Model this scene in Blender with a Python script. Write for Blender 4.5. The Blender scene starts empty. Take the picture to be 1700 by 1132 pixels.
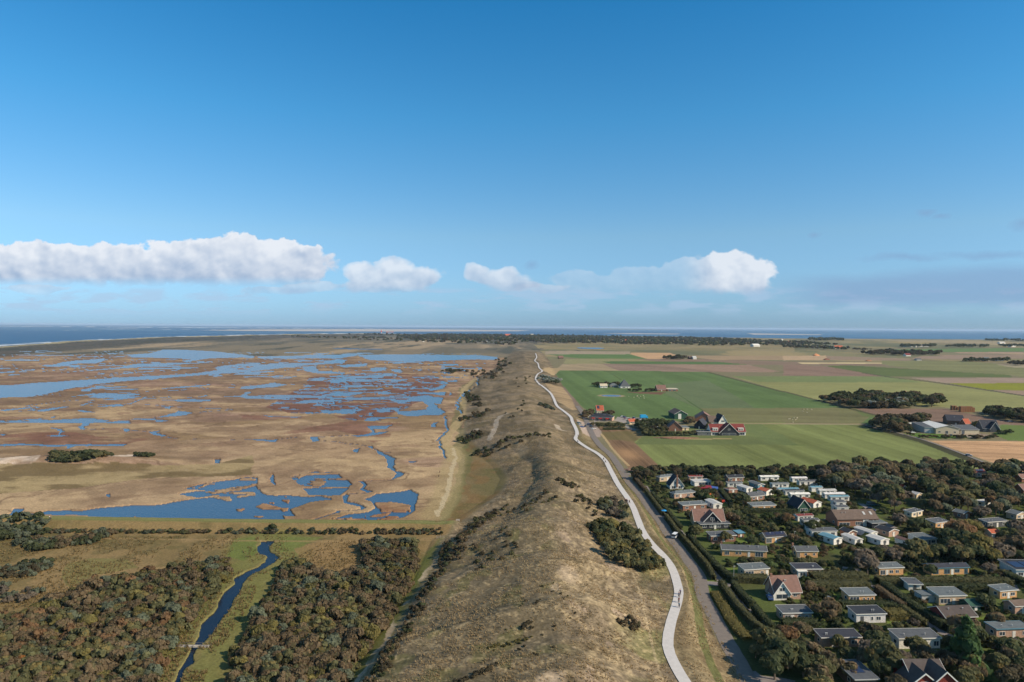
import bpy, bmesh, math, random
import numpy as np
from mathutils import Matrix, Vector
R = math.radians
random.seed(7)
S = bpy.context.scene
COL = bpy.data.collections.new("place"); S.collection.children.link(COL)

# ---------------------------------------------------------------- camera
CAM_H, FPX, HY, TILT = 90.0, 1133.3, 542.6, math.atan(0.00647)
PITCH = math.atan((566 - HY) / FPX)
cam = bpy.data.objects.new("camera", bpy.data.cameras.new("camera")); COL.objects.link(cam)
cam.data.lens = 24; cam.data.sensor_width = 36
cam.data.clip_start = 1; cam.data.clip_end = 600000
cp, sp_, ct, st_ = math.cos(PITCH), math.sin(PITCH), math.cos(TILT), math.sin(TILT)
R0, U0, F0 = Vector((1, 0, 0)), Vector((0, sp_, cp)), Vector((0, cp, -sp_))
CR = ct * R0 + st_ * U0; CU = -st_ * R0 + ct * U0
cam.matrix_world = Matrix(((CR.x, CU.x, -F0.x, 0), (CR.y, CU.y, -F0.y, 0), (CR.z, CU.z, -F0.z, CAM_H), (0, 0, 0, 1)))
S.camera = cam

# ---------------------------------------------------------------- light and sky
SUN_EL, SUN_BACK = R(33), R(22)          # sun high on the right, a little behind the viewer
sdir = Vector((math.cos(SUN_EL) * math.cos(SUN_BACK), -math.cos(SUN_EL) * math.sin(SUN_BACK), math.sin(SUN_EL)))
sun = bpy.data.objects.new("sun", bpy.data.lights.new("sun", 'SUN')); COL.objects.link(sun)
sun.data.energy = 4.2; sun.data.angle = R(0.5); sun.data.color = (1.0, 0.93, 0.80)
sun.rotation_euler = sdir.to_track_quat('Z', 'Y').to_euler()
W = bpy.data.worlds.new("World"); S.world = W; W.use_nodes = True
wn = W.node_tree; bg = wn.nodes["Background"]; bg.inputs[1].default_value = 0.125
sky = wn.nodes.new("ShaderNodeTexSky"); sky.sky_type = 'NISHITA'; sky.sun_disc = False
sky.sun_elevation = SUN_EL; sky.sun_rotation = math.atan2(sdir.x, sdir.y)
sky.altitude = 100; sky.air_density = 1.0; sky.dust_density = 0.4; sky.ozone_density = 3.0
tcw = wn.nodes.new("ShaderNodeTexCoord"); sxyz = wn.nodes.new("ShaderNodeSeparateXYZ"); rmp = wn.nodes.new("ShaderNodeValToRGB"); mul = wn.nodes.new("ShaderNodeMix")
mul.data_type = 'RGBA'; mul.blend_type = 'MULTIPLY'; mul.inputs[0].default_value = 1.0      # clear maritime air: deeper blue in view; zenith out of view brightened to fill shadows
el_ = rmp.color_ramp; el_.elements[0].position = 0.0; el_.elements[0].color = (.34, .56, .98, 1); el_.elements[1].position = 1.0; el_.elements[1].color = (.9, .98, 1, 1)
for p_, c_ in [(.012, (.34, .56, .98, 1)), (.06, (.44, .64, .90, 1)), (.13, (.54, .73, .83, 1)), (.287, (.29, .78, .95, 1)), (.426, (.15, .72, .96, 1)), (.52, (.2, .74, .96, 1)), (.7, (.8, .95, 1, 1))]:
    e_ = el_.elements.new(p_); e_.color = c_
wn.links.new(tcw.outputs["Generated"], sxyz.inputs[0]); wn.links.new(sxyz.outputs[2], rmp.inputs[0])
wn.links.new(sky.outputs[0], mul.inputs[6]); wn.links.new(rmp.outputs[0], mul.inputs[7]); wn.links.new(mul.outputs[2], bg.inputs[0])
S.view_settings.view_transform = 'Standard'; S.view_settings.look = 'None'
S.view_settings.exposure = 0.35; S.view_settings.gamma = 1.0
S.cycles.max_bounces = 6; S.cycles.diffuse_bounces = 3; S.cycles.transmission_bounces = 4; S.cycles.transparent_max_bounces = 8

# ---------------------------------------------------------------- pixel of the photograph -> point on a level
Z = dict(A=(0, 540, 4.048), B=(400, 540, 3.778), C=(0, 740, 4.048), D=(400, 740, 4.25), E=(0, 880, 4.25), F=(250, 880, 3.4),
         G=(640, 760, 3.042), H=(1020, 760, 4.92), I=(1360, 760, 4.92), J=(1020, 920, 5), K=(1360, 920, 5), L=(900, 560, 4.25),
         M=(1300, 540, 4.25), N=(700, 540, 4.25), S=(0, 0, 1), Q=(1040, 640, 8.5), T=(940, 660, 10.625))
def px(zone, p):
    ox, oy, s = Z[zone]; return (ox + p[0] / s, oy + p[1] / s)
def at_np(x, y, z=0.0):
    u = (x - 850) / FPX; v = (566 - y) / FPX
    dx = u * CR.x + v * CU.x + F0.x; dy = u * CR.y + v * CU.y + F0.y; dz = u * CR.z + v * CU.z + F0.z
    t = (z - CAM_H) / dz
    return t * dx, t * dy
def at(zone, p, z=0.0):
    x, y = px(zone, p); a, b = at_np(x, y, z); return Vector((a, b, z))
def to_px(X, Y, Zz=0.0):
    d = Vector((X, Y, Zz - CAM_H)); f = d.dot(F0)
    return 850 + FPX * d.dot(CR) / f, 566 - FPX * d.dot(CU) / f
def W2(zone, pts, z=0.0):
    a = np.array([px(zone, p) for p in pts], float); x, y = at_np(a[:, 0], a[:, 1], z); return np.stack([x, y], 1)

# ---------------------------------------------------------------- numpy noise
def _h(ix, iy, seed):
    h = (ix.astype(np.int64) * 374761393 + iy.astype(np.int64) * 668265263 + seed * 982451653) & 0xFFFFFFFF
    h = ((h ^ (h >> 13)) * 1274126177) & 0xFFFFFFFF
    h = (h ^ (h >> 16))
    return (h & 0xFFFFFF) / float(0xFFFFFF)
def vn(x, y, seed=0):
    ix = np.floor(x); iy = np.floor(y); fx = x - ix; fy = y - iy
    fx = fx * fx * (3 - 2 * fx); fy = fy * fy * (3 - 2 * fy)
    a = _h(ix, iy, seed); b = _h(ix + 1, iy, seed); c = _h(ix, iy + 1, seed); d = _h(ix + 1, iy + 1, seed)
    return (a + (b - a) * fx) * (1 - fy) + (c + (d - c) * fx) * fy
def fbm(x, y, o=4, seed=0, g=0.5):
    s = 0; a = 1; t = 0
    for i in range(o):
        s = s + a * vn(x * 2 ** i + 17.3 * i, y * 2 ** i - 9.1 * i, seed + i * 7); t += a; a *= g
    return s / t
def sstep(a, b, x):
    t = np.clip((x - a) / (b - a), 0, 1); return t * t * (3 - 2 * t)
def inpoly(P, X, Y):
    P = np.asarray(P); res = np.zeros(X.shape, bool)
    m = (X > P[:, 0].min()) & (X < P[:, 0].max()) & (Y > P[:, 1].min()) & (Y < P[:, 1].max())
    if not m.any(): return res
    x = X[m]; y = Y[m]; r = np.zeros(x.shape, bool); n = len(P)
    for i in range(n):
        x1, y1 = P[i]; x2, y2 = P[(i + 1) % n]
        if y1 == y2: continue
        r ^= ((y1 > y) != (y2 > y)) & (x < (x2 - x1) * (y - y1) / (y2 - y1) + x1)
    res[m] = r; return res
def dline(P, X, Y):
    d = np.full(X.shape, 1e9)
    for (x1, y1), (x2, y2) in zip(P[:-1], P[1:]):
        L = (x2 - x1) ** 2 + (y2 - y1) ** 2 + 1e-9
        t = np.clip(((X - x1) * (x2 - x1) + (Y - y1) * (y2 - y1)) / L, 0, 1)
        d = np.minimum(d, np.hypot(X - x1 - t * (x2 - x1), Y - y1 - t * (y2 - y1)))
    return d

# ---------------------------------------------------------------- colours: photographed colour of a sunlit level surface -> base colour
KL = (.93, 1.06, 1.28)
def lin(c): return tuple((v / 255 / 12.92) if v <= 10 else ((v / 255 + 0.055) / 1.055) ** 2.4 for v in c)
def alb(c):
    l = lin(c); return tuple(min(0.9, l[i] / KL[i]) for i in range(3))
MATS = {}
def mat(name, rgb=(128, 128, 128), rough=0.8, noise=0.15, scale=2.0, metal=0.0, spec=0.3, objvar=0.0, attr=False, bump=0.0):
    if name in MATS: return MATS[name]
    m = bpy.data.materials.new(name); m.use_nodes = True; nt = m.node_tree; b = nt.nodes["Principled BSDF"]
    b.inputs["Roughness"].default_value = rough; b.inputs["Metallic"].default_value = metal
    b.inputs["Specular IOR Level"].default_value = spec
    if attr:
        a = nt.nodes.new("ShaderNodeAttribute"); a.attribute_name = "Col"; src = a.outputs["Color"]
    else:
        a = nt.nodes.new("ShaderNodeRGB"); a.outputs[0].default_value = (*alb(rgb), 1); src = a.outputs[0]
    tc = nt.nodes.new("ShaderNodeTexCoord"); n = nt.nodes.new("ShaderNodeTexNoise")
    n.inputs["Scale"].default_value = scale; n.inputs["Detail"].default_value = 4
    nt.links.new(tc.outputs["Object"], n.inputs["Vector"])
    mr = nt.nodes.new("ShaderNodeMapRange"); mr.inputs[1].default_value = 0.3; mr.inputs[2].default_value = 0.7
    mr.inputs[3].default_value = 1 - noise; mr.inputs[4].default_value = 1 + noise
    nt.links.new(n.outputs[0], mr.inputs[0])
    hs = nt.nodes.new("ShaderNodeHueSaturation"); nt.links.new(src, hs.inputs["Color"])
    if objvar:
        oi = nt.nodes.new("ShaderNodeObjectInfo"); m2 = nt.nodes.new("ShaderNodeMapRange")
        m2.inputs[3].default_value = 1 - objvar; m2.inputs[4].default_value = 1 + objvar
        nt.links.new(oi.outputs["Random"], m2.inputs[0])
        mu = nt.nodes.new("ShaderNodeMath"); mu.operation = 'MULTIPLY'
        nt.links.new(m2.outputs[0], mu.inputs[0]); nt.links.new(mr.outputs[0], mu.inputs[1]); nt.links.new(mu.outputs[0], hs.inputs["Value"])
    else: nt.links.new(mr.outputs[0], hs.inputs["Value"])
    nt.links.new(hs.outputs[0], b.inputs["Base Color"])
    if bump:
        bp = nt.nodes.new("ShaderNodeBump"); bp.inputs["Strength"].default_value = bump; bp.inputs["Distance"].default_value = 0.3
        nt.links.new(n.outputs[0], bp.inputs["Height"]); nt.links.new(bp.outputs[0], b.inputs["Normal"])
    MATS[name] = m; return m

def leafy(m, k):
    """let light through thin leaves: part diffuse, part translucent"""
    nt = m.node_tree; b = nt.nodes["Principled BSDF"]; o = nt.nodes["Material Output"]; t = nt.nodes.new("ShaderNodeBsdfTranslucent"); mx = nt.nodes.new("ShaderNodeMixShader"); mx.inputs[0].default_value = k
    nt.links.new(b.inputs["Base Color"].links[0].from_socket, t.inputs[0]); nt.links.new(b.outputs[0], mx.inputs[1]); nt.links.new(t.outputs[0], mx.inputs[2]); nt.links.new(mx.outputs[0], o.inputs[0]); return m

# ---------------------------------------------------------------- object helpers
def tag(o, label=None, cat=None, group=None, kind=None):
    if label: o["label"] = label
    if cat: o["category"] = cat
    if group: o["group"] = group
    if kind: o["kind"] = kind
    return o
def empty(name, loc, rz=0):
    o = bpy.data.objects.new(name, None); COL.objects.link(o); o.location = loc; o.rotation_euler = (0, 0, rz); o.empty_display_size = 0.5
    return o
def np_mesh(name, V, F, m, col=None, parent=None, smooth=False):
    """V (n,3); F (k,4) or (k,3) index array; col (n,3) per vertex"""
    me = bpy.data.meshes.new(name); V = np.asarray(V, np.float32); F = np.asarray(F, np.int32)
    me.vertices.add(len(V)); me.vertices.foreach_set("co", V.ravel())
    k = F.shape[1]; me.loops.add(F.size); me.loops.foreach_set("vertex_index", F.ravel())
    me.polygons.add(len(F)); me.polygons.foreach_set("loop_start", np.arange(len(F), dtype=np.int32) * k)
    if smooth: me.polygons.foreach_set("use_smooth", np.ones(len(F), bool))
    if col is not None:
        a = me.color_attributes.new("Col", 'FLOAT_COLOR', 'POINT')
        c = np.ones((len(V), 4), np.float32); c[:, :3] = col; a.data.foreach_set("color", c.ravel())
    me.update(calc_edges=True); me.materials.append(m)
    o = bpy.data.objects.new(name, me); COL.objects.link(o)
    if parent: o.parent = parent
    return o
class MB:
    def __init__(s): s.v = []; s.f = []
    def add(s, vs, fs):
        n = len(s.v); s.v += [tuple(v) for v in vs]; s.f += [tuple(n + i for i in f) for f in fs]; return s
    def box(s, x0, x1, y0, y1, z0, z1):
        return s.add([(x0, y0, z0), (x1, y0, z0), (x1, y1, z0), (x0, y1, z0), (x0, y0, z1), (x1, y0, z1), (x1, y1, z1), (x0, y1, z1)],
                     [(0, 3, 2, 1), (4, 5, 6, 7), (0, 1, 5, 4), (1, 2, 6, 5), (2, 3, 7, 6), (3, 0, 4, 7)])
    def prism(s, pts, a, b, axis='y'):
        n = len(pts)
        if axis == 'y': vs = [(p[0], a, p[1]) for p in pts] + [(p[0], b, p[1]) for p in pts]
        elif axis == 'x': vs = [(a, p[0], p[1]) for p in pts] + [(b, p[0], p[1]) for p in pts]
        else: vs = [(p[0], p[1], a) for p in pts] + [(p[0], p[1], b) for p in pts]
        return s.add(vs, [tuple(range(n)), tuple(range(2 * n - 1, n - 1, -1))] + [(i, n + i, n + (i + 1) % n, (i + 1) % n) for i in range(n)])
    def tube(s, p, q, r, r2=None, n=8):
        p = Vector(p); q = Vector(q); r2 = r if r2 is None else r2; d = (q - p).normalized()
        a = d.orthogonal().normalized(); b = d.cross(a)
        vs = [p + r * (math.cos(t) * a + math.sin(t) * b) for t in [2 * math.pi * i / n for i in range(n)]]
        vs += [q + r2 * (math.cos(t) * a + math.sin(t) * b) for t in [2 * math.pi * i / n for i in range(n)]]
        return s.add(vs, [(i, (i + 1) % n, n + (i + 1) % n, n + i) for i in range(n)] + [tuple(range(n - 1, -1, -1)), tuple(range(n, 2 * n))])
    def build(s, name, m, parent=None, bevel=0.0, smooth=False):
        me = bpy.data.meshes.new(name); me.from_pydata(s.v, [], s.f)
        bm = bmesh.new(); bm.from_mesh(me); bmesh.ops.recalc_face_normals(bm, faces=bm.faces)
        if bevel: bmesh.ops.bevel(bm, geom=list(bm.edges), offset=bevel, segments=1, affect='EDGES', clamp_overlap=True)
        bm.to_mesh(me); bm.free()
        if smooth: me.polygons.foreach_set("use_smooth", np.ones(len(me.polygons), bool))
        me.materials.append(m); o = bpy.data.objects.new(name, me); COL.objects.link(o)
        if parent: o.parent = parent
        return o
def kids(o): return [c for c in COL.objects if c.parent == o]
CH = {}
def copy_tree(o, parent=None):
    c = o.copy(); COL.objects.link(c); c.parent = parent
    if o not in CH: CH[o] = [k for k in bpy.data.objects if k.parent == o]
    for k in list(CH[o]): copy_tree(k, c)
    return c
# ================================================================ TERRAIN
# guide lines along the dune ridge: (px, py, z)
def guide(pts):
    a = np.array(pts, float); X, Y = at_np(a[:, 0], a[:, 1], a[:, 2]); o = np.argsort(Y)
    return X[o], Y[o], a[:, 2][o]
def J_(zone, pts, z): return [(*px(zone, p), z) for p in pts]
G_LF = guide([(560, 1200, .5), (590, 1150, .5), (635, 1080, .5), (682, 1003, .5), (709, 956, .5), (732, 898, .5), (755, 878, .5), (778, 858, .5), (811, 835, .5),
              (832, 819, .5), (842, 795, .5), (826, 772, .5), (796, 748, .5), (770, 725, .5), (772, 700, .5), (776, 650, .5), (790, 630, .5), (825, 610, .5), (840, 595, .5), (850, 583, .5)])
G_SH = guide([(600, 1200, 5.5), (655, 1102, 5.5), (703, 1040, 5.5), (735, 990, 5.5), (779, 925, 5.5), (806, 890, 5.5), (860, 835, 5), (886, 800, 5), (882, 770, 5),
              (850, 745, 5), (826, 725, 5), (815, 690, 5), (815, 650, 5), (830, 620, 6), (850, 597, 6), (862, 585, 6)])
G_CR = guide([(940, 1200, 11), (935, 1132, 11), (928, 1050, 11.5), (922, 1000, 11.5), (908, 930, 11), (905, 880, 11), (922, 815, 10.5), (917, 760, 10), (900, 720, 9.5),
              (882, 690, 9), (872, 660, 9), (868, 630, 9.5), (870, 600, 10), (873, 586, 9)])
PATH_PX = [(1180, 1190, 4), (1137, 1132, 4), (1112, 1085, 4), (1109, 1060, 4), (1115, 1030, 4), (1123, 1005, 4), (1127, 985, 4), (1124, 968, 4), (1115.5, 943, 4), (1101, 922.6, 4),
           (1081, 902, 4), (1067, 882, 4), (1058.6, 861.6, 4), (1050.5, 841, 4), (1042, 827, 4), (1032, 813, 4), (1024, 800.6, 3.7), (1013, 780, 3.5), (1004.7, 764.7, 3.3), (991.8, 753, 3),
           (975, 743.5, 3), (961, 734, 3), (955.5, 728, 3), (958, 721, 3), (956.5, 713, 3), (950.6, 701, 3), (947, 692, 3), (935, 682, 3), (924.7, 674, 3), (918.8, 661, 3.4),
           (913, 651.8, 4), (900, 641, 4.5), (895, 637.6, 5), (889.4, 629, 5.5), (893, 621, 6), (900, 616.5, 6), (895, 610.6, 6.5), (893, 603.5, 7), (888, 599, 7), (891, 593, 7.5), (889, 587, 8)]
G_PA = guide(PATH_PX)
RD = [px('H', p) for p in [(0, 10), (30, 60), (120, 200), (210, 300), (290, 410), (380, 520), (440, 620), (520, 720), (620, 860), (690, 960)]] + \
     [px('J', p) for p in [(740, 350), (830, 520), (910, 680), (990, 820), (1060, 940), (1120, 1060)]] + [(1275, 1190)]
ROAD_PX = [px('T', p) for p in [(190, 150), (260, 240), (310, 330), (360, 420), (420, 560), (500, 720), (620, 870), (780, 1010)]] + RD[1:]
G_RD = guide([(x + 2, y, 0) for x, y in ROAD_PX] + [(962, 660, 0), (940, 640, 0), (925, 616, 0), (915, 600, 0), (905, 588, 0)])
DIKE = W2('S', [(-260, 868), (0, 870), (200, 873), (400, 876), (600, 878), (700, 878), (748, 880)])
SAND_HILL = at('C', (560, 120))
def gi(g, Y): return np.interp(Y, g[1], g[0]), np.interp(Y, g[1], g[2])
COAST = W2('S', [(-700, 600), (-300, 585), (0, 575), (100, 569), (200, 563.5), (300, 559.5), (400, 557), (500, 555), (600, 553.8), (750, 554.5), (850, 556), (1000, 557.5), (1100, 558), (1300, 561.5), (1500, 562.5), (1700, 563.5), (2100, 566)])
def coast_Y(X):
    o = np.argsort(COAST[:, 0] / COAST[:, 1]); return o
_cr = COAST[:, 0] / COAST[:, 1]; _co = np.argsort(_cr)
def coast_frac(X, Y):                       # >1 beyond the shore
    return Y / np.interp(X / Y, _cr[_co], COAST[_co, 1])
def ridge(X, Y):
    xs = [gi(g, Y) for g in (G_LF, G_SH, G_CR)]
    px_, pz = gi(G_PA, Y); rx, _ = gi(G_RD, Y)
    rx = np.maximum(rx, px_ + 7)
    K = [(xs[0][0] - 4, 0.3 + 0 * Y), (xs[1][0], xs[1][1]), (xs[2][0], xs[2][1]), (px_ - 3.6, pz), (px_ + 3.2, pz), (rx - 3.5, 0 * Y)]
    h = np.where(X < K[0][0], 0.3, 0.0)
    for i in range(5):
        (x0, z0), (x1, z1) = K[i], K[i + 1]
        t = np.clip((X - x0) / np.maximum(x1 - x0, 0.1), 0, 1); s = t * t * (3 - 2 * t)
        if i == 0: s = 0.6 * s + 0.4 * t ** 0.6
        elif i == 1: s = np.sin(t * math.pi / 2)
        elif i == 2: s = 0.5 * s + 0.5 * t ** 1.3
        m = (X >= x0) & (X < x1); h = np.where(m, z0 + (z1 - z0) * s, h)
    mask = sstep(0, 1, np.clip((X - K[0][0]) / 14, 0, 1)) * sstep(0, 1, np.clip((px_ - 5 - X) / 24, 0, 1))
    return h, mask
YEND = at('S', (870, 581), 8).y
FPOND = at('L', (342, 78))
def height(X, Y):
    h, m = ridge(X, Y); far = sstep(YEND * 0.85, YEND * 1.15, Y)
    n1 = fbm(X / 46 + 3, Y / 27, 3, 11) - .5; n2 = fbm(X / 13, Y / 10, 3, 12) - .5; n3 = vn(X / 3.1, Y / 3.1, 5) - .5
    wv = np.abs(((Y + 14 * (fbm(X / 50, Y / 50, 2, 61) - .5) * 2 - X * .25) / 38) % 1 - .5) * 2   # cross ridges
    h = h + m * (5.0 * n1 + 1.8 * n2 + 0.3 * n3 + 1.6 * (wv ** 2 - .4))
    u = to_u(X, Y)
    dunes = sstep(1080, 960, u) * (1 - 0)                       # far dune land
    hill = (fbm(X / 160, Y / 160, 4, 31) ** 1.5) * 10 * dunes * (1 - np.exp(-((X - FPOND.x) / 160) ** 2 - ((Y - FPOND.y) / 420) ** 2))
    h = h * (1 - far) + (0.3 + hill * sstep(YEND, YEND * 1.35, Y)) * far
    cf = coast_frac(X, Y)
    cd = np.exp(-((cf - .955) / .018) ** 2) * sstep(650, 450, u) * (1.5 + 2 * fbm(X / 90, Y / 90, 3, 41))
    h = h + cd
    lh = LH; d = np.hypot(X - lh.x, (Y - lh.y)); h = h + 9 * np.exp(-(d / 220) ** 2)
    d = dline(DIKE, X, Y); lf = gi(G_LF, Y)[0]
    h = h + 3.0 * sstep(9, 2.2, d) * sstep(lf + 10, lf - 4, X)
    d = np.hypot((X - SAND_HILL.x) / 60, (Y - SAND_HILL.y) / 16); h = h + 5 * np.exp(-d * d) * (.6 + .8 * fbm(X / 12, Y / 12, 2, 51))
    sm = sstep(lf - 2, lf - 12, X) * (1 - far)
    h = h + sm * .5 * (fbm(X / 9, Y / 9, 3, 71) - .5) * sstep(330, 290, Y)
    h = np.where(cf > .992, -3.0 * sstep(.992, 1.01, cf) + h * sstep(1.01, .992, cf), h)
    return h
def to_u(X, Y): return 850 + FPX * X / Y
LH = at('S', (633, 551.5), 6)

# ---- water bodies of the marsh, as outlines on the ground
WAT = []
def wat(z, *ps):
    for p in ps: WAT.append(W2(z, p))
wat('A', [(0, 400), (60, 403), (200, 390), (420, 375), (740, 355), (1000, 340), (1200, 330), (1350, 318), (1460, 300), (1450, 280), (1520, 268), (1700, 262), (1700, 312), (1400, 330), (1000, 362), (750, 382), (600, 400), (400, 440), (300, 465), (0, 487), (-300, 500), (-300, 410)],
    [(840, 198), (1000, 188), (1100, 163), (1250, 165), (1450, 175), (1700, 205), (1640, 215), (1400, 222), (1260, 245), (1220, 240), (1300, 224), (900, 215)],
    [(500, 238), (640, 228), (700, 222), (720, 232), (640, 255), (520, 255), (400, 275), (310, 275), (400, 252)],
    [(900, 262), (1200, 250), (1420, 250), (1200, 262), (800, 290), (400, 318), (800, 283)], [(550, 430), (640, 415), (600, 445), (550, 442)],
    [(1060, 428), (1200, 412), (1390, 400), (1370, 408), (1240, 420)], [(640, 547), (780, 530), (850, 540), (760, 548)], [(0, 567), (220, 546), (230, 553), (30, 576)],
    [(250, 577), (300, 562), (440, 544), (462, 549), (300, 577)], [(530, 571), (580, 568), (650, 582), (560, 585)], [(330, 618), (390, 606), (370, 621)], [(40, 640), (280, 627), (260, 635), (60, 646)],
    [(536, 680), (556, 660), (580, 640), (660, 642), (655, 655), (605, 656), (582, 670), (588, 697), (545, 695)], [(825, 692), (872, 703), (840, 713)],
    [(1000, 712), (1080, 706), (1040, 724), (1112, 745), (1080, 751), (1000, 730)], [(1020, 622), (1130, 600), (1190, 578), (1280, 590), (1240, 605), (1120, 616)],
    [(-200, 800), (300, 799), (700, 799), (850, 797), (840, 809), (500, 811), (470, 824), (440, 811), (-200, 809)], [(1100, 543), (1150, 546), (1130, 563), (1100, 556)],
    [(330, 688), (380, 690), (418, 715), (385, 738), (480, 743), (380, 752), (270, 747), (376, 740), (390, 716)], [(1330, 481), (1390, 466), (1360, 481)],
    [(1620, 477), (1640, 452), (1672, 446), (1652, 468), (1684, 482)], [(0, 284), (120, 287), (0, 291)], [(0, 722), (60, 732), (40, 738), (0, 730)], [(355, 828), (385, 830), (370, 840)])
wat('B', [(0, 262), (100, 250), (250, 238), (500, 235), (600, 211), (665, 218), (640, 236), (400, 250), (0, 296)], [(390, 262), (470, 251), (480, 285), (640, 295), (650, 304), (480, 301), (400, 287)],
    [(730, 186), (900, 182), (1200, 185), (1500, 187), (1612, 200), (1600, 216), (1450, 213), (1200, 223), (1050, 229), (800, 216)], [(0, 183), (90, 192), (80, 207), (0, 200)],
    [(100, 196), (720, 181), (730, 190), (600, 208), (450, 205), (120, 209)], [(600, 250), (800, 239), (780, 255), (650, 263)], [(810, 265), (920, 264), (900, 283), (820, 290)],
    [(940, 278), (1000, 274), (1010, 299), (960, 291)], [(1250, 245), (1360, 242), (1370, 251), (1270, 253)], [(540, 140), (880, 146), (900, 152), (600, 149)],
    [(965, 535), (1010, 540), (1150, 525), (1180, 510), (1140, 480), (1180, 463), (1240, 515), (1285, 545), (1260, 562), (1100, 569), (980, 560)],
    [(1180, 405), (1280, 368), (1292, 375), (1260, 396), (1190, 411)], [(0, 385), (120, 374), (220, 357), (295, 372), (200, 389), (0, 399)], [(0, 440), (20, 420), (55, 416), (40, 435), (10, 452)],
    [(780, 629), (900, 632), (958, 623), (900, 647), (838, 646), (836, 672), (930, 668), (870, 686), (730, 698), (680, 692), (780, 681), (826, 668), (826, 645)],
    [(440, 699), (500, 701), (480, 724), (443, 727)], [(60, 711), (230, 713), (222, 726), (80, 721)], [(700, 780), (730, 774), (726, 796), (702, 793)], [(795, 756), (832, 754), (825, 768), (795, 767)],
    [(1190, 640), (1210, 610), (1232, 606), (1226, 640)], [(1300, 438), (1308, 420), (1314, 420), (1308, 440)], [(1040, 852), (1100, 853), (1070, 863)], [(130, 560), (250, 567), (380, 574), (360, 581), (170, 569)])
wat('D', [(950, 40), (1000, 46), (1052, 70), (1078, 100), (1073, 150), (1083, 183), (1140, 195), (1130, 217), (1060, 242), (1086, 215), (1083, 192), (1028, 155), (1022, 100), (1000, 67)],
    [(828, 245), (857, 242), (898, 270), (872, 290), (934, 315), (890, 322), (848, 300), (873, 275)], [(722, 345), (760, 343), (757, 388), (852, 413), (882, 440), (850, 457), (843, 432), (738, 402)],
    [(670, 461), (702, 457), (690, 481), (672, 479)], [(1170, 108), (1230, 112), (1200, 120)],
    [(880, 375), (960, 335), (1100, 325), (1200, 308), (1245, 340), (1242, 400), (1232, 460), (1150, 512), (1000, 547), (900, 562), (700, 570), (590, 562), (600, 530), (680, 510), (760, 490), (900, 470), (950, 440), (930, 400)],
    [(-60, 290), (80, 300), (180, 345), (240, 355), (300, 350), (480, 362), (560, 350), (640, 368), (640, 387), (480, 402), (430, 420), (340, 450), (400, 490), (300, 490), (350, 540), (280, 552), (-60, 547)],
    [(540, 188), (640, 183), (700, 195), (780, 270), (700, 332), (560, 347), (480, 342), (460, 300), (380, 240), (500, 200)], [(208, 196), (240, 230), (245, 278), (215, 250)])
wat('C', [(200, 455), (260, 450), (320, 435), (540, 440), (700, 415), (900, 395), (1080, 390), (1200, 370), (1300, 355), (1450, 340), (1500, 350), (1530, 370), (1600, 360), (1720, 325), (1720, 522), (1100, 517), (980, 492), (900, 472), (890, 492), (600, 490), (540, 472), (200, 462)],
    [(1360, 285), (1450, 240), (1640, 223), (1640, 250), (1500, 290), (1370, 291)], [(1420, 325), (1720, 270), (1720, 332), (1640, 342)], [(45, 470), (100, 423), (180, 423), (120, 457), (60, 476)],
    [(700, 325), (727, 320), (727, 346), (705, 341)], [(1446, 121), (1458, 84), (1493, 84), (1480, 119)])
STREAM = W2('F', [(620, 62), (600, 110), (615, 135), (655, 150), (650, 175), (600, 210), (490, 262), (450, 320), (390, 400), (350, 470), (290, 530), (265, 580), (255, 630), (245, 655), (235, 680), (210, 730), (160, 790), (135, 857), (90, 960),
                  (130, 960), (165, 857), (190, 800), (240, 740), (265, 675), (300, 640), (330, 600), (370, 545), (400, 500), (450, 440), (480, 380), (520, 310), (570, 255), (640, 215), (700, 180), (725, 155), (700, 130), (670, 120), (662, 92), (700, 62)])
ISLE = [W2(z, p) for z, p in [('D', [(600, 550), (610, 525), (760, 512), (820, 480), (870, 490), (865, 515), (942, 540), (860, 556), (740, 552), (660, 522)]), ('D', [(840, 510), (1000, 480), (1060, 470), (1160, 500), (1060, 537), (900, 517)]),
        ('D', [(940, 405), (1060, 395), (1210, 415), (1200, 470), (1060, 465), (990, 470)]), ('D', [(100, 425), (160, 400), (330, 440), (330, 460), (210, 465)]), ('D', [(280, 380), (300, 360), (345, 375), (335, 402)]), ('D', [(190, 400), (245, 390), (240, 402)]),
        ('D', [(-35, 445), (20, 440), (60, 480), (170, 490), (150, 510), (90, 505), (0, 470)]), ('C', [(1050, 425), (1100, 416), (1170, 422), (1160, 431)]), ('C', [(890, 465), (980, 462), (960, 485), (910, 485)]),
        ('A', [(400, 440), (540, 420), (650, 402), (640, 414), (550, 428), (545, 444)]), ('A', [(1540, 275), (1700, 272), (1700, 290), (1600, 294)]), ('B', [(0, 268), (40, 268), (60, 275), (0, 280)])]]
BRAID = W2('B', [(420, 330), (700, 305), (900, 300), (1200, 315), (1300, 365), (1200, 425), (1130, 480), (960, 545), (900, 585), (680, 595), (500, 550), (300, 550), (150, 515), (300, 430), (420, 370)])
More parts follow.
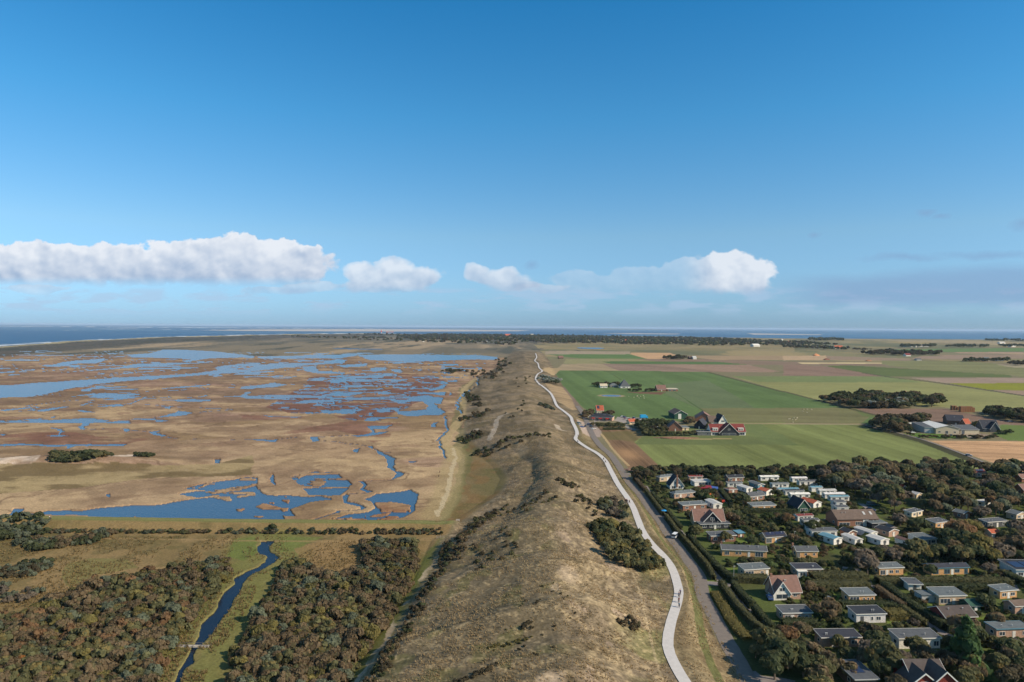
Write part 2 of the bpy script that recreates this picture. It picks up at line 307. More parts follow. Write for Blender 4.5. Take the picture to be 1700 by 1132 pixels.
CREEK = [W2(z, p) for z, p in [('A', [(480, 467), (700, 480), (960, 492), (900, 520), (760, 545)]), ('A', [(585, 692), (820, 690), (870, 700), (1000, 712)]), ('A', [(1110, 750), (1340, 765), (1700, 765)]), ('B', [(230, 715), (450, 700), (680, 690)]),
         ('B', [(520, 722), (800, 755), (850, 790), (940, 800)]), ('D', [(1060, 240), (860, 243)]), ('D', [(930, 318), (740, 340)]), ('D', [(845, 450), (700, 462), (480, 540), (380, 545)]), ('A', [(420, 650), (500, 640), (600, 637)]), ('A', [(960, 490), (1330, 482)]),
         ('N', [(300, 350), (400, 370), (390, 430), (300, 480), (240, 560), (280, 620)]), ('N', [(165, 640), (180, 740), (100, 810), (150, 880), (165, 940)])]]

# ---- the fan-shaped sheet
def fan(u0, u1, du, ys):
    u = np.arange(u0, u1, du); k = (u - 850) / FPX
    Y = CAM_H * FPX / (np.asarray(ys) - HY); Yg, kg = np.meshgrid(Y, k, indexing='ij'); return kg * Yg, Yg
def quads(nr, nc):
    i = np.arange(nr * nc).reshape(nr, nc)
    return np.stack([i[:-1, :-1], i[:-1, 1:], i[1:, 1:], i[1:, :-1]], -1).reshape(-1, 4)
yy = np.concatenate([np.arange(1330, 1140, -3.0), np.arange(1140, 800, -1.15), np.arange(800, 600, -.95), np.arange(600, 551, -.6)])
GX, GY = fan(-480, 2280, 1.5, yy)
GH = height(GX, GY)
wx = GX + 5 * (fbm(GX / 14, GY / 14, 3, 91) - .5) * np.clip(GY / 500, .5, 1.8); wy = GY + 10 * (fbm(GX / 17 + 9, GY / 17, 3, 92) - .5) * np.clip(GY / 400, .6, 1.9)
WM = np.zeros(GX.shape, bool)
for p in WAT: WM |= inpoly(p, wx, wy)
for p in CREEK: WM |= dline(p, wx, wy) < np.clip(GY / 700, .6, 1.4)
bn = fbm(GX / 46, GY / 34, 5, 101, .62)
WM |= inpoly(BRAID, wx, wy) & ((bn > .59) | (np.abs(fbm(GX / 60 + 3, GY / 26, 4, 103) - .5) < .02))
marsh0 = (GX < gi(G_LF, GY)[0] - 30) & (GY > 460) & (GY < 2300)
bn2 = fbm(GX / 120 + 50, GY / 70, 4, 111, .6)
WM |= marsh0 & (bn2 > .68) & (GY > 620)
WM |= marsh0 & (GY > 700) & (np.abs(fbm(GX / 140 + 3, GY / 120, 4, 125) - .5) < .006)
WM |= marsh0 & (GY > 900) & (fbm(GX / 60 + 3, GY / 80, 5, 126, .65) > .69)
iw = fbm(GX / 10, GY / 12, 3, 121)
pond_edge = inpoly(W2('D', [(380, 180), (790, 180), (790, 335), (380, 350)]), GX, GY) | inpoly(W2('C', [(1340, 215), (1720, 200), (1720, 345), (1420, 345)]), GX, GY)
WM |= inpoly(W2('C', [(1150, 310), (1360, 255), (1640, 215), (1730, 205), (1730, 335), (1500, 348), (1350, 345)]), wx, wy) & (fbm(GX / 12, GY / 8, 4, 127) > .47)
WM |= inpoly(W2('D', [(360, 215), (520, 180), (640, 180), (790, 270), (700, 345), (480, 350)]), wx, wy) & (fbm(GX / 12, GY / 8, 4, 128) > .45)
WM &= ~(pond_edge & (fbm(GX / 14, GY / 7, 4, 122) > .63))
IS = np.zeros(GX.shape, bool)
for p in ISLE: IS |= inpoly(p, wx, wy)
WM &= ~(IS & (fbm(GX / 9, GY / 6, 3, 124) > .50))
IS &= ~WM
ST = inpoly(STREAM, GX + 1.6 * (vn(GX / 4, GY / 4, 3) - .5), GY + 2 * (vn(GX / 4, GY / 5, 4) - .5))
WM |= ST
GH = np.where(WM, np.where(ST, -.55, -.8), GH)
shore = np.zeros(GX.shape)            # distance-ish band round water
wf = WM.astype(np.float32)
for s in (1, 2, 3):
    for ax in (0, 1):
        shore = np.maximum(shore, np.roll(wf, s, ax) * (1 - s * .25)); shore = np.maximum(shore, np.roll(wf, -s, ax) * (1 - s * .25))

# ---- ground colours
def cc(*c): return np.array(alb(c))
X, Y = GX, GY
n_big = fbm(X / 210, Y / 150, 4, 201); n_mid = fbm(X / 45, Y / 38, 4, 202); n_fin = fbm(X / 7, Y / 7, 4, 203, .6); n_pix = _h(np.round(X * 2), np.round(Y * 2), 9)
sal = fbm(X / 300 + 5, Y / 110 + 2, 4, 204)
C = np.zeros(X.shape + (3,)); C[:] = cc(112, 112, 78)
def mixc(m, c): 
    global C
    m = np.clip(m, 0, 1)[..., None]; C = C * (1 - m) + np.asarray(c) * m
lfx = gi(G_LF, Y)[0]; pax = gi(G_PA, Y)[0]; rdx = gi(G_RD, Y)[0]; crx = gi(G_CR, Y)[0]; shx = gi(G_SH, Y)[0]
DX, DY = X + 3 * (n_fin - .5), Y + 4 * (n_mid - .5)
dkY = np.interp(X / Y, DIKE[:, 0] / DIKE[:, 1], DIKE[:, 1])
left = X < lfx
mar = left & (Y > dkY)
mixc(mar, cc(166, 144, 117))
mixc(mar * sstep(.47, .6, n_mid) * .75, cc(134, 113, 92))
mixc(mar * sstep(.55, .42, n_big) * .55, cc(174, 152, 120))
mixc(mar * sstep(.55, .67, fbm(X / 90 + 7, Y / 45, 4, 205)) * .7, cc(122, 102, 76))
inbr = inpoly(BRAID, wx, wy)
mixc(mar * sstep(.50, .60, fbm(X / 48, Y / 30, 5, 207, .62)) * sstep(380, 620, Y) * sstep(2300, 1900, Y) * .55, cc(118, 90, 80))
mixc(mar * sstep(.56, .66, fbm(X / 130, Y / 60, 3, 208)) * .45, cc(146, 120, 110)); mixc(mar * sstep(.50, .60, fbm(X / 26, Y / 30, 5, 271, .65)) * .5, cc(118, 98, 80)); mixc(mar * (Y > 700) * sstep(.52, .60, fbm(X / 80, Y / 90, 5, 272, .65)) * .6, cc(110, 92, 78))
mixc(inbr * .8 * sstep(.36, .5, fbm(X / 60, Y / 30, 4, 209)), cc(108, 76, 70))
mixc(mar * shore * (Y > 380) * .35, cc(104, 78, 66))
for z, p in [('B', [(150, 690), (700, 600), (1000, 615), (930, 720), (830, 740), (760, 700), (600, 660)]), ('A', [(0, 745), (420, 690), (640, 745), (1000, 765), (850, 800), (0, 800)]), ('B', [(0, 560), (450, 575), (380, 590), (0, 590)])]:
    mixc(inpoly(W2(z, p), wx, wy) * .65 * sstep(.35, .55, fbm(X / 50, Y / 22, 3, 210)), cc(112, 76, 68))
mixc(IS * .6, cc(156, 122, 92)); mixc(IS * sstep(.45, .6, n_fin) * .6, cc(128, 92, 72))
mixc(shore * mar * (Y < 420) * .25, cc(150, 116, 92))
cr1 = np.abs(fbm(X / 75, Y / 60, 4, 261) - .5); cr2 = np.abs(fbm(X / 30 + 9, Y / 26, 4, 262) - .5)
mixc(mar * (Y < 2100) * sstep(.010, .003, cr1) * .6, cc(104, 84, 68)); mixc(mar * (Y < 1500) * sstep(.014, .004, cr2) * .35 * sstep(.45, .6, n_big), cc(112, 92, 74))
mg = fbm(X / 11, Y / 9, 5, 263, .65); C = np.where((mar > 0)[..., None], C * (1 + .55 * (mg - .5))[..., None], C)
greenish = inpoly(W2('C', [(-200, 130), (350, 150), (1050, 150), (1450, 130), (1700, 60), (1700, 200), (1000, 220), (500, 290), (0, 330), (-200, 330)]), wx, wy)
mixc(greenish * .5, cc(146, 136, 96)); mixc(greenish * sstep(.5, .62, fbm(X / 30, Y / 14, 4, 211)) * .75, cc(98, 84, 60))
for z, p in [('C', [(-80, 100), (100, 95), (280, 92), (260, 130), (200, 150), (60, 140), (-80, 150)]), ('C', [(690, 90), (760, 72), (920, 60), (925, 90), (860, 108), (770, 110)]), ('C', [(330, 100), (400, 82), (470, 90), (350, 130)])]:
    mixc(inpoly(W2(z, p), DX, DY) * sstep(.3, .55, n_mid * .5 + n_fin * .5), cc(196, 180, 165))
# far dune land and coast strip
fd = (Y > YEND * .82) & (to_u(X, Y) < 1060) | (left & (Y > 2150))
mixc(fd, cc(122, 114, 98)); mixc(fd * sstep(.45, .58, fbm(X / 110, Y / 620, 5, 221, .6)) * .8, cc(70, 75, 69)); mixc(fd * sstep(.56, .64, fbm(X / 120, Y / 760, 5, 222, .6)) * .7, cc(164, 146, 122)); mixc(fd * sstep(.50, .56, fbm(X / 420, Y / 1400, 4, 223)) * .5, cc(84, 86, 80))
coastband = sstep(.66, .72, coast_frac(X, Y) + .05 * (n_mid - .5)) * (to_u(X, Y) < 640)
mixc(coastband * .95, cc(88, 84, 78)); mixc(coastband * sstep(.46, .54, fbm(X / 50, Y / 420, 5, 264, .65)) * .8, cc(66, 70, 62)); 
cf = coast_frac(X, Y); mixc(sstep(.925, .94, cf) * (to_u(X, Y) < 640) * .85, cc(158, 150, 122)); mixc(sstep(.975, .98, cf) * (to_u(X, Y) < 700), cc(190, 178, 155))
# below the dike: rough meadow
sc = left & (Y <= dkY)
mixc(sc, cc(124, 108, 76)); mixc(sc * sstep(.42, .62, n_mid) * .7, cc(100, 92, 60)); mixc(sc * sstep(.56, .44, fbm(X / 22, Y / 20, 4, 231)) * .5, cc(148, 126, 92)); mixc(sc * sstep(.52, .7, n_fin) * .5, cc(84, 82, 54))
strd = dline(STREAM, X, Y); mixc(sc * sstep(15, 7, strd + 5 * (n_mid - .5)) * .8, cc(108, 112, 66)); mixc(sc * sstep(2.0, 1.0, strd) * .35, cc(124, 110, 80))
mixc(inpoly(W2('E', [(470, 240), (650, 200), (900, 210), (960, 270), (700, 320), (560, 380), (480, 410), (420, 340)]), DX, DY) * .8, cc(116, 112, 72))
mixc(inpoly(W2('F', [(450, 60), (590, 45), (600, 130), (520, 180), (440, 160)]), DX, DY) * .7, cc(98, 112, 60))
mixc(inpoly(W2('F', [(730, 45), (980, 45), (900, 80), (800, 120), (730, 130)]), DX, DY) * .7, cc(100, 112, 62))
mixc(inpoly(W2('F', [(800, 110), (1000, 60), (1180, 60), (1240, 100), (1220, 200), (1000, 260), (840, 170)]), DX, DY) * .6, cc(142, 118, 84))
dd = dline(DIKE, X, Y); on = (X < lfx + 20)
mixc(on * sstep(3.4, 2.0, dd), cc(112, 116, 72)); mixc(on * sstep(1.0, .4, dd) * .5, cc(140, 130, 95))
dsY = Y - dkY; mixc(on * sstep(1.2, .6, np.abs(dsY + 19)) * .6 * (X < lfx - 10), cc(150, 128, 94))
# slack between ridge and marsh, sandy track
SXX, SYY = X + 12 * (n_mid - .5) + 4 * (n_fin - .5), Y + 26 * (n_mid - .5); sl = inpoly(W2('S', [(720, 880), (740, 840), (765, 800), (768, 750), (775, 720), (830, 745), (852, 775), (855, 800), (840, 822), (800, 846), (770, 872)]), SXX, SYY)
mixc(sl * .8, cc(108, 96, 66)); mixc(sl * sstep(.46, .6, n_mid) * .6, cc(92, 92, 62)); mixc(sl * sstep(.48, .6, fbm(X / 9, Y / 22, 4, 241)) * .7, cc(118, 96, 66)); mixc(sl * sstep(.5, .7, n_fin) * .5, cc(84, 82, 48))
gs = inpoly(W2('S', [(712, 880), (735, 845), (755, 800), (755, 750), (752, 700), (765, 640), (790, 628), (775, 655), (766, 700), (776, 735), (782, 760), (768, 820), (745, 862)]), SXX, SYY)
mixc(gs * .6, cc(98, 102, 68))
TRK = W2('N', [(380, 380), (300, 450), (290, 540), (330, 600), (250, 700), (180, 780), (160, 840), (225, 890), (230, 960)]); TR2 = W2('D', [(1495, 20), (1515, 90), (1485, 170), (1470, 270), (1445, 360), (1400, 450), (1375, 500)])
mixc((dline(TRK, DX, DY) < 4.5) * .7, cc(170, 152, 116)); mixc((dline(TR2, DX, DY) < .7 + 1.2 * n_fin) * .95, cc(196, 182, 160)); mixc(sstep(10, 5, dline(TR2, DX, DY)) * .5, cc(160, 146, 108))
FP = W2('F', [(1690, 70), (1640, 130), (1600, 200), (1535, 300), (1480, 400), (1410, 500), (1380, 570), (1315, 680), (1240, 790), (1170, 900), (1100, 1000)])
dfp = dline(FP, DX, DY); mixc(sstep(6.5, 4, dfp) * .75, cc(92, 104, 56)); mixc((dfp < .45 + .9 * n_fin) * sstep(.38, .5, fbm(X / 8, Y / 12, 2, 242)) * .95, cc(178, 166, 144))
# the ridge itself
rg = (X >= lfx) & (X < rdx - 3.2) & (Y < YEND * .95)
rg = sstep(-2, 3, X - lfx) * sstep(-2.6, -3.6, X - rdx) * sstep(YEND * 1.06, YEND * .88, Y + 500 * (n_mid - .5))
mixc(rg, cc(122, 110, 93))
tuft = fbm(X / 1.7, Y / 1.9, 3, 251, .75); mea = fbm(X / 24, Y / 20, 4, 252)
mixc(rg * sstep(.46, .60, mea) * .6, cc(120, 106, 82)); mixc(rg * sstep(.55, .44, fbm(X / 16 + 4, Y / 40, 4, 253)) * .5, cc(138, 124, 104))
mixc(rg * sstep(.52, .66, fbm(X / 17, Y / 9, 4, 254)) * sstep(220, 300, Y) * .45, cc(84, 78, 58))
flat = sstep(-10, 2, X - shx) * sstep(6, -6, X - crx - 2) * sstep(520, 260, Y)
mixc(flat * .9 * (.65 + .35 * sstep(.6, .4, mea)), cc(108, 99, 81)); mixc(flat * sstep(.55, .64, fbm(X / 7, Y / 8, 3, 255)) * .6, cc(98, 98, 62))
rs = sstep(0, 8, X - crx) * sstep(-3, -14, X - pax) * sstep(420, 150, Y); mixc(rs * sstep(.45, .56, fbm(X / 11, Y / 15, 3, 256)) * .75, cc(148, 133, 108))
mixc(rs * sstep(.60, .66, fbm(X / 9, Y / 13, 3, 259)) * .6, cc(166, 148, 134))
lowr = sstep(-18, -8, X - pax) * (X < pax) * (Y < 330); mixc(lowr * sstep(.42, .58, fbm(X / 8, Y / 14, 3, 257)) * .6, cc(114, 116, 72))
mixc(rg * sstep(.58, .72, tuft) * sstep(560, 300, Y) * .45, cc(172, 155, 123)); mixc(rg * sstep(.44, .30, tuft) * sstep(560, 300, Y) * .5, cc(92, 84, 66))
mixc(rg * sstep(.57, .64, fbm(X / 26, Y / 14, 5, 258, .6)) * .5, cc(84, 80, 64)); mixc(rg * sstep(330, 480, Y) * sstep(.54, .62, fbm(X / 15, Y / 34, 5, 268, .65)) * .6, cc(86, 78, 62))
for zx, zy, r in [(820, 1030, 3.2), (870, 1015, 2.2), (545, 1100, 1.6), (950, 842, 1), (640, 1058, .8), (860, 570, 2), (930, 510, 5)]:
    q = at('G', (zx, zy), 15.5); mixc(sstep(r, r * .4, np.hypot(X - q.x, (Y - q.y) / 1.6) + 3 * (n_fin - .5)) * .45, cc(180, 163, 144))
vg = (X >= pax) * (X < rdx) * (Y < 700); mixc(vg * .6, cc(128, 116, 90)); mixc(vg * sstep(.5, .6, n_mid) * .5, cc(98, 98, 68)); mixc(vg * sstep(.5, .62, fbm(X / 6, Y / 12, 3, 273)) * .5, cc(104, 90, 70))
mixc((np.abs(X - (pax * .45 + rdx * .55)) < .9 + n_fin) * (Y < 480) * .7, cc(76, 88, 50))
for z, p, hh in [('N', [(480, 770), (520, 700), (530, 650), (560, 620), (620, 610)], 8), ('N', [(380, 770), (385, 735)], 2), ('N', [(945, 705), (975, 740), (1010, 735)], 5)]:
    q = W2(z, p, hh); mixc((dline(q, X, Y) < 2.2) * .9, cc(160, 150, 138))
gp = guide([(*px('J', p), 6) for p in [(175, 200), (220, 320), (250, 450), (300, 640), (340, 800), (400, 1000)]]); mixc((np.abs(X - np.interp(Y, gp[1], gp[0])) < .35) * (Y < 250) * .5, cc(170, 155, 128))
# right side: farmland
rt = (X >= rdx - 3) & ~((Y > YEND * 1.0) & (to_u(X, Y) < 930 + 260 * (fbm(X / 90, Y / 500, 3, 316) - .5)))
def field(z, p, c, stripe=0.0, ang=0.0, per=14.0, var=.12, wp=.0):
    m = inpoly(W2(z, p), X + wp * (n_mid - .5), Y + wp * (n_mid - .5))
    if not m.any(): return
    base = cc(*c)[None] * np.ones((m.sum(), 1)); x, y = X[m], Y[m]
    v = 1 + var * 2 * (fbm(x / 60, y / 60, 3, 301) - .5) + .10 * (fbm(x / 5, y / 5, 2, 302) - .5)
    if stripe:
        t = x * math.cos(ang) + y * math.sin(ang); v = v + stripe * (vn(t / per, t * 0 + 3, 303) - .5) * 2 + stripe * .8 * (vn(t / (per * .3), t * 0, 304) - .5)
    C[m] = base * v[:, None]
mixc(rt, cc(120, 115, 92)); mixc(rt * sstep(.45, .6, fbm(X / 200, Y / 500, 3, 311)) * (Y > 1900), cc(146, 134, 102)); mixc(rt * (Y > 1900) * sstep(.55, .65, fbm(X / 300, Y / 300, 3, 312)) * .6, cc(110, 114, 88)); mixc(rt * (Y > 2300) * sstep(.56, .60, fbm(X / 300, Y / 900, 4, 314)) * .6, cc(92, 100, 78)); mixc(rt * (Y > 2600) * sstep(.58, .62, fbm(X / 380, Y / 1100, 3, 315)) * .6, cc(158, 144, 120))
mixc(rt * (Y > 2750) * (to_u(X, Y) < 1320) * .8, cc(142, 130, 100)); mixc(rt * (Y > 2750) * (to_u(X, Y) < 1320) * sstep(.48, .6, fbm(X / 120, Y / 160, 4, 313)) * .6, cc(116, 112, 84))
field('S', [(905, 583), (1046, 583.5), (1046, 588), (905, 588)], (152, 140, 122)); field('S', [(907, 588), (1046, 588), (1074, 595.5), (964, 595), (935, 592)], (92, 116, 72))
field('S', [(1048, 585.5), (1112, 585.5), (1126, 590.6), (1105, 596), (1074, 595.5), (1046, 588)], (182, 150, 118)); field('S', [(940, 596), (1073, 595.5), (1190, 598), (1190, 604.7), (935, 604)], (134, 132, 98))
field('S', [(1050, 595.5), (1190, 596), (1300, 600), (1700, 604), (1700, 608), (1240, 605), (1100, 601)], (128, 112, 98)); field('S', [(999, 600), (1040, 599.5), (1190, 600.5), (1240, 605), (1190, 604.7), (1015, 604)], (84, 108, 68))
field('M', [(0, 216), (300, 213), (320, 246), (0, 247)], (172, 150, 124)); field('M', [(300, 215), (900, 235), (900, 248), (320, 246)], (140, 124, 108)); field('M', [(100, 262), (690, 262), (710, 271), (130, 271)], (186, 172, 136))
field('S', [(1190, 590.5), (1300, 590.5), (1300, 597.5), (1190, 597.5), (1126, 590.6)], (150, 132, 108))
field('M', [(700, 170), (1700, 160), (1700, 185), (1150, 190)], (98, 122, 78)); field('M', [(1200, 190), (1700, 190), (1700, 200), (1250, 198)], (162, 138, 122)); field('M', [(1080, 208), (1700, 206), (1700, 235), (1250, 240)], (140, 124, 108))
field('M', [(980, 215), (1280, 218), (1250, 240), (900, 236)], (142, 126, 112)); field('M', [(700, 250), (1280, 250), (1700, 290), (1700, 368), (1600, 350), (900, 305), (700, 275)], (120, 122, 88), .08, 1.57); field('M', [(1500, 275), (1900, 275), (1900, 310), (1600, 295)], (150, 142, 120))
field('M', [(0, 275), (300, 288), (680, 355), (740, 362), (0, 360)], (132, 112, 100), .08, .3); field('L', [(150, 187), (420, 187), (560, 243), (80, 232)], (150, 136, 112), .1, .5)
field('L', [(420, 187), (850, 190), (1160, 243), (560, 243)], (134, 116, 104), .1, .5); field('L', [(850, 190), (1450, 193), (1700, 245), (1160, 243)], (142, 122, 108), .1, .5)
field('M', [(300, 288), (450, 282), (900, 308), (1600, 350), (1620, 368), (740, 362), (680, 355)], (92, 104, 66)); field('M', [(900, 370), (2000, 372), (2000, 408), (1150, 408)], (148, 132, 120))
field('M', [(1170, 408), (2000, 408), (2000, 462), (1450, 455)], (128, 132, 52)); field('M', [(1460, 457), (2000, 462), (2000, 520), (1700, 495)], (144, 126, 112))
field('S', [(1213, 624), (1300, 624.5), (1474, 624.7), (1560, 637), (1700, 657.6), (2000, 700), (2000, 712), (1650, 686), (1560, 675), (1356, 664), (1300, 650)], (134, 136, 92), .06, 1.2, 20)
field('S', [(1213, 624), (1474, 624.7), (1530, 634.5), (1300, 634.5), (1258, 634)], (114, 126, 86))
field('S', [(919, 614.6), (1173, 617), (1300, 650), (1356, 665), (1403, 676), (1462, 692), (1440, 706), (1000, 696), (966, 675), (935, 641)], (91, 112, 71), .12, .03, 12)
field('L', [(860, 330), (1160, 300), (1400, 430), (1500, 500), (1100, 500), (870, 400)], (98, 112, 82), .04, .2, 30)
field('L', [(1100, 500), (2400, 495), (2250, 608), (1240, 605)], (112, 112, 80), .12, 1.45, 10); field('M', [(0, 600), (400, 600), (400, 690), (0, 690)], (114, 112, 82), .12, 1.45, 10)
field('M', [(500, 590), (680, 590), (660, 650), (560, 640)], (98, 110, 70))
GF = [(1066, 726), (1115, 720), (1190, 700), (1435, 704), (1535, 733), (1670, 783), (1700, 800), (1440, 802), (1102, 786), (1050, 733)]
field('S', GF, (112, 121, 76), .24, .06, 7)
field('S', [(1066, 724), (1190, 702), (1262, 706), (1325, 738), (1053, 738)], (100, 110, 72), .05, .2); field('L', [(1240, 605), (1540, 610), (1700, 690), (1800, 760), (1700, 760), (1440, 690)], (102, 114, 74), .05, .2)
field('S', [(1190, 701.5), (1440, 703.5), (1440, 704.8), (1190, 703)], (140, 130, 100))
field('M', [(500, 585), (1160, 590), (1200, 600), (1500, 660), (1700, 690), (2000, 720), (2000, 735), (1600, 700), (1450, 700), (1000, 690), (680, 640)], (124, 104, 92), .08, 1.4, 8)
field('M', [(1000, 814), (1590, 816), (2100, 830), (2100, 1200), (1700, 1035), (1530, 985)], (182, 148, 116), .2, 1.35, 4); field('M', [(1540, 700), (2000, 720), (2000, 830), (1590, 812), (1480, 770)], (98, 116, 66))
field('M', [(850, 760), (1100, 765), (1400, 790), (1100, 800), (950, 790)], (86, 112, 54)); field('M', [(1190, 765), (1360, 762), (1430, 795), (1230, 785)], (146, 136, 126))
BF = [(992, 708), (1015, 711), (1046, 711), (1066, 724), (1053, 734), (1104, 783), (1085, 784), (1050, 782), (1040, 774)]
field('S', BF, (122, 100, 80), .4, .03, 3.5, .3); bfm = inpoly(W2('S', BF), X, Y); mixc(bfm * sstep(.5, .62, n_mid) * .6, cc(98, 98, 62)); q = at('T', (1100, 990)); mixc(np.exp(-((X - q.x) / 7) ** 2 - ((Y - q.y) / 22) ** 2) * .9 * (.5 + n_mid), cc(184, 148, 112))
mixc((dline(W2('T', [(560, 570), (700, 740), (800, 880), (960, 1062), (1100, 1200)]), X, Y) < 1) * .8, cc(176, 154, 118))
field('T', [(270, 590), (560, 530), (620, 590), (600, 700), (480, 700), (400, 690), (300, 690)], (150, 136, 128)); field('T', [(180, 430), (520, 430), (610, 690), (290, 690)], (156, 142, 134)); field('T', [(900, 340), (1400, 360), (1400, 410), (1010, 440), (870, 410), (500, 425), (480, 400), (860, 395)], (150, 144, 142))
field('T', [(1010, 440), (1050, 460), (1120, 530), (1300, 560), (1200, 580), (1080, 540), (1010, 480)], (140, 140, 142))
field('N', [(870, 430), (1000, 435), (1120, 590), (1060, 600), (960, 560)], (148, 130, 104), .2, 1.5, 6); field('N', [(840, 340), (900, 300), (990, 300), (930, 360)], (158, 140, 110))
mixc(sstep(1, .8, np.hypot((X - at('L', (488, 412)).x) / 20, (Y - at('L', (488, 412)).y) / 19)) * .8, cc(158, 140, 118))
field('L', [(590, 385), (870, 388), (840, 405), (680, 395)], (108, 84, 72)); field('L', [(1000, 712), (1340, 712), (1340, 720), (1000, 720)], (150, 138, 100)); field('L', [(860, 700), (1000, 700), (1010, 716), (900, 718)], (130, 106, 84))
for z, p, w, c in [('L', [(1160, 243), (1700, 385)], 4, (78, 82, 60)), ('M', [(0, 465), (240, 528), (440, 580), (680, 640)], 3, (78, 76, 60)), ('M', [(560, 335), (740, 364), (1130, 410), (1450, 458), (1700, 497), (2000, 540)], 5, (80, 80, 66)), ('L', [(820, 310), (1200, 560), (1290, 610)], .9, (70, 92, 54)),
                   ('M', [(560, 702), (1000, 824), (1550, 1034), (1750, 1094)], 5, (62, 62, 48)), ('M', [(640, 712), (1000, 803), (1560, 1001), (1750, 1058)], .7, (128, 120, 96)), ('T', [(110, 0), (190, 150)], 2, (118, 104, 98)), ('N', [(1000, 435), (1125, 590)], 1.8, (120, 106, 96)),
                   ('L', [(80, 232), (560, 243), (1700, 245)], 2.2, (84, 96, 62)), ('M', [(0, 695), (560, 700)], 1.2, (150, 140, 120)), ('L', [(460, 240), (560, 300)], 1.5, (84, 96, 62)), ('M', [(0, 846), (150, 846)], .8, (84, 100, 58))]:
    mixc((dline(W2(z, p), X, Y) < w) * .9, cc(*c))
# holiday park ground
PARK = [(1040, 778), (1300, 789), (1440, 788), (1700, 792), (2700, 815), (2700, 1500), (1400, 1400), (1290, 1190), (1240, 1132), (1205, 1060), (1160, 960), (1120, 890), (1075, 825)]
PK = W2('S', PARK); pk = inpoly(PK, X, Y); mixc(pk * 1.0, cc(78, 84, 52)); mixc(pk * sstep(.45, .6, n_mid) * .5, cc(60, 62, 42)); mixc(pk * sstep(.58, .45, fbm(X / 14, Y / 14, 3, 331)) * .5, cc(88, 104, 56))
for z, p in [('H', [(820, 260), (870, 280), (960, 390), (900, 400), (760, 330)]), ('H', [(980, 500), (1180, 490), (1160, 560), (1040, 570)]), ('J', [(920, 105), (1060, 105), (1060, 190), (990, 190)]), ('H', [(990, 640), (1230, 690), (1240, 710), (1000, 690)]), ('I', [(20, 920), (180, 918), (200, 970), (20, 972)]),
             ('K', [(80, 330), (250, 330), (260, 410), (470, 400), (500, 385), (590, 400), (590, 420), (150, 420)]), ('K', [(560, 535), (700, 535), (720, 575), (560, 580)]), ('K', [(880, 400), (1110, 420), (1040, 460), (1000, 480), (900, 470)]), ('K', [(900, 500), (1000, 480), (1060, 600), (960, 560)]), ('K', [(1310, 530), (1400, 520), (1410, 580), (1340, 590)]),
             ('J', [(1640, 445), (1700, 445), (1700, 560), (1650, 560)]), ('I', [(690, 915), (760, 930), (720, 965), (690, 960)]), ('J', [(780, 285), (860, 290), (830, 330), (790, 330)]), ('I', [(480, 480), (600, 560), (520, 560)]), ('I', [(840, 320), (1160, 340), (1100, 370), (850, 345)]), ('J', [(710, 200), (830, 215), (830, 235), (740, 225)])]:
    mixc(inpoly(W2(z, p), DX, DY) * .9, cc(98, 116, 58))
mixc(inpoly(W2('I', [(90, 480), (480, 490), (560, 580), (640, 580), (300, 560), (0, 500)]), DX, DY) * .7, cc(132, 124, 114))
C = C * (1 + rg * (.85 - .45 * flat) * (tuft - .5) * sstep(900, 400, Y))[..., None]; v = .91 + .18 * n_fin + .10 * (n_pix - .5) * (Y < 900); C = C * v[..., None]
# small relief that shows as grain on the slopes
GH = GH + np.where(WM, 0, 1) * (rg * sstep(4, 9, np.abs(X - pax)) * .30 * (tuft - .5) * sstep(700, 300, Y) + .10 * (n_fin - .5))
def hz(x, y): return float(height(np.array([[x]], float), np.array([[y]], float))[0, 0])
gm = mat("ground", attr=True, rough=1.0, noise=.26, scale=1.5, spec=0.05)
for n in gm.node_tree.nodes:
    if n.type == 'TEX_NOISE': n.inputs["Detail"].default_value = 6
V = np.stack([GX, GY, GH], -1).reshape(-1, 3)
tag(np_mesh("ground", V, quads(*GX.shape)[:, ::-1], gm, C.reshape(-1, 3), smooth=True), kind='structure')
del V
# ================================================================ water, sea, sky band, haze, roads
def water_mat(name, rgb, rough, scale, bump, spec=0.5, attr=False):
    m = bpy.data.materials.new(name); m.use_nodes = True; nt = m.node_tree; b = nt.nodes["Principled BSDF"]
    b.inputs["Base Color"].default_value = (*alb(rgb), 1); b.inputs["Roughness"].default_value = rough; b.inputs["Specular IOR Level"].default_value = spec; b.inputs["IOR"].default_value = 1.33
    tc = nt.nodes.new("ShaderNodeTexCoord"); n = nt.nodes.new("ShaderNodeTexNoise"); n.inputs["Scale"].default_value = scale; n.inputs["Detail"].default_value = 3
    mp = nt.nodes.new("ShaderNodeMapping"); mp.inputs["Scale"].default_value = (1, .7, 1)
    nt.links.new(tc.outputs["Object"], mp.inputs[0]); nt.links.new(mp.outputs[0], n.inputs["Vector"])
    bp = nt.nodes.new("ShaderNodeBump"); bp.inputs["Strength"].default_value = bump; bp.inputs["Distance"].default_value = 0.12
    nt.links.new(n.outputs[0], bp.inputs["Height"]); nt.links.new(bp.outputs[0], b.inputs["Normal"])
    if attr:
        a = nt.nodes.new("ShaderNodeAttribute"); a.attribute_name = "Col"; nt.links.new(a.outputs["Color"], b.inputs["Base Color"])
    return m
wm = water_mat("pond water", (56, 82, 110), .2, .9, 1.0)
a = MB(); a.add([(-6000, 304, -.1), (-60, 304, -.1), (90, 340, -.1), (90, 2600, -.1), (-6000, 2600, -.1)], [(0, 1, 2, 3, 4)])
tag(a.build("water", wm), kind='structure')
sm0 = water_mat("stream water", (28, 36, 50), .22, 1.4, .4, .3); a = MB(); a.add([(-150, 110, -.1), (-40, 110, -.1), (-60, 300, -.1), (-150, 300, -.1)], [(0, 1, 2, 3)]); tag(a.build("stream_water", sm0), kind='structure')
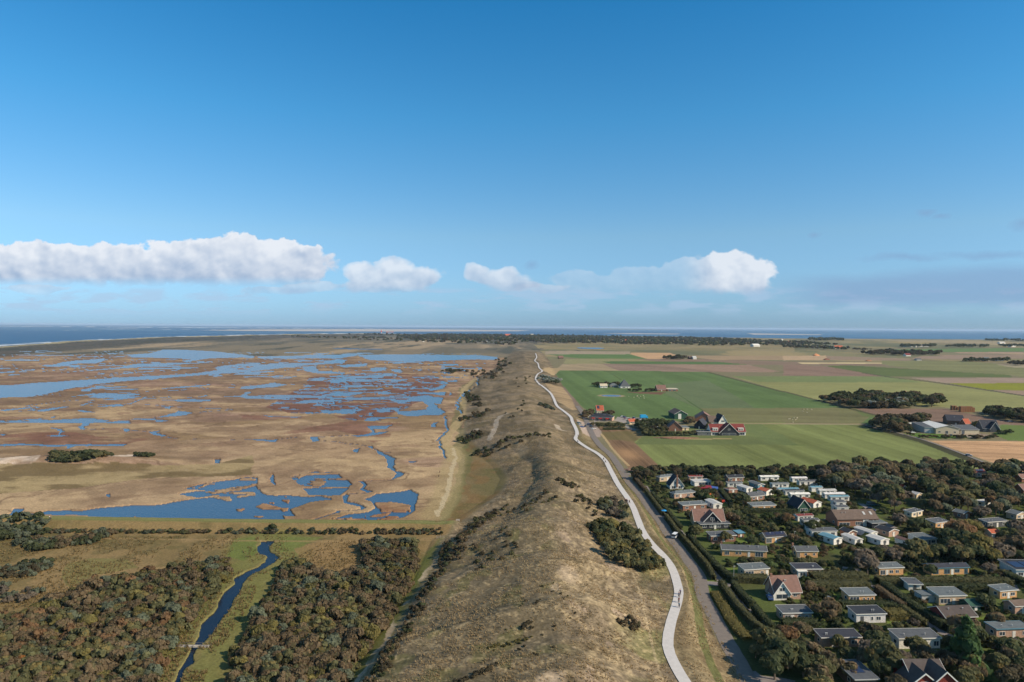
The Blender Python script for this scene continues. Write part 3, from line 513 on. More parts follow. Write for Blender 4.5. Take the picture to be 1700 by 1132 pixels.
q0 = at('L', (488, 412)); a = MB(); a.prism([(q0.x + 13 * math.cos(t), q0.y + 11 * math.sin(t)) for t in [i * math.pi / 10 for i in range(20)]], -.2, .12, 'z'); tag(a.build("pond_water", wm), kind='structure')
fpond = FPOND; a = MB(); pts = [(fpond.x + 58 * math.cos(t) * 1.0, fpond.y + 95 * math.sin(t) * (1 + .2 * math.sin(3 * t))) for t in [i * math.pi / 12 for i in range(24)]]
a.prism(pts, .1, 1.6, 'z'); tag(a.build("lake_water", wm), kind='structure')
# sea
ys = HY + np.concatenate([np.geomspace(.35, 3, 14), np.arange(3.3, 62, .45)])[::-1]
SX, SY = fan(-420, 2120, 3.0, ys)
base = cc(60, 98, 136); c = np.zeros(SX.shape + (3,)); c[:] = base
def smix(m, col):
    global c
    m = np.clip(m, 0, 1)[..., None]; c = c * (1 - m) + col * m
su = to_u(SX, SY); cfr = coast_frac(SX, SY)
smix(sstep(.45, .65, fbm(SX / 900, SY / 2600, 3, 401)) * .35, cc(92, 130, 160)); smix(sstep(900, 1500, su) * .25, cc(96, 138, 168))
fo = fbm(SX / 160, SY / 60, 3, 402); lf_ = sstep(700, 520, su)
smix(lf_ * sstep(.03, .012, np.abs(cfr - 1.045 - .012 * (fbm(SX / 300, SY / 300, 2, 403) - .5))) * sstep(.4, .55, fo) * .95, cc(216, 220, 222))
smix(lf_ * sstep(.02, .004, np.abs(cfr - 1.09 - .02 * (fbm(SX / 400, SY / 900, 2, 404) - .5))) * sstep(.5, .6, fo) * .6, cc(200, 208, 214))
pyy = HY + CAM_H * FPX / SY
for y0, w, u0, u1, th in [(4.6, .5, -200, 640, .46), (10.2, .4, 40, 240, .56), (7.6, .35, 150, 420, .55), (15, .5, 20, 140, .62)]:
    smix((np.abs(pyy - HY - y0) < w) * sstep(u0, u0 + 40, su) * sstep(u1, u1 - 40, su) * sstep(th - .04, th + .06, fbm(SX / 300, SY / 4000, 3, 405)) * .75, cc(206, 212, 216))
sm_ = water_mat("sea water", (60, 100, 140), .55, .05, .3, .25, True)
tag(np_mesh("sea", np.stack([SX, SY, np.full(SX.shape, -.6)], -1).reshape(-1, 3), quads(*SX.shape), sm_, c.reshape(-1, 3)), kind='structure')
# sand flats and the island beyond the strait
sandm = mat("pale sand", (172, 168, 166), rough=1, noise=.1, scale=.002)
for pts, zz in [([(330, 548.2), (420, 546.8), (560, 546.2), (700, 546.4), (880, 548.2), (860, 549.6), (700, 550.2), (520, 549.8), (400, 549.2)], 0), ([(995, 553.4), (1050, 553), (1130, 554), (1120, 554.8), (1040, 554.4)], 0), ([(1240, 553.2), (1365, 555.3), (1360, 556), (1250, 555.4)], 0)]:
    q = W2('S', [(x, y - (x - 850) * .00647 * 0) for x, y in pts]); a = MB(); a.prism([tuple(p) for p in q], -.9, 1.0, 'z'); tag(a.build("sand_flat", sandm), kind='structure')
a = MB(); ridge_pts = []
P0 = at('S', (700, 545.2)); P1 = at('S', (1140, 547.4)); n = 60; vs = []; fs = []
for i in range(n + 1):
    t = i / n; p = P0.lerp(P1, t); hgt = 8 + 28 * math.exp(-((t - .66) / .13) ** 2) + 10 * vn(np.array([t * 14.]), np.array([.5]), 8)[0]
    hgt *= min(1, t * 8, (1 - t) * 8) + .02
    vs += [(p.x, p.y - 500, -.7), (p.x, p.y, hgt), (p.x, p.y + 900, -.7)]
for i in range(n): fs += [(3 * i, 3 * i + 3, 3 * i + 4, 3 * i + 1), (3 * i + 1, 3 * i + 4, 3 * i + 5, 3 * i + 2)]
a.add(vs, fs); tag(a.build("hills", mat("far hills", (110, 118, 104), rough=1)), kind='structure')

# ---- cloud band: part of the sky dome, 170 km out
RC = 170000.0
uu = np.arange(-420, 2130, 1.6); vv = np.concatenate([np.arange(2, 200, 1.1)])
U, V_ = np.meshgrid(uu, vv)
PY = HY + .00647 * (U - 850) - V_
def env(puffs, U, PY):
    e = np.full(U.shape, -1.0)
    for (u, y, ru, ry) in puffs: e = np.maximum(e, 1 - np.sqrt(((U - u) / ru) ** 2 + ((PY - y) / ry) ** 2))
    return e
CL = [((-40, 438, 100, 34), (60, 440, 120, 38), (170, 440, 120, 36), (270, 440, 110, 36), (370, 436, 100, 42), (440, 436, 90, 40), (495, 440, 62, 34), (-200, 440, 160, 36)),
      ((603, 455, 34, 22), (648, 454, 44, 28), (700, 460, 42, 20), (640, 474, 80, 14)),
      ((788, 453, 22, 17), (832, 461, 46, 17), (850, 472, 44, 10)),
      ((960, 470, 50, 20), (1010, 474, 70, 16), (1090, 466, 80, 24), (1150, 458, 60, 30), (1200, 452, 60, 34), (1238, 456, 44, 34)),
      ((60, 480, 60, 8), (455, 484, 60, 8), (520, 476, 50, 9), (900, 478, 50, 8))]
BASE = [473, 488, 487, 490, 492]
ALPHA = np.zeros(U.shape); COLR = np.zeros(U.shape + (3,))
def bill(x, y, s):
    t = 0; a_ = 1; r = 0
    for i in range(5):
        ca, sa = math.cos(.9 * i + .4), math.sin(.9 * i + .4); xr, yr = (x * ca - y * sa) * 2 ** i, (x * sa + y * ca) * 2 ** i
        r += a_ * (1 - np.abs(2 * vn(xr + 3.7 * i, yr, s + i) - 1) ** 1.6); t += a_; a_ *= .48
    return r / t
lit, shade, skyc = np.array(lin((236, 240, 247))), np.array(lin((164, 184, 212))), np.array(lin((150, 188, 222)))  # sunlit tops and shaded undersides of the clouds are put into the emitted colour
WU = U + 16 * (fbm(U / 30, PY / 24, 4, 501) - .5); WY = PY + 12 * (fbm(U / 30, PY / 24, 4, 502) - .5)
def dens(cl, U, PY, du=0, dy=0):
    wu = U + du; wy = PY + dy
    return env(cl, wu + 18 * (fbm(wu / 34, wy / 26, 4, 501) - .5), wy + 14 * (fbm(wu / 34, wy / 26, 4, 502) - .5)) * 1.5 + .75 * (bill(wu / 42, wy / 30, 503) - .62) + .30 * (bill(wu / 17, wy / 13, 504) - .6) + .14 * (bill(wu / 7, wy / 6, 506) - .6) - .06
amp = [.95, .78, .72, .85, .5]
for k, cl in enumerate(CL):
    d0 = dens(cl, U, PY)
    bs = sstep(BASE[k] + 8, BASE[k] - 16, PY + 5 * (fbm(U / 24, PY / 30, 3, 505) - .5))
    soft = .32 if k == 0 else .48
    tt = np.clip((BASE[k] - PY) / (64 if k == 0 else 46), 0, 1); soft = soft * (1.15 - .75 * tt)
    al = sstep(-.02, soft, d0) * bs * amp[k]
    if k == 3: al *= .30 + .70 * sstep(1120, 1190, U)
    if k in (1, 2): al *= .45 + .55 * sstep(.0, .6, d0)
    if k: al *= sstep(.24, .50, bill(U / 55 + 4, PY / 34, 530 + k) + .25 * (k == 3) * sstep(1150, 1200, U) + .1)
    def eb(s, du, dy, sd): return bill(U / s, PY / (s * .8), sd) - bill((U + du) / s, (PY + dy) / (s * .8), sd)
    tt = np.clip((BASE[k] - PY) / (64 if k == 0 else 46), 0, 1)
    L = .10 + .80 * tt ** .75 + 0.95 * eb(70, 13, -13, 540 + k) + 0.55 * eb(33, 6, -7, 550 + k) + .10 * eb(14, 3, -3, 560 + k) + .10 * sstep(.5, .1, d0) * tt
    if k == 0: L = L - .30 * np.exp(-((U - 285) / 60) ** 2) * sstep(415, 440, PY)
    if k == 3: L = L + .28 * sstep(1150, 1200, U) - .12
    L = np.clip(L, 0, 1); colr = shade + (lit - shade) * (L ** 1.15)[..., None]
    ALPHA_n = ALPHA + al * (1 - ALPHA); w = (al * (1 - ALPHA) / np.maximum(ALPHA_n, 1e-6))[..., None]
    COLR = COLR * (1 - w) + colr * w; ALPHA = ALPHA_n
veil = sstep(1240, 1420, U) * sstep(432, 462, PY - 10 * (fbm(U / 120, PY / 30, 3, 511) - .5) * 2 - 14 * sstep(1700, 1300, U)) * sstep(516, 492, PY + 10 * (fbm(U / 90, PY / 30, 3, 512) - .5)) * .62
for (u, y, ru, ry) in [(1535, 352, 22, 8), (1560, 360, 20, 6), (1352, 390, 14, 6), (1695, 372, 30, 14), (1500, 428, 90, 8), (1640, 424, 120, 9), (860, 265, 24, 5), (880, 440, 16, 10)]:
    veil = np.maximum(veil, .5 * np.clip(1 - np.hypot((WU - u) / ru, (WY - y) / ry), 0, 1))
low = sstep(474, 486, PY) * sstep(530, 505, PY) * sstep(.45, .68, fbm(U / 60, PY / 13, 4, 513)) * .55
for al, colr in [(veil, np.array(lin((133, 163, 202)))), (low, np.array(lin((176, 200, 228))))]:
    A2 = ALPHA + al * (1 - ALPHA); w = (al * (1 - ALPHA) / np.maximum(A2, 1e-6))[..., None]; COLR = COLR * (1 - w) + colr * w; ALPHA = A2
ek = (U - 850) / FPX; dirn = np.stack([ek, np.ones(U.shape), V_ / FPX], -1); dirn /= np.linalg.norm(dirn, axis=-1, keepdims=True)
VV = (dirn * RC); VV[..., 2] += CAM_H
cm = bpy.data.materials.new("cloud"); cm.use_nodes = True; nt = cm.node_tree; nt.nodes.clear()
o_ = nt.nodes.new("ShaderNodeOutputMaterial"); tr = nt.nodes.new("ShaderNodeBsdfTransparent"); em = nt.nodes.new("ShaderNodeEmission"); mx = nt.nodes.new("ShaderNodeMixShader")
a1 = nt.nodes.new("ShaderNodeAttribute"); a1.attribute_name = "Col"; a2 = nt.nodes.new("ShaderNodeAttribute"); a2.attribute_name = "Alpha"
em.inputs[1].default_value = 2 ** -S.view_settings.exposure
nt.links.new(a1.outputs["Color"], em.inputs[0]); nt.links.new(a2.outputs["Fac"], mx.inputs[0]); nt.links.new(tr.outputs[0], mx.inputs[1]); nt.links.new(em.outputs[0], mx.inputs[2]); nt.links.new(mx.outputs[0], o_.inputs[0])
q = quads(*U.shape); am = ALPHA.ravel(); keep = am[q].max(1) > .003
skyo = np_mesh("sky", VV.reshape(-1, 3), q[keep], cm, COLR.reshape(-1, 3))
fa = skyo.data.attributes.new("Alpha", 'FLOAT', 'POINT'); fa.data.foreach_set("value", am.astype(np.float32)); tag(skyo, kind='structure')
del VV, COLR, U, V_, dirn

# ---- haze
HAZE = 0.5 / 25000
a = MB(); a.box(-90000, 90000, -400, 140000, -6, 125); hm = bpy.data.materials.new("haze"); hm.use_nodes = True; nt = hm.node_tree; nt.nodes.clear()
o_ = nt.nodes.new("ShaderNodeOutputMaterial"); pv = nt.nodes.new("ShaderNodeVolumePrincipled"); pv.inputs["Density"].default_value = HAZE; pv.inputs["Color"].default_value = (.72, .86, 1, 1); pv.inputs["Anisotropy"].default_value = .0
nt.links.new(pv.outputs[0], o_.inputs["Volume"]); 
if HAZE: tag(a.build("haze", hm), kind='stuff')

# ---- paths and roads draped on the ground
def ribbon(name, pts, w, m, lift=.05, kind='structure', step=3.0, wf=None, jit=0):
    P = [Vector((p[0], p[1])) for p in pts]; Q = []
    for i in range(len(P) - 1):
        p0 = P[max(i - 1, 0)]; p1 = P[i]; p2 = P[i + 1]; p3 = P[min(i + 2, len(P) - 1)]; n = max(1, int((p2 - p1).length / step))
        for j in range(n):
            t = j / n; Q.append(.5 * ((2 * p1) + (p2 - p0) * t + (2 * p0 - 5 * p1 + 4 * p2 - p3) * t * t + (3 * p1 - p0 - 3 * p2 + p3) * t ** 3))
    Q.append(P[-1]); vs = []
    Q = np.array([tuple(q) for q in Q]); T = np.gradient(Q, axis=0); T /= np.linalg.norm(T, axis=1, keepdims=True) + 1e-9; N = np.stack([T[:, 1], -T[:, 0]], 1)
    cols = []
    for s in (-1, -.4, .4, 1):
        e = Q + N * s * w / 2 * (1 + jit * (vn(Q[:, 1:2] / 2.5, Q[:, 0:1] * 0 + s, 77) - .5) * (abs(s) == 1))
        cols.append(e)
    E = np.stack(cols, 1); zc = height(E[..., 0], E[..., 1]); zc = np.maximum(zc, zc.mean(1, keepdims=True)) 
    lf2 = lift + np.maximum(0, E[..., 1] - 250) * .00045
    V = np.concatenate([E, (zc + lf2)[..., None]], -1)
    return tag(np_mesh(name, V.reshape(-1, 3), quads(len(Q), 4), m), kind=kind)
shellm = mat("pale shell paving", (196, 194, 195), rough=.9, noise=.07, scale=.9); asph = mat("road paving", (121, 114, 109), rough=.9, noise=.12, scale=.6); lanem = mat("lane paving", (128, 122, 122), rough=.9, noise=.15, scale=.5)
pp = [at_np(x, y, z) for x, y, z in PATH_PX]; ribbon("cycle_path", pp, 2.95, shellm, .14, jit=.05)
ribbon("road", W2('S', ROAD_PX), 4.7, asph, .05, jit=.12)
ribbon("farm_road", W2('M', [(575, 706), (1000, 812), (1552, 1018), (1760, 1080)]), 1.8, lanem, .06)
LANES = [('H', [(250, 230), (330, 350), (440, 470), (520, 580), (640, 740), (760, 880), (860, 1000), (900, 1040)], 2.6), ('J', [(700, 235), (830, 245), (990, 262)], 4.0), ('J', [(960, 270), (1080, 460), (1230, 640), (1330, 690)], 2.6), ('J', [(1080, 460), (1160, 470)], 2),
         ('H', [(380, 480), (480, 488)], 3), ('H', [(850, 270), (920, 350), (980, 410)], 3), ('K', [(385, 215), (410, 260), (530, 280)], 3.4), ('K', [(530, 275), (640, 350), (720, 420), (850, 530), (1000, 640), (1120, 700)], 3.0), ('K', [(0, 125), (200, 130)], 1.5),
         ('I', [(340, 375), (420, 430), (470, 500), (620, 575)], 3), ('I', [(190, 895), (310, 915), (380, 1020)], 2.4), ('K', [(1590, 250), (1620, 300)], 3.4), ('J', [(1120, 980), (1200, 1035), (1400, 1060), (1500, 1080)], 4), ('H', [(100, 130), (170, 140)], 4)]
for z, p, w in LANES: ribbon("lane", W2(z, p), w, lanem, .04, jit=.2)
# ================================================================ BUILDINGS
PALC = dict(W=(222, 222, 220), OB=(204, 160, 114), BR=(140, 104, 88), PB=(176, 146, 130), LB=(190, 168, 144), GR=(96, 104, 109), DG=(84, 88, 94), DK=(56, 58, 68), TR=(126, 98, 90), RR=(118, 56, 52), OR=(172, 92, 66), BL=(86, 132, 156),
            GN=(50, 84, 72), BK=(48, 52, 60), BN=(104, 90, 82), DB=(84, 76, 74), LG=(180, 182, 184), ST=(190, 180, 160), TL=(96, 140, 160), CR=(224, 206, 176), MR=(126, 56, 48), PW=(214, 214, 218))
def pm(k, kind='paint'):
    rr = {'roof': .85, 'wall': .9, 'paint': .6}[kind]
    return mat(kind + ' ' + k, PALC[k], rough=rr, noise=.16 if kind != 'paint' else .05, scale=.9 if kind == 'roof' else 2.2, objvar=.05, bump=.3 if kind == 'wall' else 0)
GLASS = mat("window glass", (58, 70, 84), rough=.15, noise=.2, scale=.6, spec=.6)
SOLAR = mat("solar panel", (44, 50, 76), rough=.3, noise=.1, spec=.5)
BBOX = []      # screen boxes of buildings, used only to keep planting off their walls
FOOT = []
LAND = []      # landmarks for naming neighbours: (X, Y, phrase)
def window(par, x0, x1, z0, z1, y, fcol='W', n=2, axis='y'):
    """frame ring with mullions standing 4 cm proud of the wall at y (facing -y), glass inside"""
    t = .09; a = MB()
    def bx(u0, u1, w0, w1, d0, d1, M):
        if axis == 'y': M.box(u0, u1, y - d1, y - d0, w0, w1)
        else: M.box(y - d1, y - d0, u0, u1, w0, w1)
    bx(x0, x1, z0, z0 + t, .005, .06, a); bx(x0, x1, z1 - t, z1, .005, .06, a); bx(x0, x0 + t, z0 + t, z1 - t, .005, .06, a); bx(x1 - t, x1, z0 + t, z1 - t, .005, .06, a)
    for i in range(1, n):
        u = x0 + (x1 - x0) * i / n; bx(u - t / 2, u + t / 2, z0 + t, z1 - t, .005, .05, a)
    w = a.build("window", pm(fcol), par); g = MB(); bx(x0 + t, x1 - t, z0 + t, z1 - t, .004, .025, g); g.build("pane", GLASS, w); return w
def house(name, label, cat, z, L_, R_, depth=8, h=2.7, roof=('mono', .4), rc='GR', wc='OB', fc='W', wins=None, door=.5, chim=None, solar=None, grp=None, over=.45, side=True, extra=None, rz=None, near='', wfc='W', rot=None, land=None):
    a_, b_ = at(z, L_), at(z, R_); w = (b_ - a_).length; ang = math.atan2(b_.y - a_.y, b_.x - a_.x)
    if rot is not None: ang = R(rot)
    ang = max(-.5, min(.5, ang)) if rot is None else ang
    m_ = (a_ + b_) / 2; c = Vector((m_.x - math.sin(ang) * depth / 2, m_.y + math.cos(ang) * depth / 2, 0))
    c.z = max(0, hz(c.x, c.y)) - .05
    o = empty(name, c, ang); tag(o, label, cat, grp); x0, x1, y0, y1 = -w / 2, w / 2, -depth / 2, depth / 2
    k, rise = roof[0], roof[1]; rise = rise * .7 if k == 'mono' else rise; W_, RF = pm(wc, 'wall'), pm(rc, 'roof'); T = .16; e = over
    A = MB()
    if k == 'mono':      # low pitch rising to the back
        A.prism([(y0, -.3), (y1, -.3), (y1, h + rise), (y0, h)], x0, x1, 'x'); A.build("wall", W_, o)
        s = rise / depth; zf, zb = h - s * e, h + rise + s * e
        MB().prism([(y0 - e, zf), (y1 + e, zb), (y1 + e, zb + T), (y0 - e, zf + T)], x0 - e, x1 + e, 'x').build("roof", RF, o)
        F = MB(); q = .05; F.box(x0 - e - q, x1 + e + q, y0 - e - q, y0 - e, zf - .08, zf + T + .06); F.box(x0 - e - q, x1 + e + q, y1 + e, y1 + e + q, zb - .08, zb + T + .06)
        for xx in (x0 - e - q, x1 + e): F.prism([(y0 - e, zf - .08), (y1 + e, zb - .08), (y1 + e, zb + T + .06), (y0 - e, zf + T + .06)], xx, xx + q, 'x')
        F.build("fascia", pm(fc), o); top = h + rise
    elif k == 'gx':      # ridge along x
        A.prism([(y0, -.3), (y1, -.3), (y1, h), (0, h + rise), (y0, h)], x0, x1, 'x'); A.build("wall", W_, o)
        s = rise / (depth / 2); F = MB(); Rm = MB()
        for sg in (-1, 1):
            pts = [(0, h + rise + .02), (sg * (depth / 2 + e), h - s * e + .02), (sg * (depth / 2 + e), h - s * e + T), (0, h + rise + T)]
            Rm.prism(pts, x0 - e, x1 + e, 'x')
            for xx in (x0 - e - .06, x1 + e): F.prism([(p[0], p[1] - .06 if i < 2 else p[1] + .03) for i, p in enumerate(pts)], xx, xx + .06, 'x')
            F.box(x0 - e, x1 + e, min(sg * (depth / 2 + e), sg * (depth / 2 + e + .06)), max(sg * (depth / 2 + e), sg * (depth / 2 + e + .06)), h - s * e - .05, h - s * e + T)
        Rm.build("roof", RF, o); F.build("bargeboard", pm(fc), o); top = h + rise
    elif k == 'gy':      # gable faces the front
        A.prism([(x0, -.3), (x1, -.3), (x1, h), (0, h + rise), (x0, h)], y0, y1, 'y'); A.build("wall", W_, o)
        s = rise / (w / 2); F = MB(); F2 = MB(); Rm = MB()
        for sg in (-1, 1):
            pts = [(0, h + rise + .02), (sg * (w / 2 + e), h - s * e + .02), (sg * (w / 2 + e), h - s * e + T), (0, h + rise + T)]
            Rm.prism(pts, y0 - e, y1 + e, 'y'); pf = [(p[0], p[1] - .16 if i < 2 else p[1] + .03) for i, p in enumerate(pts)]
            F.prism(pf, y0 - e - .07, y0 - e, 'y'); F2.prism(pf, y1 + e, y1 + e + .07, 'y')
        F.build("bargeboard", pm(fc), o); F2.build("bargeboard", pm(fc), o)
        Rm.build("roof", RF, o); top = h + rise
    elif k in ('hip', 'pyr'):
        A.box(x0, x1, y0, y1, -.3, h); A.build("wall", W_, o); hx = max(0, w / 2 - depth / 2) if k == 'hip' else .3; b = MB()
        b.add([(x0 - e, y0 - e, h), (x1 + e, y0 - e, h), (x1 + e, y1 + e, h), (x0 - e, y1 + e, h), (-hx, 0, h + rise), (hx, 0, h + rise)], [(0, 1, 5, 4), (1, 2, 5), (2, 3, 4, 5), (3, 0, 4), (0, 3, 2, 1)])
        b.build("roof", RF, o); F = MB(); F.box(x0 - e - .05, x1 + e + .05, y0 - e - .06, y0 - e, h - .12, h + .1); F.box(x0 - e - .06, x0 - e, y0 - e, y1 + e, h - .12, h + .1); F.box(x1 + e, x1 + e + .06, y0 - e, y1 + e, h - .12, h + .1); F.build("fascia", pm(fc), o); top = h + rise
    if wins is None:
        n = max(1, int(w / 3.2)); wins = []
        for i in range(n):
            u = (i + .5) / n
            if door is not None and abs(u - door) < .5 / n and n > 1: continue
            wins.append((u - .9 / w, u + .9 / w, .85, 2.05))
    for i, q in enumerate(wins):
        f = max(0.02, q[0]), min(.98, q[1]); window(o, x0 + f[0] * w, x0 + f[1] * w, q[2], q[3], y0, wfc, 1 if (f[1] - f[0]) * w < 1.1 else 2 if (f[1] - f[0]) * w < 2.6 else 3)
    if door is not None:
        dx = x0 + door * w; d = MB().box(dx - .48, dx + .48, y0 - .07, y0 - .005, 0, 2.1).build("door", pm('W' if wc not in ('W', 'CR', 'PW') else 'DG'), o); MB().box(dx + .3, dx + .4, y0 - .12, y0 - .07, 1, 1.08).build("handle", pm('DK'), d)
    if side: window(o, y0 + depth * .25, y0 + depth * .25 + 1.3, .9, 2.0, x0, wfc, 1, 'x')
    if chim is not None:
        cx, cy, chh = chim; MB().box(x0 + cx * w - .35, x0 + cx * w + .35, cy - .35, cy + .35, h * .6, top + chh).build("chimney", pm('BR', 'wall'), o)
    if solar:
        for (u0, u1, v0, v1) in solar:
            s = (rise / depth if k == 'mono' else rise / (depth / 2)); P = MB(); ya, yb = (y0 + v0 * depth, y0 + v1 * depth) if k == 'mono' else (y0 + v0 * depth / 2, y0 + v1 * depth / 2)
            zz = lambda yv: h + s * (yv - y0) + T + .05
            P.prism([(ya, zz(ya)), (yb, zz(yb)), (yb, zz(yb) + .06), (ya, zz(ya) + .06)], x0 + u0 * w, x0 + u1 * w, 'x'); P.build("solar_panel", SOLAR, o)
    r_ = random.Random(int(c.x * 7 + c.y))
    if k in ('mono', 'gx', 'hip') and w > 6:
        for i in range(2):
            vx, vy = x0 + r_.uniform(.15, .85) * w, y0 + depth * .3
            zz = h + (rise / depth * (vy - y0) if k == 'mono' else rise / (depth / 2) * (vy - y0)); P = MB(); P.tube((vx, vy, zz), (vx, vy, zz + .65), .11, .11, 6); P.box(vx - .16, vx + .16, vy - .16, vy + .16, zz + .65, zz + .72); P.build("vent_pipe", pm('LG'), o)
    if extra: extra(o, x0, x1, y0, y1, h, w)
    cs = [Vector((sx, sy, 0)) for sx in (x0, x1) for sy in (y0, y1)]; Rm_ = Matrix.Rotation(ang, 3, 'Z'); cw = [Rm_ @ q + c for q in cs]
    xs = [to_px(q.x, q.y, zz)[0] for q in cw for zz in (c.z + .6, c.z + top)]; ys_ = [to_px(q.x, q.y, zz)[1] for q in cw for zz in (c.z + .6, c.z + top)]
    BBOX.append((min(xs), max(xs), min(ys_), max(ys_), c.y - depth / 2)); FOOT.append((c.x, c.y, math.hypot(w, depth) / 2 + .5, w / 2 + 1, depth / 2 + 1, ang))
    if land: LAND.append((c.x, c.y, land))
    return o
def glass_front(f0, f1, zb=.1, zt=2.2): return (f0, f1, zb, zt)
def patio(u0, u1, d=2.5):
    def f(o, x0, x1, y0, y1, h, w): MB().box(x0 + u0 * w, x0 + u1 * w, y0 - d, y0 - .08, -.1, .08).build("patio", pm('PB', 'wall'), o)
    return f
def wing(u0, u1, d, hh, wc, rc):           # lower wing in front of a facade
    def f(o, x0, x1, y0, y1, h, w):
        a = MB().box(x0 + u0 * w, x0 + u1 * w, y0 - d, y0 - .003, -.2, hh).build("wing", pm(wc, 'wall'), o); MB().box(x0 + u0 * w - .3, x0 + u1 * w + .3, y0 - d - .3, y0 - .01, hh, hh + .18).build("wing_roof", pm(rc, 'roof'), a)
        window(o, x0 + u0 * w + .6, x0 + u0 * w + 2.6, .7, 2.0, y0 - d)
    return f
def cross_gable(u, half, rise, wc, rc, out=.6, h0=None, fc='W', wnd=True, zwin=3.0):
    """a dormer-like cross gable facing the front, centred at fraction u"""
    def f(o, x0, x1, y0, y1, h, w):
        b = h0 if h0 is not None else h; cx = x0 + u * w
        g = MB().prism([(cx - half, -.2), (cx + half, -.2), (cx + half, b), (cx, b + rise), (cx - half, b)], y0 - out, y0 + (y1 - y0) * .5, 'y').build("gable_wall", pm(wc, 'wall'), o)
        Rm = MB(); F = MB(); s = rise / half
        for sg in (-1, 1):
            pts = [(cx, b + rise + .03), (cx + sg * (half + .4), b - s * .4 + .03), (cx + sg * (half + .4), b - s * .4 + .2), (cx, b + rise + .2)]
            Rm.prism(pts, y0 - out - .4, y0 + (y1 - y0) * .5, 'y'); F.prism([(p[0], p[1] - .2 if i < 2 else p[1] + .04) for i, p in enumerate(pts)], y0 - out - .48, y0 - out - .4, 'y')
        Rm.build("gable_roof", pm(rc, 'roof'), g); F.build("bargeboard", pm(fc), g)
        if wnd: window(o, cx - .9, cx + .9, zwin, zwin + 1.2, y0 - out); window(o, cx - half * .7, cx + half * .7, .5, 2.1, y0 - out)
    return f
G_B = "bungalows of the holiday park"; G_C = "white holiday chalets in the rows"
def bung(label, z, L_, R_, depth=8, *a, **k):
    k.setdefault('over', .28); a_ = (depth * .52,) + a
    return house("bungalow", label, "bungalow", z, L_, R_, *a_, grp=G_B, **k)
def chal(label, z, L_, R_, depth=4, h=2.4, roof=('gx', .45), rc='LG', wc='W', over=.2, **k):
    return house("holiday_chalet", label, "chalet", z, L_, R_, depth * .85, h, roof, rc, wc, over=over, grp=G_C, **k)
# ---- park, top left part
bung("grey hipped bungalow at the top left corner of the park", 'H', (370, 196), (500, 182), 7, 2.6, ('hip', 1.1), 'GR', 'LB', land="the grey hipped bungalow")
house("gabled_cottage", "steep gabled white cottage with a brick chimney up its front", "cottage", 'H', (455, 256), (566, 256), 7.5, 2.2, ('gy', 5.0), 'BK', 'W', wins=[(.12, .38, .3, 1.9), (.62, .88, .3, 1.9), (.3, .42, 3, 4.2), (.58, .7, 3, 4.2)], door=None, chim=(.5, -4, .9), land="the white gabled cottage")
chal("white chalet with a red roof near the top hedge", 'H', (610, 186), (722, 186), rc='RR', wc='PB', land="the red roofed chalet")
chal("pale flat chalet with a conservatory above the play lawn", 'H', (655, 232), (790, 226), 6, 2.5, ('mono', .3), 'LG', 'W', wins=[(.25, .8, .5, 2.1), (.84, .96, .5, 2.1)], door=None, land="the conservatory chalet")
bung("long grey hipped bungalow with a white door left of the play lawn", 'H', (490, 334), (672, 318), 8, 2.6, ('hip', 1.2), 'GR', 'PB', door=.28, land="the long hipped bungalow")
bung("brick bungalow with a pale slate-grey lean-to roof by the white caravan", 'H', (560, 432), (752, 420), 9, 2.7, ('mono', .5), 'GR', 'BR', extra=patio(.1, .4), land="the brick bungalow")
chal("light blue-grey mobile home end-on below the orange slide", 'H', (808, 418), (880, 414), 10, 2.5, ('gy', .5), 'LG', 'W', land="the pale mobile home")
house("chalet_villa", "large brown tiled villa with a dark timber gable and flat blue-grey extension", "villa", 'H', (660, 566), (893, 560), 7.5, 3.0, ('gx', 4.2), 'TR', 'OB', extra=cross_gable(.57, 4.3, 4.6, 'BK', 'TR', 1.2, 2.4, zwin=3.4), wins=[(.05, .18, .8, 2.2)], door=None, solar=None, land="the brown villa", rot=0)
house("flat_annex", "low blue-grey flat roofed annex in front of the brown villa", "annex", 'H', (705, 585), (940, 578), 5, 2.4, ('mono', .15), 'DG', 'BK', 'LG', side=False)
bung("stepped roof bungalow half hidden by a round tree", 'H', (790, 690), (992, 684), 9, 2.7, ('mono', .5), 'DG', 'BR', extra=patio(.0, .3), land="the stepped roof bungalow")
house("garden_shed", "small brick shed with a blue roof", "shed", 'H', (1010, 652), (1058, 648), 3, 2.0, ('mono', .2), 'BL', 'BR', 'BL', side=False, wins=[], land="the blue roofed shed")
bung("long orange brick bungalow with a white glazed end porch", 'H', (880, 800), (1245, 815), 8, 2.7, ('gx', 1.3), 'DG', 'OB', chim=(.03, 2, .6), wins=[(.06, .16, .5, 2.0), (.3, .36, .9, 1.9), (.38, .43, .9, 1.9), (.74, .92, .2, 2.1)], door=.6, land="the long orange bungalow")
bung("grey roofed corner bungalow with white framed glass doors and side brick wall", 'H', (1062, 975), (1262, 962), 9, 2.7, ('mono', .55), 'GR', 'LB', wins=[(.04, .38, .1, 2.2), (.66, .78, 1, 2.0)], door=.92, extra=patio(.1, .7, 3), land="the corner bungalow")
bung("dark roofed brick bungalow just under the top hedge", 'H', (930, 198), (1056, 192), 8, 2.6, ('gx', 1.2), 'BK', 'BR', land="the dark bungalow")
chal("white chalet with a dark grey roof below the dark bungalow", 'H', (925, 238), (1045, 238), rc='DG', land="the chalet under the dark bungalow")
chal("pale blue mobile home turned towards the lane", 'H', (1078, 284), (1128, 278), 9, 2.4, ('gy', .4), 'LG', 'W')
chal("brown tiled small chalet tucked behind a hedge", 'H', (935, 293), (1005, 287), 5, 2.2, ('hip', .9), 'TR', 'BR')
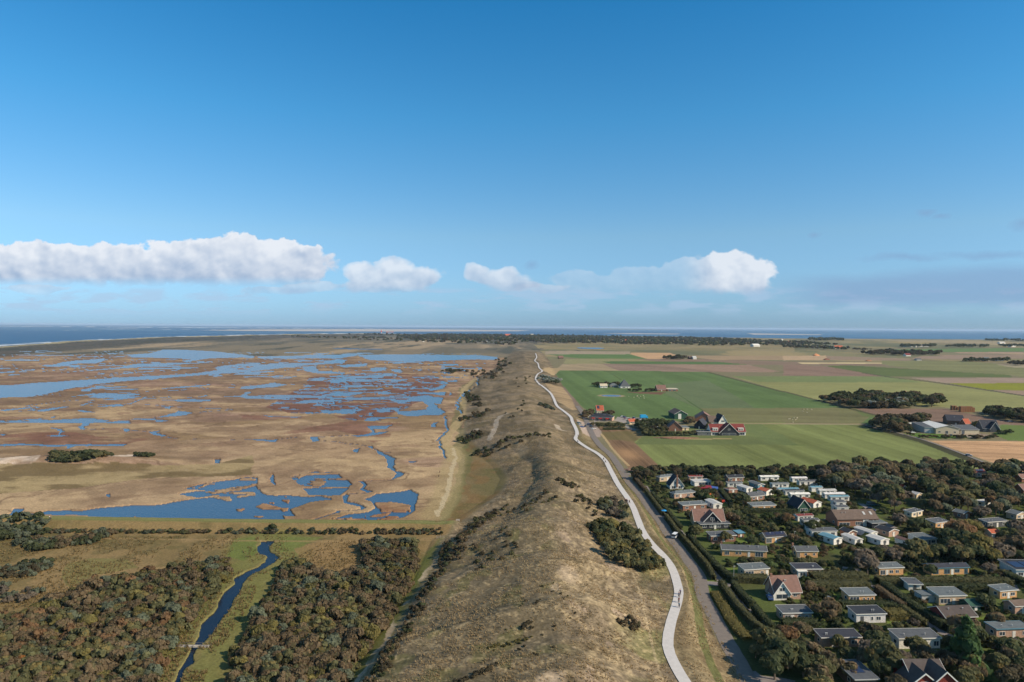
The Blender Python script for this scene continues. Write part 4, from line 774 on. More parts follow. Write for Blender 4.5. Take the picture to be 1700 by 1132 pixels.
bung("grey tiled bungalow with an orange-brown end wall in the park middle", 'H', (1110, 356), (1226, 342), 9, 2.6, ('gx', 1.5), 'DG', 'BR', land="the end wall bungalow")
house("blue_cabin", "bright blue painted cabin among white chalets", "cabin", 'H', (1172, 254), (1222, 250), 8, 2.4, ('gy', .5), 'GR', 'TL', land="the blue cabin", wfc='W')
chal("small chalet with an orange-red tiled roof beside the blue cabin", 'H', (1240, 310), (1300, 300), 7, 2.3, ('gy', 1.0), 'OR', 'W', land="the orange roofed chalet")
bung("wide flat grey bungalow with a bright orange side above the meadow", 'H', (1130, 436), (1316, 428), 9, 2.6, ('mono', .6), 'GR', 'OB', land="the wide flat bungalow")
for i, (q0, q1, yb, rc, lb) in enumerate([(1195, 1343, 188, 'W', "top white chalet of the row, against the hedge"), (1292, 1425, 247, 'GR', "white chalet with a grey roof and bay window, below the top one"), (1345, 1508, 292, 'TL', "white chalet with a blue edged roof in the slanting row"),
                                     (1398, 1550, 306, 'BK', "white chalet with a dark roof edge in the slanting row"), (1442, 1598, 334, 'W', "white chalet lowest of the slanting row by the green gable"), (1455, 1575, 200, 'PW', "cream chalet at the upper right row end"),
                                     (1512, 1660, 226, 'DG', "chalet with a brown-grey roof second in the upper right row"), (1612, 1700, 278, 'TL', "chalet with a pale blue roof third in the upper right row")]):
    chal(lb, 'H', (q0, yb), (q1, yb - 2), rc=rc, land="the chalet rows" if i in (2, 5) else None)
house("green_gable_house", "dark roofed house with a green boarded gable and white trim", "house", 'H', (1500, 440), (1594, 436), 9, 2.3, ('gy', 3.6), 'BK', 'GN', wins=[(.2, .8, .2, 1.6)], door=None, land="the green gable house")
chal("chalet with a long orange-red tiled roof right of the green gable", 'H', (1625, 410), (1690, 400), 10, 2.3, ('gy', 1.1), 'OR', 'W', land="the orange tiled chalet")
chal("white chalet with a red topped roof left of the barn", 'H', (1498, 518), (1624, 512), rc='RR'); chal("white chalet with a dark roof in the middle of three below the rusty tree", 'H', (1548, 556), (1672, 550), rc='DG', land="the three white chalets"); chal("white chalet lowest of three below the rusty tree", 'H', (1592, 606), (1690, 600), rc='W')
bung("orange brick bungalow with solar panels and a glazed porch", 'H', (1235, 700), (1402, 688), 8, 2.7, ('gx', 1.3), 'DK', 'OB', solar=[(.1, .5, .3, .9), (.55, .95, .3, .9)], wins=[(.02, .3, .2, 2.2), (.62, .76, .9, 2.0)], door=.5, land="the solar bungalow")
bung("orange brick bungalow with a grey tiled roof and chimney on its left", 'H', (1488, 815), (1660, 815), 8, 2.7, ('gx', 1.3), 'DG', 'OB', chim=(.02, 2, .6), wins=[(.02, .16, .2, 2.1), (.38, .5, .9, 1.9), (.78, .88, .9, 1.9)], door=None, land="the orange tiled-roof bungalow")
bung("black roofed bungalow with a projecting white glazed bay", 'J', (1510, 184), (1718, 182), 9, 2.7, ('mono', .5), 'DK', 'PB', wins=[(.02, .36, .1, 2.1), (.45, .55, .9, 1.9), (.7, .8, .9, 1.9)], door=.9, extra=wing(.02, .36, 1.2, 2.3, 'W', 'W'), land="the black roofed bungalow")
house("tiled_cottage", "red-brown tiled cottage with a white front gable and brick walls", "cottage", 'J', (1330, 378), (1545, 372), 7, 2.8, ('gx', 4.0), 'TR', 'PB', extra=cross_gable(.26, 2.9, 3.9, 'W', 'TR', .5, 2.2, 'W', zwin=3.0), wins=[(.72, .86, .9, 2.0)], door=None, chim=(.03, 0, .8), land="the tiled cottage")
bung("ribbed dark roof bungalow with white windows below the tiled cottage", 'J', (1400, 560), (1638, 555), 9, 2.7, ('mono', .5), 'DG', 'PB', wins=[(.06, .27, .6, 2.1), (.5, .62, .8, 2.0), (.76, .88, .8, 2.0)], door=.33, land="the ribbed roof bungalow")
# ---- park, right part
for i, (q0, q1, yb, rc, dd, lb) in enumerate([(5, 140, 303, 'LG', 4, "white chalet above the steps of roofs near the wood edge"), (48, 210, 332, 'PW', 4, "white chalet second in the staggered row by the wood"), (95, 245, 356, 'TL', 4, "white chalet with a bluish roof third in the staggered row"), (140, 218, 402, 'DG', 6, "small white chalet with grey gable above the barn"), (145, 240, 446, 'DG', 6, "dark hipped chalet just above the barn roof")]):
    chal(lb, 'I', (q0, yb), (q1, yb - 2), dd, rc=rc, land="the staggered chalet row" if i == 1 else None)
house("barn", "long brown roofed barn with two skylights and a white door", "barn", 'I', (150, 562), (482, 556), 10, 3.4, ('gx', 3.0), 'BN', 'BR', 'BN', wins=[(.04, .3, .5, 1.9), (.44, .6, .6, 2.2)], door=None, land="the barn", over=.3,
      extra=lambda o, x0, x1, y0, y1, h, w: (MB().box(x0 + .62 * w, x0 + .76 * w, y0 - .1, y0 - .01, 0, 3.2).build("barn_door", pm('W'), o), [MB().prism([(y0 + 2.0, h + 2.0 * 3 / 5 + .2), (y0 + 3.6, h + 3.6 * 3 / 5 + .2), (y0 + 3.6, h + 3.6 * 3 / 5 + .28), (y0 + 2.0, h + 2.0 * 3 / 5 + .28)], x0 + u * w, x0 + (u + .05) * w, 'x').build("skylight", pm('LG'), o) for u in (.7, .87)]))
house("carport", "blue-grey flat roofed carport at the barn's right end", "carport", 'I', (432, 578), (545, 574), 7, 2.5, ('mono', .2), 'GR', 'BK', 'LG', side=False, wins=[])
chal("large white chalet with a row of windows left of the barn corner", 'I', (-60, 648), (146, 644), 6, 2.6, ('gx', .5), 'DG', 'W', door=.3, land="the large white chalet")
chal("bright blue roofed mobile home", 'I', (118, 712), (186, 700), 9, 2.4, ('gy', .5), 'TL', 'W', land="the blue roofed mobile home")
bung("black roofed chalet with brick front beside the blue roof", 'I', (238, 656), (305, 648), 9, 2.5, ('gy', .9), 'BK', 'BR')
chal("silver mobile home with a glazed end beside a green hedge", 'I', (420, 660), (475, 652), 10, 2.5, ('gy', .4), 'LG', 'W', land="the silver mobile home")
chal("small white mobile home below the black chalet", 'I', (290, 712), (355, 706), 9, 2.2, ('gy', .4), 'LG', 'W')
chal("blue-grey arched caravan below the silver mobile home", 'I', (500, 720), (570, 708), 8, 2.3, ('gy', .5), 'LG', 'PW')
chal("dark roofed chalet with white fascia right of the carport", 'I', (568, 648), (648, 636), 8, 2.4, ('gy', .9), 'BK', 'PB', land="the dark chalet")
chal("long grey roof mobile home with a white annex", 'I', (840, 716), (960, 708), 9, 2.5, ('mono', .3), 'GR', 'W', land="the long mobile home")
chal("white gable end showing behind shrubs", 'I', (735, 732), (775, 726), 8, 2.3, ('gy', .6), 'TR', 'W')
bung("orange brick bungalow with three white windows left of the lawn", 'I', (490, 962), (686, 956), 8, 2.8, ('mono', .5), 'GR', 'OB', wins=[(.05, .25, .3, 2.1), (.42, .58, .8, 2.0), (.68, .82, .8, 2.0)], door=.33, land="the three-window bungalow")
bung("orange bungalow with sky blue fascia", 'I', (912, 958), (1222, 950), 8, 2.7, ('gx', .9), 'DK', 'OB', 'TL', wins=[(.05, .2, .4, 2.1), (.35, .5, .4, 2.1), (.62, .75, .8, 2.0), (.88, .97, .2, 2.1)], door=.56, wfc='TL', land="the blue fascia bungalow")
house("white_villa", "low white villa with solar panels on a black roof at the right edge", "villa", 'I', (1640, 992), (1800, 970), 9, 3.0, ('mono', .6), 'BK', 'W', solar=[(.1, .5, .2, .8), (.55, .95, .2, .8)], land="the white villa", rot=-2)
bung("small peach bungalow deep in the wood with a lawn", 'I', (795, 338), (842, 332), 7, 2.5, ('gy', .8), 'LG', 'CR', land="the peach bungalow"); bung("bungalow showing only a white slanting fascia among trees", 'I', (762, 492), (836, 470), 7, 2.5, ('mono', .4), 'DG', 'CR')
bung("yellow brick bungalow with white fascia in the wood below the slanting one", 'I', (950, 580), (1054, 566), 9, 2.7, ('mono', .6), 'DG', 'OB', land="the yellow bungalow"); bung("brick gabled bungalow with grey roof behind a clipped hedge", 'I', (1175, 500), (1232, 488), 9, 2.6, ('gy', .9), 'GR', 'BR', land="the hedge-side bungalow")
bung("grey flat bungalow with two roof vents near the right wood", 'I', (1375, 572), (1535, 560), 8, 2.6, ('mono', .4), 'DG', 'DG', land="the flat grey bungalow"); house("garden_shed", "small shed with an orange-red tiled roof in the right wood", "shed", 'I', (1410, 650), (1478, 648), 4, 2.0, ('gx', 1.0), 'OR', 'W', side=False, wins=[])
bung("white gabled bungalow at the far right edge among trees", 'I', (1610, 508), (1700, 495), 9, 2.6, ('gy', 1.0), 'GR', 'LB'); bung("small white bungalow behind an olive tree in the right wood", 'I', (1335, 400), (1398, 394), 6, 2.4, ('mono', .3), 'LG', 'W'); bung("bungalow with a red and blue panelled roof at the upper wood edge", 'I', (1285, 158), (1360, 154), 8, 2.8, ('gx', 1.6), 'RR', 'LB', solar=[(.1, .9, .3, .9)])
house("brick_house", "red roofed house at the right edge of the wood", "house", 'I', (1668, 300), (1740, 296), 6, 2.8, ('gx', 2.4), 'TR', 'BR'); house("brick_house", "small red roofed house at the upper right edge", "house", 'I', (1655, 200), (1720, 197), 5, 2.6, ('gx', 1.8), 'TR', 'BR'); house("garden_shed", "tiny orange gabled shed inside the upper wood", "shed", 'I', (688, 268), (706, 268), 3, 2.4, ('gy', .6), 'OR', 'CR', side=False, wins=[])
# ---- park, bottom part
bung("light brick bungalow with glass doors, patio chairs and three small windows", 'K', (246, 410), (462, 406), 9, 2.8, ('mono', .6), 'GR', 'OB', wins=[(.04, .4, .15, 2.3), (.54, .62, 1.2, 2.0), (.7, .78, 1.2, 2.0), (.86, .94, 1.2, 2.0)], door=None, extra=patio(.05, .65, 2.5), land="the patio bungalow")
bung("black roofed bungalow with white front behind a bare brown tree", 'K', (308, 572), (550, 566), 9, 2.8, ('mono', .6), 'BK', 'PW', wins=[(.5, .58, .8, 2.0), (.68, .84, .8, 2.0)], door=.2, land="the black roofed white bungalow")
bung("slate blue roofed bungalow behind brown bushes", 'K', (20, 772), (345, 768), 8, 2.8, ('mono', .5), 'DK', 'PB', door=.3, land="the slate roofed bungalow"); bung("white bungalow with a ribbed brown-black roof and square window", 'K', (662, 786), (1003, 780), 9, 3.0, ('mono', .6), 'DG', 'W', wins=[(.84, .97, .7, 2.2)], door=None, land="the ribbed white bungalow")
bung("large grey roofed bungalow with a long glazed left side", 'K', (994, 420), (1216, 416), 11, 3.0, ('mono', .7), 'GR', 'LB', wins=[(.05, .42, .5, 2.1)], door=.55, land="the large grey bungalow", extra=lambda o, x0, x1, y0, y1, h, w: (MB().box(x0 - 4.5, x0 - .01, y0 + 2, y1, -.1, 2.5).build("side_wing", pm('LG', 'wall'), o), MB().box(x0 - 4.8, x0 - .5, y0 + 1.7, y1 + .3, 2.5, 2.68).build("wing_roof", pm('GR', 'roof'), o)))
house("garage", "low white garage wall left of the large grey bungalow", "garage", 'K', (742, 302), (848, 306), 5, 2.4, ('mono', .1), 'DG', 'W', side=False, wins=[]); house("timber_house", "dark red-brown timber house behind a big brown tree", "house", 'K', (1050, 600), (1300, 590), 7, 3, ('gx', 1.8), 'DB', 'MR', land="the timber house")
house("garden_shed", "green roofed shed behind the timber house", "shed", 'K', (1260, 482), (1340, 478), 5, 2.2, ('gx', 1.0), 'GN', 'GN', 'GR', side=False, wins=[]); bung("grey flat bungalow with a corner window at the right", 'K', (1500, 372), (1640, 360), 8, 2.7, ('mono', .4), 'GR', 'OB', land="the right flat bungalow")
bung("bungalow of which only a pale blue roof edge shows above shrubs", 'K', (1470, 700), (1760, 690), 8, 2.8, ('mono', .2), 'GR', 'PB', 'TL'); bung("brown roofed bungalow cut by the right edge", 'K', (1625, 500), (1760, 490), 8, 2.7, ('gx', 1.0), 'BN', 'PB')
house("twin_gabled_house", "large dark tiled house with two white trimmed gables at the bottom edge", "house", 'K', (800, 1180), (1085, 1180), 10, 3.2, ('gx', 3.6), 'DB', 'MR', extra=lambda *q: (cross_gable(.18, 4.2, 3.3, 'MR', 'DB', 1.0, 3.0)(*q), cross_gable(.75, 4.4, 4.0, 'MR', 'DB', 1.6, 3.0)(*q)), land="the twin gabled house")
house("flat_house", "flat roofed house with a green roof garden and solar panels at the bottom edge", "house", 'K', (300, 1135), (478, 1130), 9, 3.0, ('mono', .1), 'DG', 'BN', 'LG', solar=[(.15, .75, .3, .75)], land="the roof garden house")
# ---- restaurant, farms
def red_awnings(o, x0, x1, y0, y1, h, w):
    for u in (.2, .5, .8): MB().prism([(y0 - 2.0, 2.0), (y0 - .05, 2.7), (y0 - .05, 2.8), (y0 - 2.0, 2.1)], x0 + (u - .07) * w, x0 + (u + .07) * w, 'x').build("awning", mat("awning red", (176, 52, 48)), o)
house("restaurant", "low dark roofed restaurant with red awnings beside the parking area", "restaurant", 'T', (400, 395), (810, 415), 12, 3.4, ('hip', 3.0), 'BK', 'PB', extra=red_awnings, land="the restaurant", wins=[(.3, .42, .5, 2.4), (.46, .58, .5, 2.4), (.62, .74, .5, 2.4), (.8, .95, .5, 2.4)], door=.15)
house("orange_roofed_house", "steep orange tiled house behind the restaurant", "house", 'T', (540, 290), (660, 290), 9, 4.0, ('gx', 4.6), 'OR', 'CR', solar=[(.1, .45, .3, .9)], land="the orange roofed house"); house("kiosk", "small kiosk with a red roof left of the farm wood", "kiosk", 'T', (1120, 470), (1235, 465), 6, 2.4, ('gx', 2.2), 'OR', 'CR', side=False)
house("green_barn", "dark green barn with white trim and a white double door", "barn", 'Q', (680, 472), (858, 472), 22, 5.0, ('gy', 3.4), 'BN', 'GN', wins=[], door=None, side=False, land="the green barn", extra=lambda o, x0, x1, y0, y1, h, w: MB().box(x0 + .28 * w, x0 + .52 * w, y0 - .15, y0 - .02, 0, 5.2).build("barn_door", pm('W'), o))
house("brick_barn", "brown brick barn with a hipped front behind the dark barn", "barn", 'Q', (985, 500), (1215, 520), 20, 3.2, ('gy', 5.0), 'TR', 'BR', 'BN', wins=[], side=False, land="the brick barn", rot=-12); house("black_barn", "black tarred barn with a blue-black roof between trees", "barn", 'Q', (955, 605), (1095, 615), 16, 3.4, ('gy', 4.6), 'DK', 'BK', 'DK', wins=[], side=False, land="the black barn")
house("brown_barn", "brown tiled barn half sunk in the farm wood", "barn", 'Q', (590, 640), (790, 645), 14, 3, ('gy', 5.2), 'BN', 'BR', 'TR', wins=[], side=False, land="the brown tiled barn"); house("flat_shed", "blue-grey flat shed between the farm barns", "shed", 'Q', (780, 632), (880, 632), 9, 2.6, ('mono', .3), 'GR', 'CR', side=False, wins=[]); house("garden_shed", "white low shed roof in the farm wood", "shed", 'Q', (415, 632), (465, 634), 5, 2.4, ('mono', .3), 'LG', 'CR', side=False, wins=[])
house("white_farmhouse", "white gabled farmhouse with a dark tiled wing behind the red roofed house", "farmhouse", 'Q', (1300, 575), (1420, 575), 14, 4.0, ('gy', 6.4), 'BK', 'W', wins=[(.3, .7, 4, 5.6)], door=None, land="the white farmhouse", extra=lambda o, x0, x1, y0, y1, h, w: (MB().box(x0 - 8, x0 - .02, -5, 5, -.2, 3.5).build("wing", pm('W', 'wall'), o), MB().prism([(-5.4, 3.4), (5.4, 3.4), (0, 9.0)], x0 - 8.3, x0 - .3, 'x').build("wing_roof", pm('BN', 'roof'), o)))
def farm_front(o, x0, x1, y0, y1, h, w):
    cross_gable(.5, 8.4, 8.0, 'BK', 'RR', 1.6, 2.2, zwin=4.6)(o, x0, x1, y0, y1, h, w)
    for u in (.13, .87):
        d = MB().box(x0 + (u - .075) * w, x0 + (u + .075) * w, y0 + .6, y0 + 4.2, h + .2, h + 2.7).build("dormer", pm('W', 'wall'), o); MB().box(x0 + (u - .085) * w, x0 + (u + .085) * w, y0 + .3, y0 + 4.5, h + 2.7, h + 2.9).build("dormer_roof", pm('W'), d)
        window(o, x0 + (u - .055) * w, x0 + (u - .008) * w, h + .9, h + 2.2, y0 + .6); window(o, x0 + (u + .008) * w, x0 + (u + .055) * w, h + .9, h + 2.2, y0 + .6)
house("farm_guesthouse", "white guesthouse with red roofs, dormers and a wide dark gable", "guesthouse", 'Q', (1195, 702), (1682, 702), 12, 3.2, ('gx', 5.6), 'RR', 'W', extra=farm_front, wins=[(.03, .24, .3, 2.4), (.78, .97, .3, 2.4)], door=None, land="the red roofed guesthouse", side=False)
house("glazed_annex", "flat roofed glazed annex left of the red roofed guesthouse", "annex", 'Q', (1000, 704), (1188, 704), 8, 3.2, ('mono', .1), 'BK', 'DG', wins=[(.05, .3, .4, 2.6), (.38, .62, .4, 2.6), (.7, .92, .4, 2.6)], door=None, side=False)
# sheep farm
house("pyramid_barn", "pyramid roofed barn with a white front in the green field", "barn", 'L', (553, 358), (622, 358), 15, 2.6, ('pyr', 10), 'DG', 'W', wins=[(.2, .5, .6, 2)], door=.7, side=False, land="the pyramid roofed barn"); house("white_farmhouse", "small white farmhouse left of the pyramid roofed barn", "farmhouse", 'L', (412, 356), (460, 356), 9, 3, ('gx', 3), 'ST', 'W', side=False, land="the small white farmhouse"); house("grey_farmhouse", "grey roofed farmhouse between trees left of the pyramid barn", "farmhouse", 'L', (478, 352), (532, 352), 8, 3, ('hip', 3), 'GR', 'GR', side=False)
house("brick_shed", "brown brick sheep shed right of the pyramid barn", "shed", 'L', (812, 380), (875, 380), 12, 3, ('gx', 5.5), 'TR', 'BR', side=False, wins=[], chim=(.3, 0, 1)); house("open_shed", "low open fronted shed with a pale roof in the green field", "shed", 'L', (885, 380), (958, 380), 10, 3, ('mono', .8), 'ST', 'BR', side=False, wins=[(.1, .35, .4, 2.4), (.5, .8, .4, 2.4)], door=None)
# right farm with white halls
house("farm_hall", "wide cream hall with a white sheet roof", "hall", 'M', (1078, 765), (1245, 768), 30, 5, ('gy', 2.4), 'W', 'ST', 'LG', wins=[(.1, .2, 1, 2.6), (.4, .52, .2, 2.8), (.75, .85, 1, 2.4)], door=None, side=False, land="the white roofed hall"); house("farm_hall", "grey sided hall with a dark roof left of the white roofed hall", "hall", 'M', (1000, 755), (1074, 765), 26, 5, ('mono', 1.2), 'DG', 'LG', 'LG', side=False, wins=[], rot=-8)
house("farm_hall", "low cream hall with a slate grey roof right of the white roofed hall", "hall", 'M', (1252, 768), (1384, 768), 22, 4, ('gx', 2.6), 'DG', 'ST', 'LG', side=False, wins=[(.05, .22, .1, 3.5)], door=None); house("farm_hall", "dark roofed hall behind the white roofed hall", "hall", 'M', (1160, 700), (1280, 706), 20, 4, ('gx', 4.5), 'DK', 'BN', 'DK', side=False, wins=[])
house("slate_farmhouse", "dark slate roofed farmhouse at the right of the cream halls", "farmhouse", 'M', (1410, 752), (1525, 755), 12, 3.5, ('gx', 6.5), 'DK', 'DG', 'LG', extra=cross_gable(.7, 4, 6, 'DG', 'DK', 1, 3, wnd=False), side=False, land="the slate farmhouse"); house("brick_shed", "orange roofed shed between halls and slate farmhouse", "shed", 'M', (1288, 716), (1325, 716), 8, 3, ('gx', 4), 'OR', 'BR', side=False, wins=[])
house("white_trailer_shed", "long white cabin beside the brown farm wood", "cabin", 'M', (903, 719), (982, 719), 5, 3.2, ('mono', .2), 'W', 'W', side=False, wins=[(.3, .5, 1, 2)], door=None); house("orange_roofed_house", "orange roofed house peeping out of the large wood", "house", 'M', (850, 530), (882, 530), 10, 6.5, ('gx', 5), 'OR', 'CR', side=False)
# far farmsteads
for q0, q1, yb, dp, hh, rs, rc, wc, nm, ct, lb in [(870, 945, 154, 25, 6, 6, 'W', 'W', "farm_hall", "hall", "white hall of the far farm on the horizon side"), (950, 1030, 153, 25, 6, 6, 'BN', 'LG', "farm_hall", "hall", "brown roofed hall right of the far white hall"), (368, 425, 168, 14, 6, 10, 'OR', 'CR', "far_farmhouse", "farmhouse", "far house with an orange roof right of the village wood"), (210, 240, 160, 12, 5, 6, 'GR', 'LG', "far_farmhouse", "farmhouse", "far grey roofed house left of the far orange roof"),
                                                   (1530, 1568, 130, 20, 7, 7, 'LG', 'W', "farm_hall", "hall", "distant white hall at the upper right"), (1610, 1640, 153, 20, 6, 5, 'W', 'W', "farm_hall", "hall", "distant white hall below the upper right one"), (868, 902, 218, 14, 4, 6, 'RR', 'W', "far_farmhouse", "farmhouse", "white and red farmhouse at the long dark wood's foot"), (945, 978, 248, 12, 3, 3, 'DG', 'LG', "open_shed", "shed", "small grey shed alone on the far pale field"), (1430, 1462, 252, 14, 5, 6, 'GR', 'LG', "far_farmhouse", "farmhouse", "grey farmhouse in the small wood at the right"), (1515, 1555, 252, 10, 4, 4, 'W', 'W', "farm_hall", "hall", "white shed right of the grey farmhouse in the wood")]:
    house(nm, lb, ct, 'M', (q0, yb), (q1, yb), dp, hh, ('gx', rs), rc, wc, wc, side=False, wins=[], door=None)
for q0, q1, yb, rc, wc, lb in [(1040, 1062, 153, 'BN', 'BN', "brown farm building behind the small wood on the pale fields"), (1066, 1090, 154, 'LG', 'W', "white farm building behind the small wood on the pale fields"), (118, 150, 152, 'TR', 'BN', "orange-brown cottage at the dune edge")]: house("far_farmhouse", lb, "farmhouse", 'L', (q0, yb), (q1, yb), 14, 4, ('gx', 5), rc, wc, wc, side=False, wins=[], door=None)
house("far_hall", "white hall in front of the far village wood", "hall", 'L', (1492, 66), (1538, 66), 30, 8, ('gx', 6), 'W', 'W', 'W', side=False, wins=[], door=None)
# village houses in the far wood
r_ = random.Random(5); vh = []
for i in range(26):
    u, v = r_.uniform(690, 1330), r_.uniform(563, 569.5)
    rc, wc, ad = r_.choice([('OR', 'CR', "orange roofed"), ('DG', 'W', "grey roofed"), ('RR', 'W', "red roofed"), ('LG', 'W', "pale roofed")])
    o = house("village_house", "tiny " + ad + " village house half hidden in the far dark wood", "house", 'S', (u, v), (u + 2.8, v), 9, 5, ('gx', 6), rc, wc, wc, side=False, wins=[], door=None, grp=ad + " houses of the far village")
house("hotel_block", "pale flat hotel block above the far wood near the strait", "hotel", 'S', (881, 557.5), (886, 557.5), 30, 18, ('mono', .2), 'LG', 'W', 'W', side=False, wins=[], door=None); house("church", "red roofed church like building on the far village skyline", "church", 'S', (839, 560), (848, 560), 20, 9, ('gx', 16), 'OR', 'BR', 'BR', side=False, wins=[], door=None)
# lighthouse
lh = empty("lighthouse", (LH.x, LH.y, hz(LH.x, LH.y) - 1)); tag(lh, "red lighthouse tower with a white base on the far dunes", "lighthouse")
redm = mat("lighthouse red", (196, 60, 52), rough=.7); MB().tube((0, 0, 0), (0, 0, 10), 9, 8.2, 20).build("base", pm('W', 'wall'), lh); MB().tube((0, 0, 10), (0, 0, 38), 7.5, 5.6, 20).build("tower", redm, lh); MB().tube((0, 0, 38), (0, 0, 39.2), 8, 8, 20).build("gallery", pm('W'), lh)
lr = MB().tube((0, 0, 39.2), (0, 0, 45), 4, 4, 14).build("lantern_room", pm('LG'), lh); MB().tube((0, 0, 45), (0, 0, 49), 4.6, .4, 14).build("dome", redm, lr)
for i, (dx, rc) in enumerate([(60, 'OR'), (105, 'TR'), (150, 'OR')]):
    o = house("keeper_house", ["orange roofed house next to the lighthouse foot", "brown roofed house second right of the lighthouse", "orange roofed house farthest right of the lighthouse"][i], "house", 'S', (633 + dx * .09 + 3, 551.5), (633 + dx * .09 + 7, 551.5), 14, 5, ('gx', 7), rc, 'W', 'W', side=False, wins=[], door=None)
    o.location.z = hz(o.location.x, o.location.y) - 1
# ================================================================ PLANTING
FOL = mat("foliage", attr=True, rough=.9, noise=.10, scale=3, objvar=.12, spec=.1); leafy(FOL, .5)
BARK = mat("bark", (112, 100, 88), rough=1, noise=.2, scale=4)
def crown_arrays(nl, nc, size, rx, ry, rz, cz, col, seed, low=0.0, varc=.20, tips=None, shape='round'):
    g = np.random.default_rng(seed)
    d = g.normal(size=(nl, 3)); d /= np.linalg.norm(d, axis=1, keepdims=True); d[:, 2] = np.abs(d[:, 2]) * 1.15 - .35 + low
    rr = g.uniform(.5, .74, nl)[:, None]; lc = d * rr; lr = g.uniform(.27, .46, nl)
    if shape == 'cone': 
        t = g.uniform(0, 1, nl); a = g.uniform(0, 6.28, nl); lc = np.stack([np.cos(a) * (1 - t) * .62, np.sin(a) * (1 - t) * .62, t * 1.9 - .9], 1); lr = .40 - .22 * t
    w = lr ** 2; k = g.choice(nl, nc, p=w / w.sum())
    e = g.normal(size=(nc, 3)); e += lc[k] * 1.6 + np.array([0, 0, .35]); e /= np.linalg.norm(e, axis=1, keepdims=True)
    c = lc[k] + e * (lr[k] * g.uniform(.72, 1.08, nc))[:, None]; c = c * np.array([rx, ry, rz]); c[:, 2] += cz
    n = e + g.normal(size=(nc, 3)) * .30; n /= np.linalg.norm(n, axis=1, keepdims=True)
    a = np.cross(n, g.normal(size=(nc, 3))); a /= np.linalg.norm(a, axis=1, keepdims=True) + 1e-9; b = np.cross(n, a)
    s = size * g.uniform(.6, 1.25, nc)[:, None]; a = a * s; b = b * s * g.uniform(.5, .9, nc)[:, None]
    V = np.stack([c - a - b * .6, c + a * .8 - b, c + a + b * .7, c - a * .7 + b], 1)
    V[:, :, 2] = np.maximum(V[:, :, 2], .02)
    lobe = 1 + varc * (g.random(nl) - .5) * 1.3; val = lobe[k] * (1 + varc * (g.random(nc) - .5) * 1.4)
    C = np.array(col)[None] * val[:, None]
    if tips is not None: m = (g.random(nl) < tips[1])[k] & (g.random(nc) < .8); C[m] = np.array(tips[0]) * val[m][:, None]
    return V.reshape(-1, 3), np.arange(nc * 4).reshape(-1, 4), np.repeat(C, 4, axis=0)
PAL = {'olive': ((103, 104, 76), ((120, 110, 74), .15)), 'dark': ((82, 90, 66), ((96, 98, 70), .2)), 'green': ((90, 104, 68), None), 'brown': ((117, 104, 84), ((102, 98, 76), .3)), 'rust': ((128, 104, 80), ((116, 104, 78), .35)),
       'grey': ((116, 108, 98), None), 'silver': ((156, 164, 160), ((104, 112, 96), .4)), 'fir': ((68, 90, 60), ((82, 104, 64), .3)), 'orange': ((160, 114, 70), ((120, 104, 76), .35)), 'yellow': ((122, 116, 74), ((104, 102, 70), .4)), 'sage': ((106, 114, 98), None), 'darkb': ((92, 86, 70), None)}
PWORD = {'olive': 'olive green', 'dark': 'dark green', 'green': 'fresh green', 'brown': 'autumn brown', 'rust': 'rusty brown', 'grey': 'bare grey-brown', 'silver': 'silvery grey', 'fir': 'bright green conical', 'orange': 'bright orange', 'yellow': 'yellowish', 'sage': 'grey-green', 'darkb': 'dark brown'}
PROTO = {}
def proto(kind, pal):
    """kinds: tree (trunk + crown), shrub (low crown with stems)"""
    key = (kind, pal)
    if key in PROTO: return PROTO[key]
    kf = 1.3 if kind == 'tree' else 1.22; col = tuple(v * kf for v in alb(PAL[pal][0])); tp = PAL[pal][1]; tp = (tuple(v * kf for v in alb(tp[0])), tp[1]) if tp else None; L = []
    for s in range(3 if kind == 'tree' else 3):
        sd = abs(hash(kind)) % 1 + sum(map(ord, kind + pal)) * 10 + s
        rng = random.Random(sd)
        if kind == 'tree': V, F, C = crown_arrays(15, 620 if pal != 'grey' else 420, .17, 1, .95, .62, 1.02, col, sd, .15, tips=tp) if pal != 'fir' else crown_arrays(22, 760, .15, .95, .95, .95, 1.05, col, sd, tips=tp, shape='cone')
        else: V, F, C = crown_arrays(11, 430, .18, 1, 1, .72, .52, col, sd, .2, tips=tp)
        c = np_mesh("crown", V, F, FOL, C); t = MB()
        if kind == 'tree':
            t.tube((0, 0, -.1), (.04, .02, .55), .075, .055, 7)
            for i in range(4):
                a_ = rng.uniform(0, 6.3); t.tube((.04, .02, .45), (.04 + .5 * math.cos(a_), .5 * math.sin(a_), 1.0 + rng.uniform(0, .3)), .04, .012, 5)
            t.tube((.04, .02, .5), (0, 0, 1.4), .05, .012, 5)
        else:
            for i in range(4):
                a_ = rng.uniform(0, 6.3); t.tube((0, 0, -.15), (.45 * math.cos(a_), .45 * math.sin(a_), .65), .035, .012, 5)
        t = t.build("trunk" if kind == 'tree' else "stems", BARK)
        L.append((c.data, t.data)); bpy.data.objects.remove(c); bpy.data.objects.remove(t)
    PROTO[key] = L; return L
PLANTS = {'tree': [], 'shrub': []}
def plant(kind, X, Y, r, pal, h=None, z=None, zone='', jit=0):
    PLANTS[kind].append(dict(X=X, Y=Y, r=r, h=h or (1.0 if kind == 'tree' else 1.0), pal=pal, z=z, zone=zone))
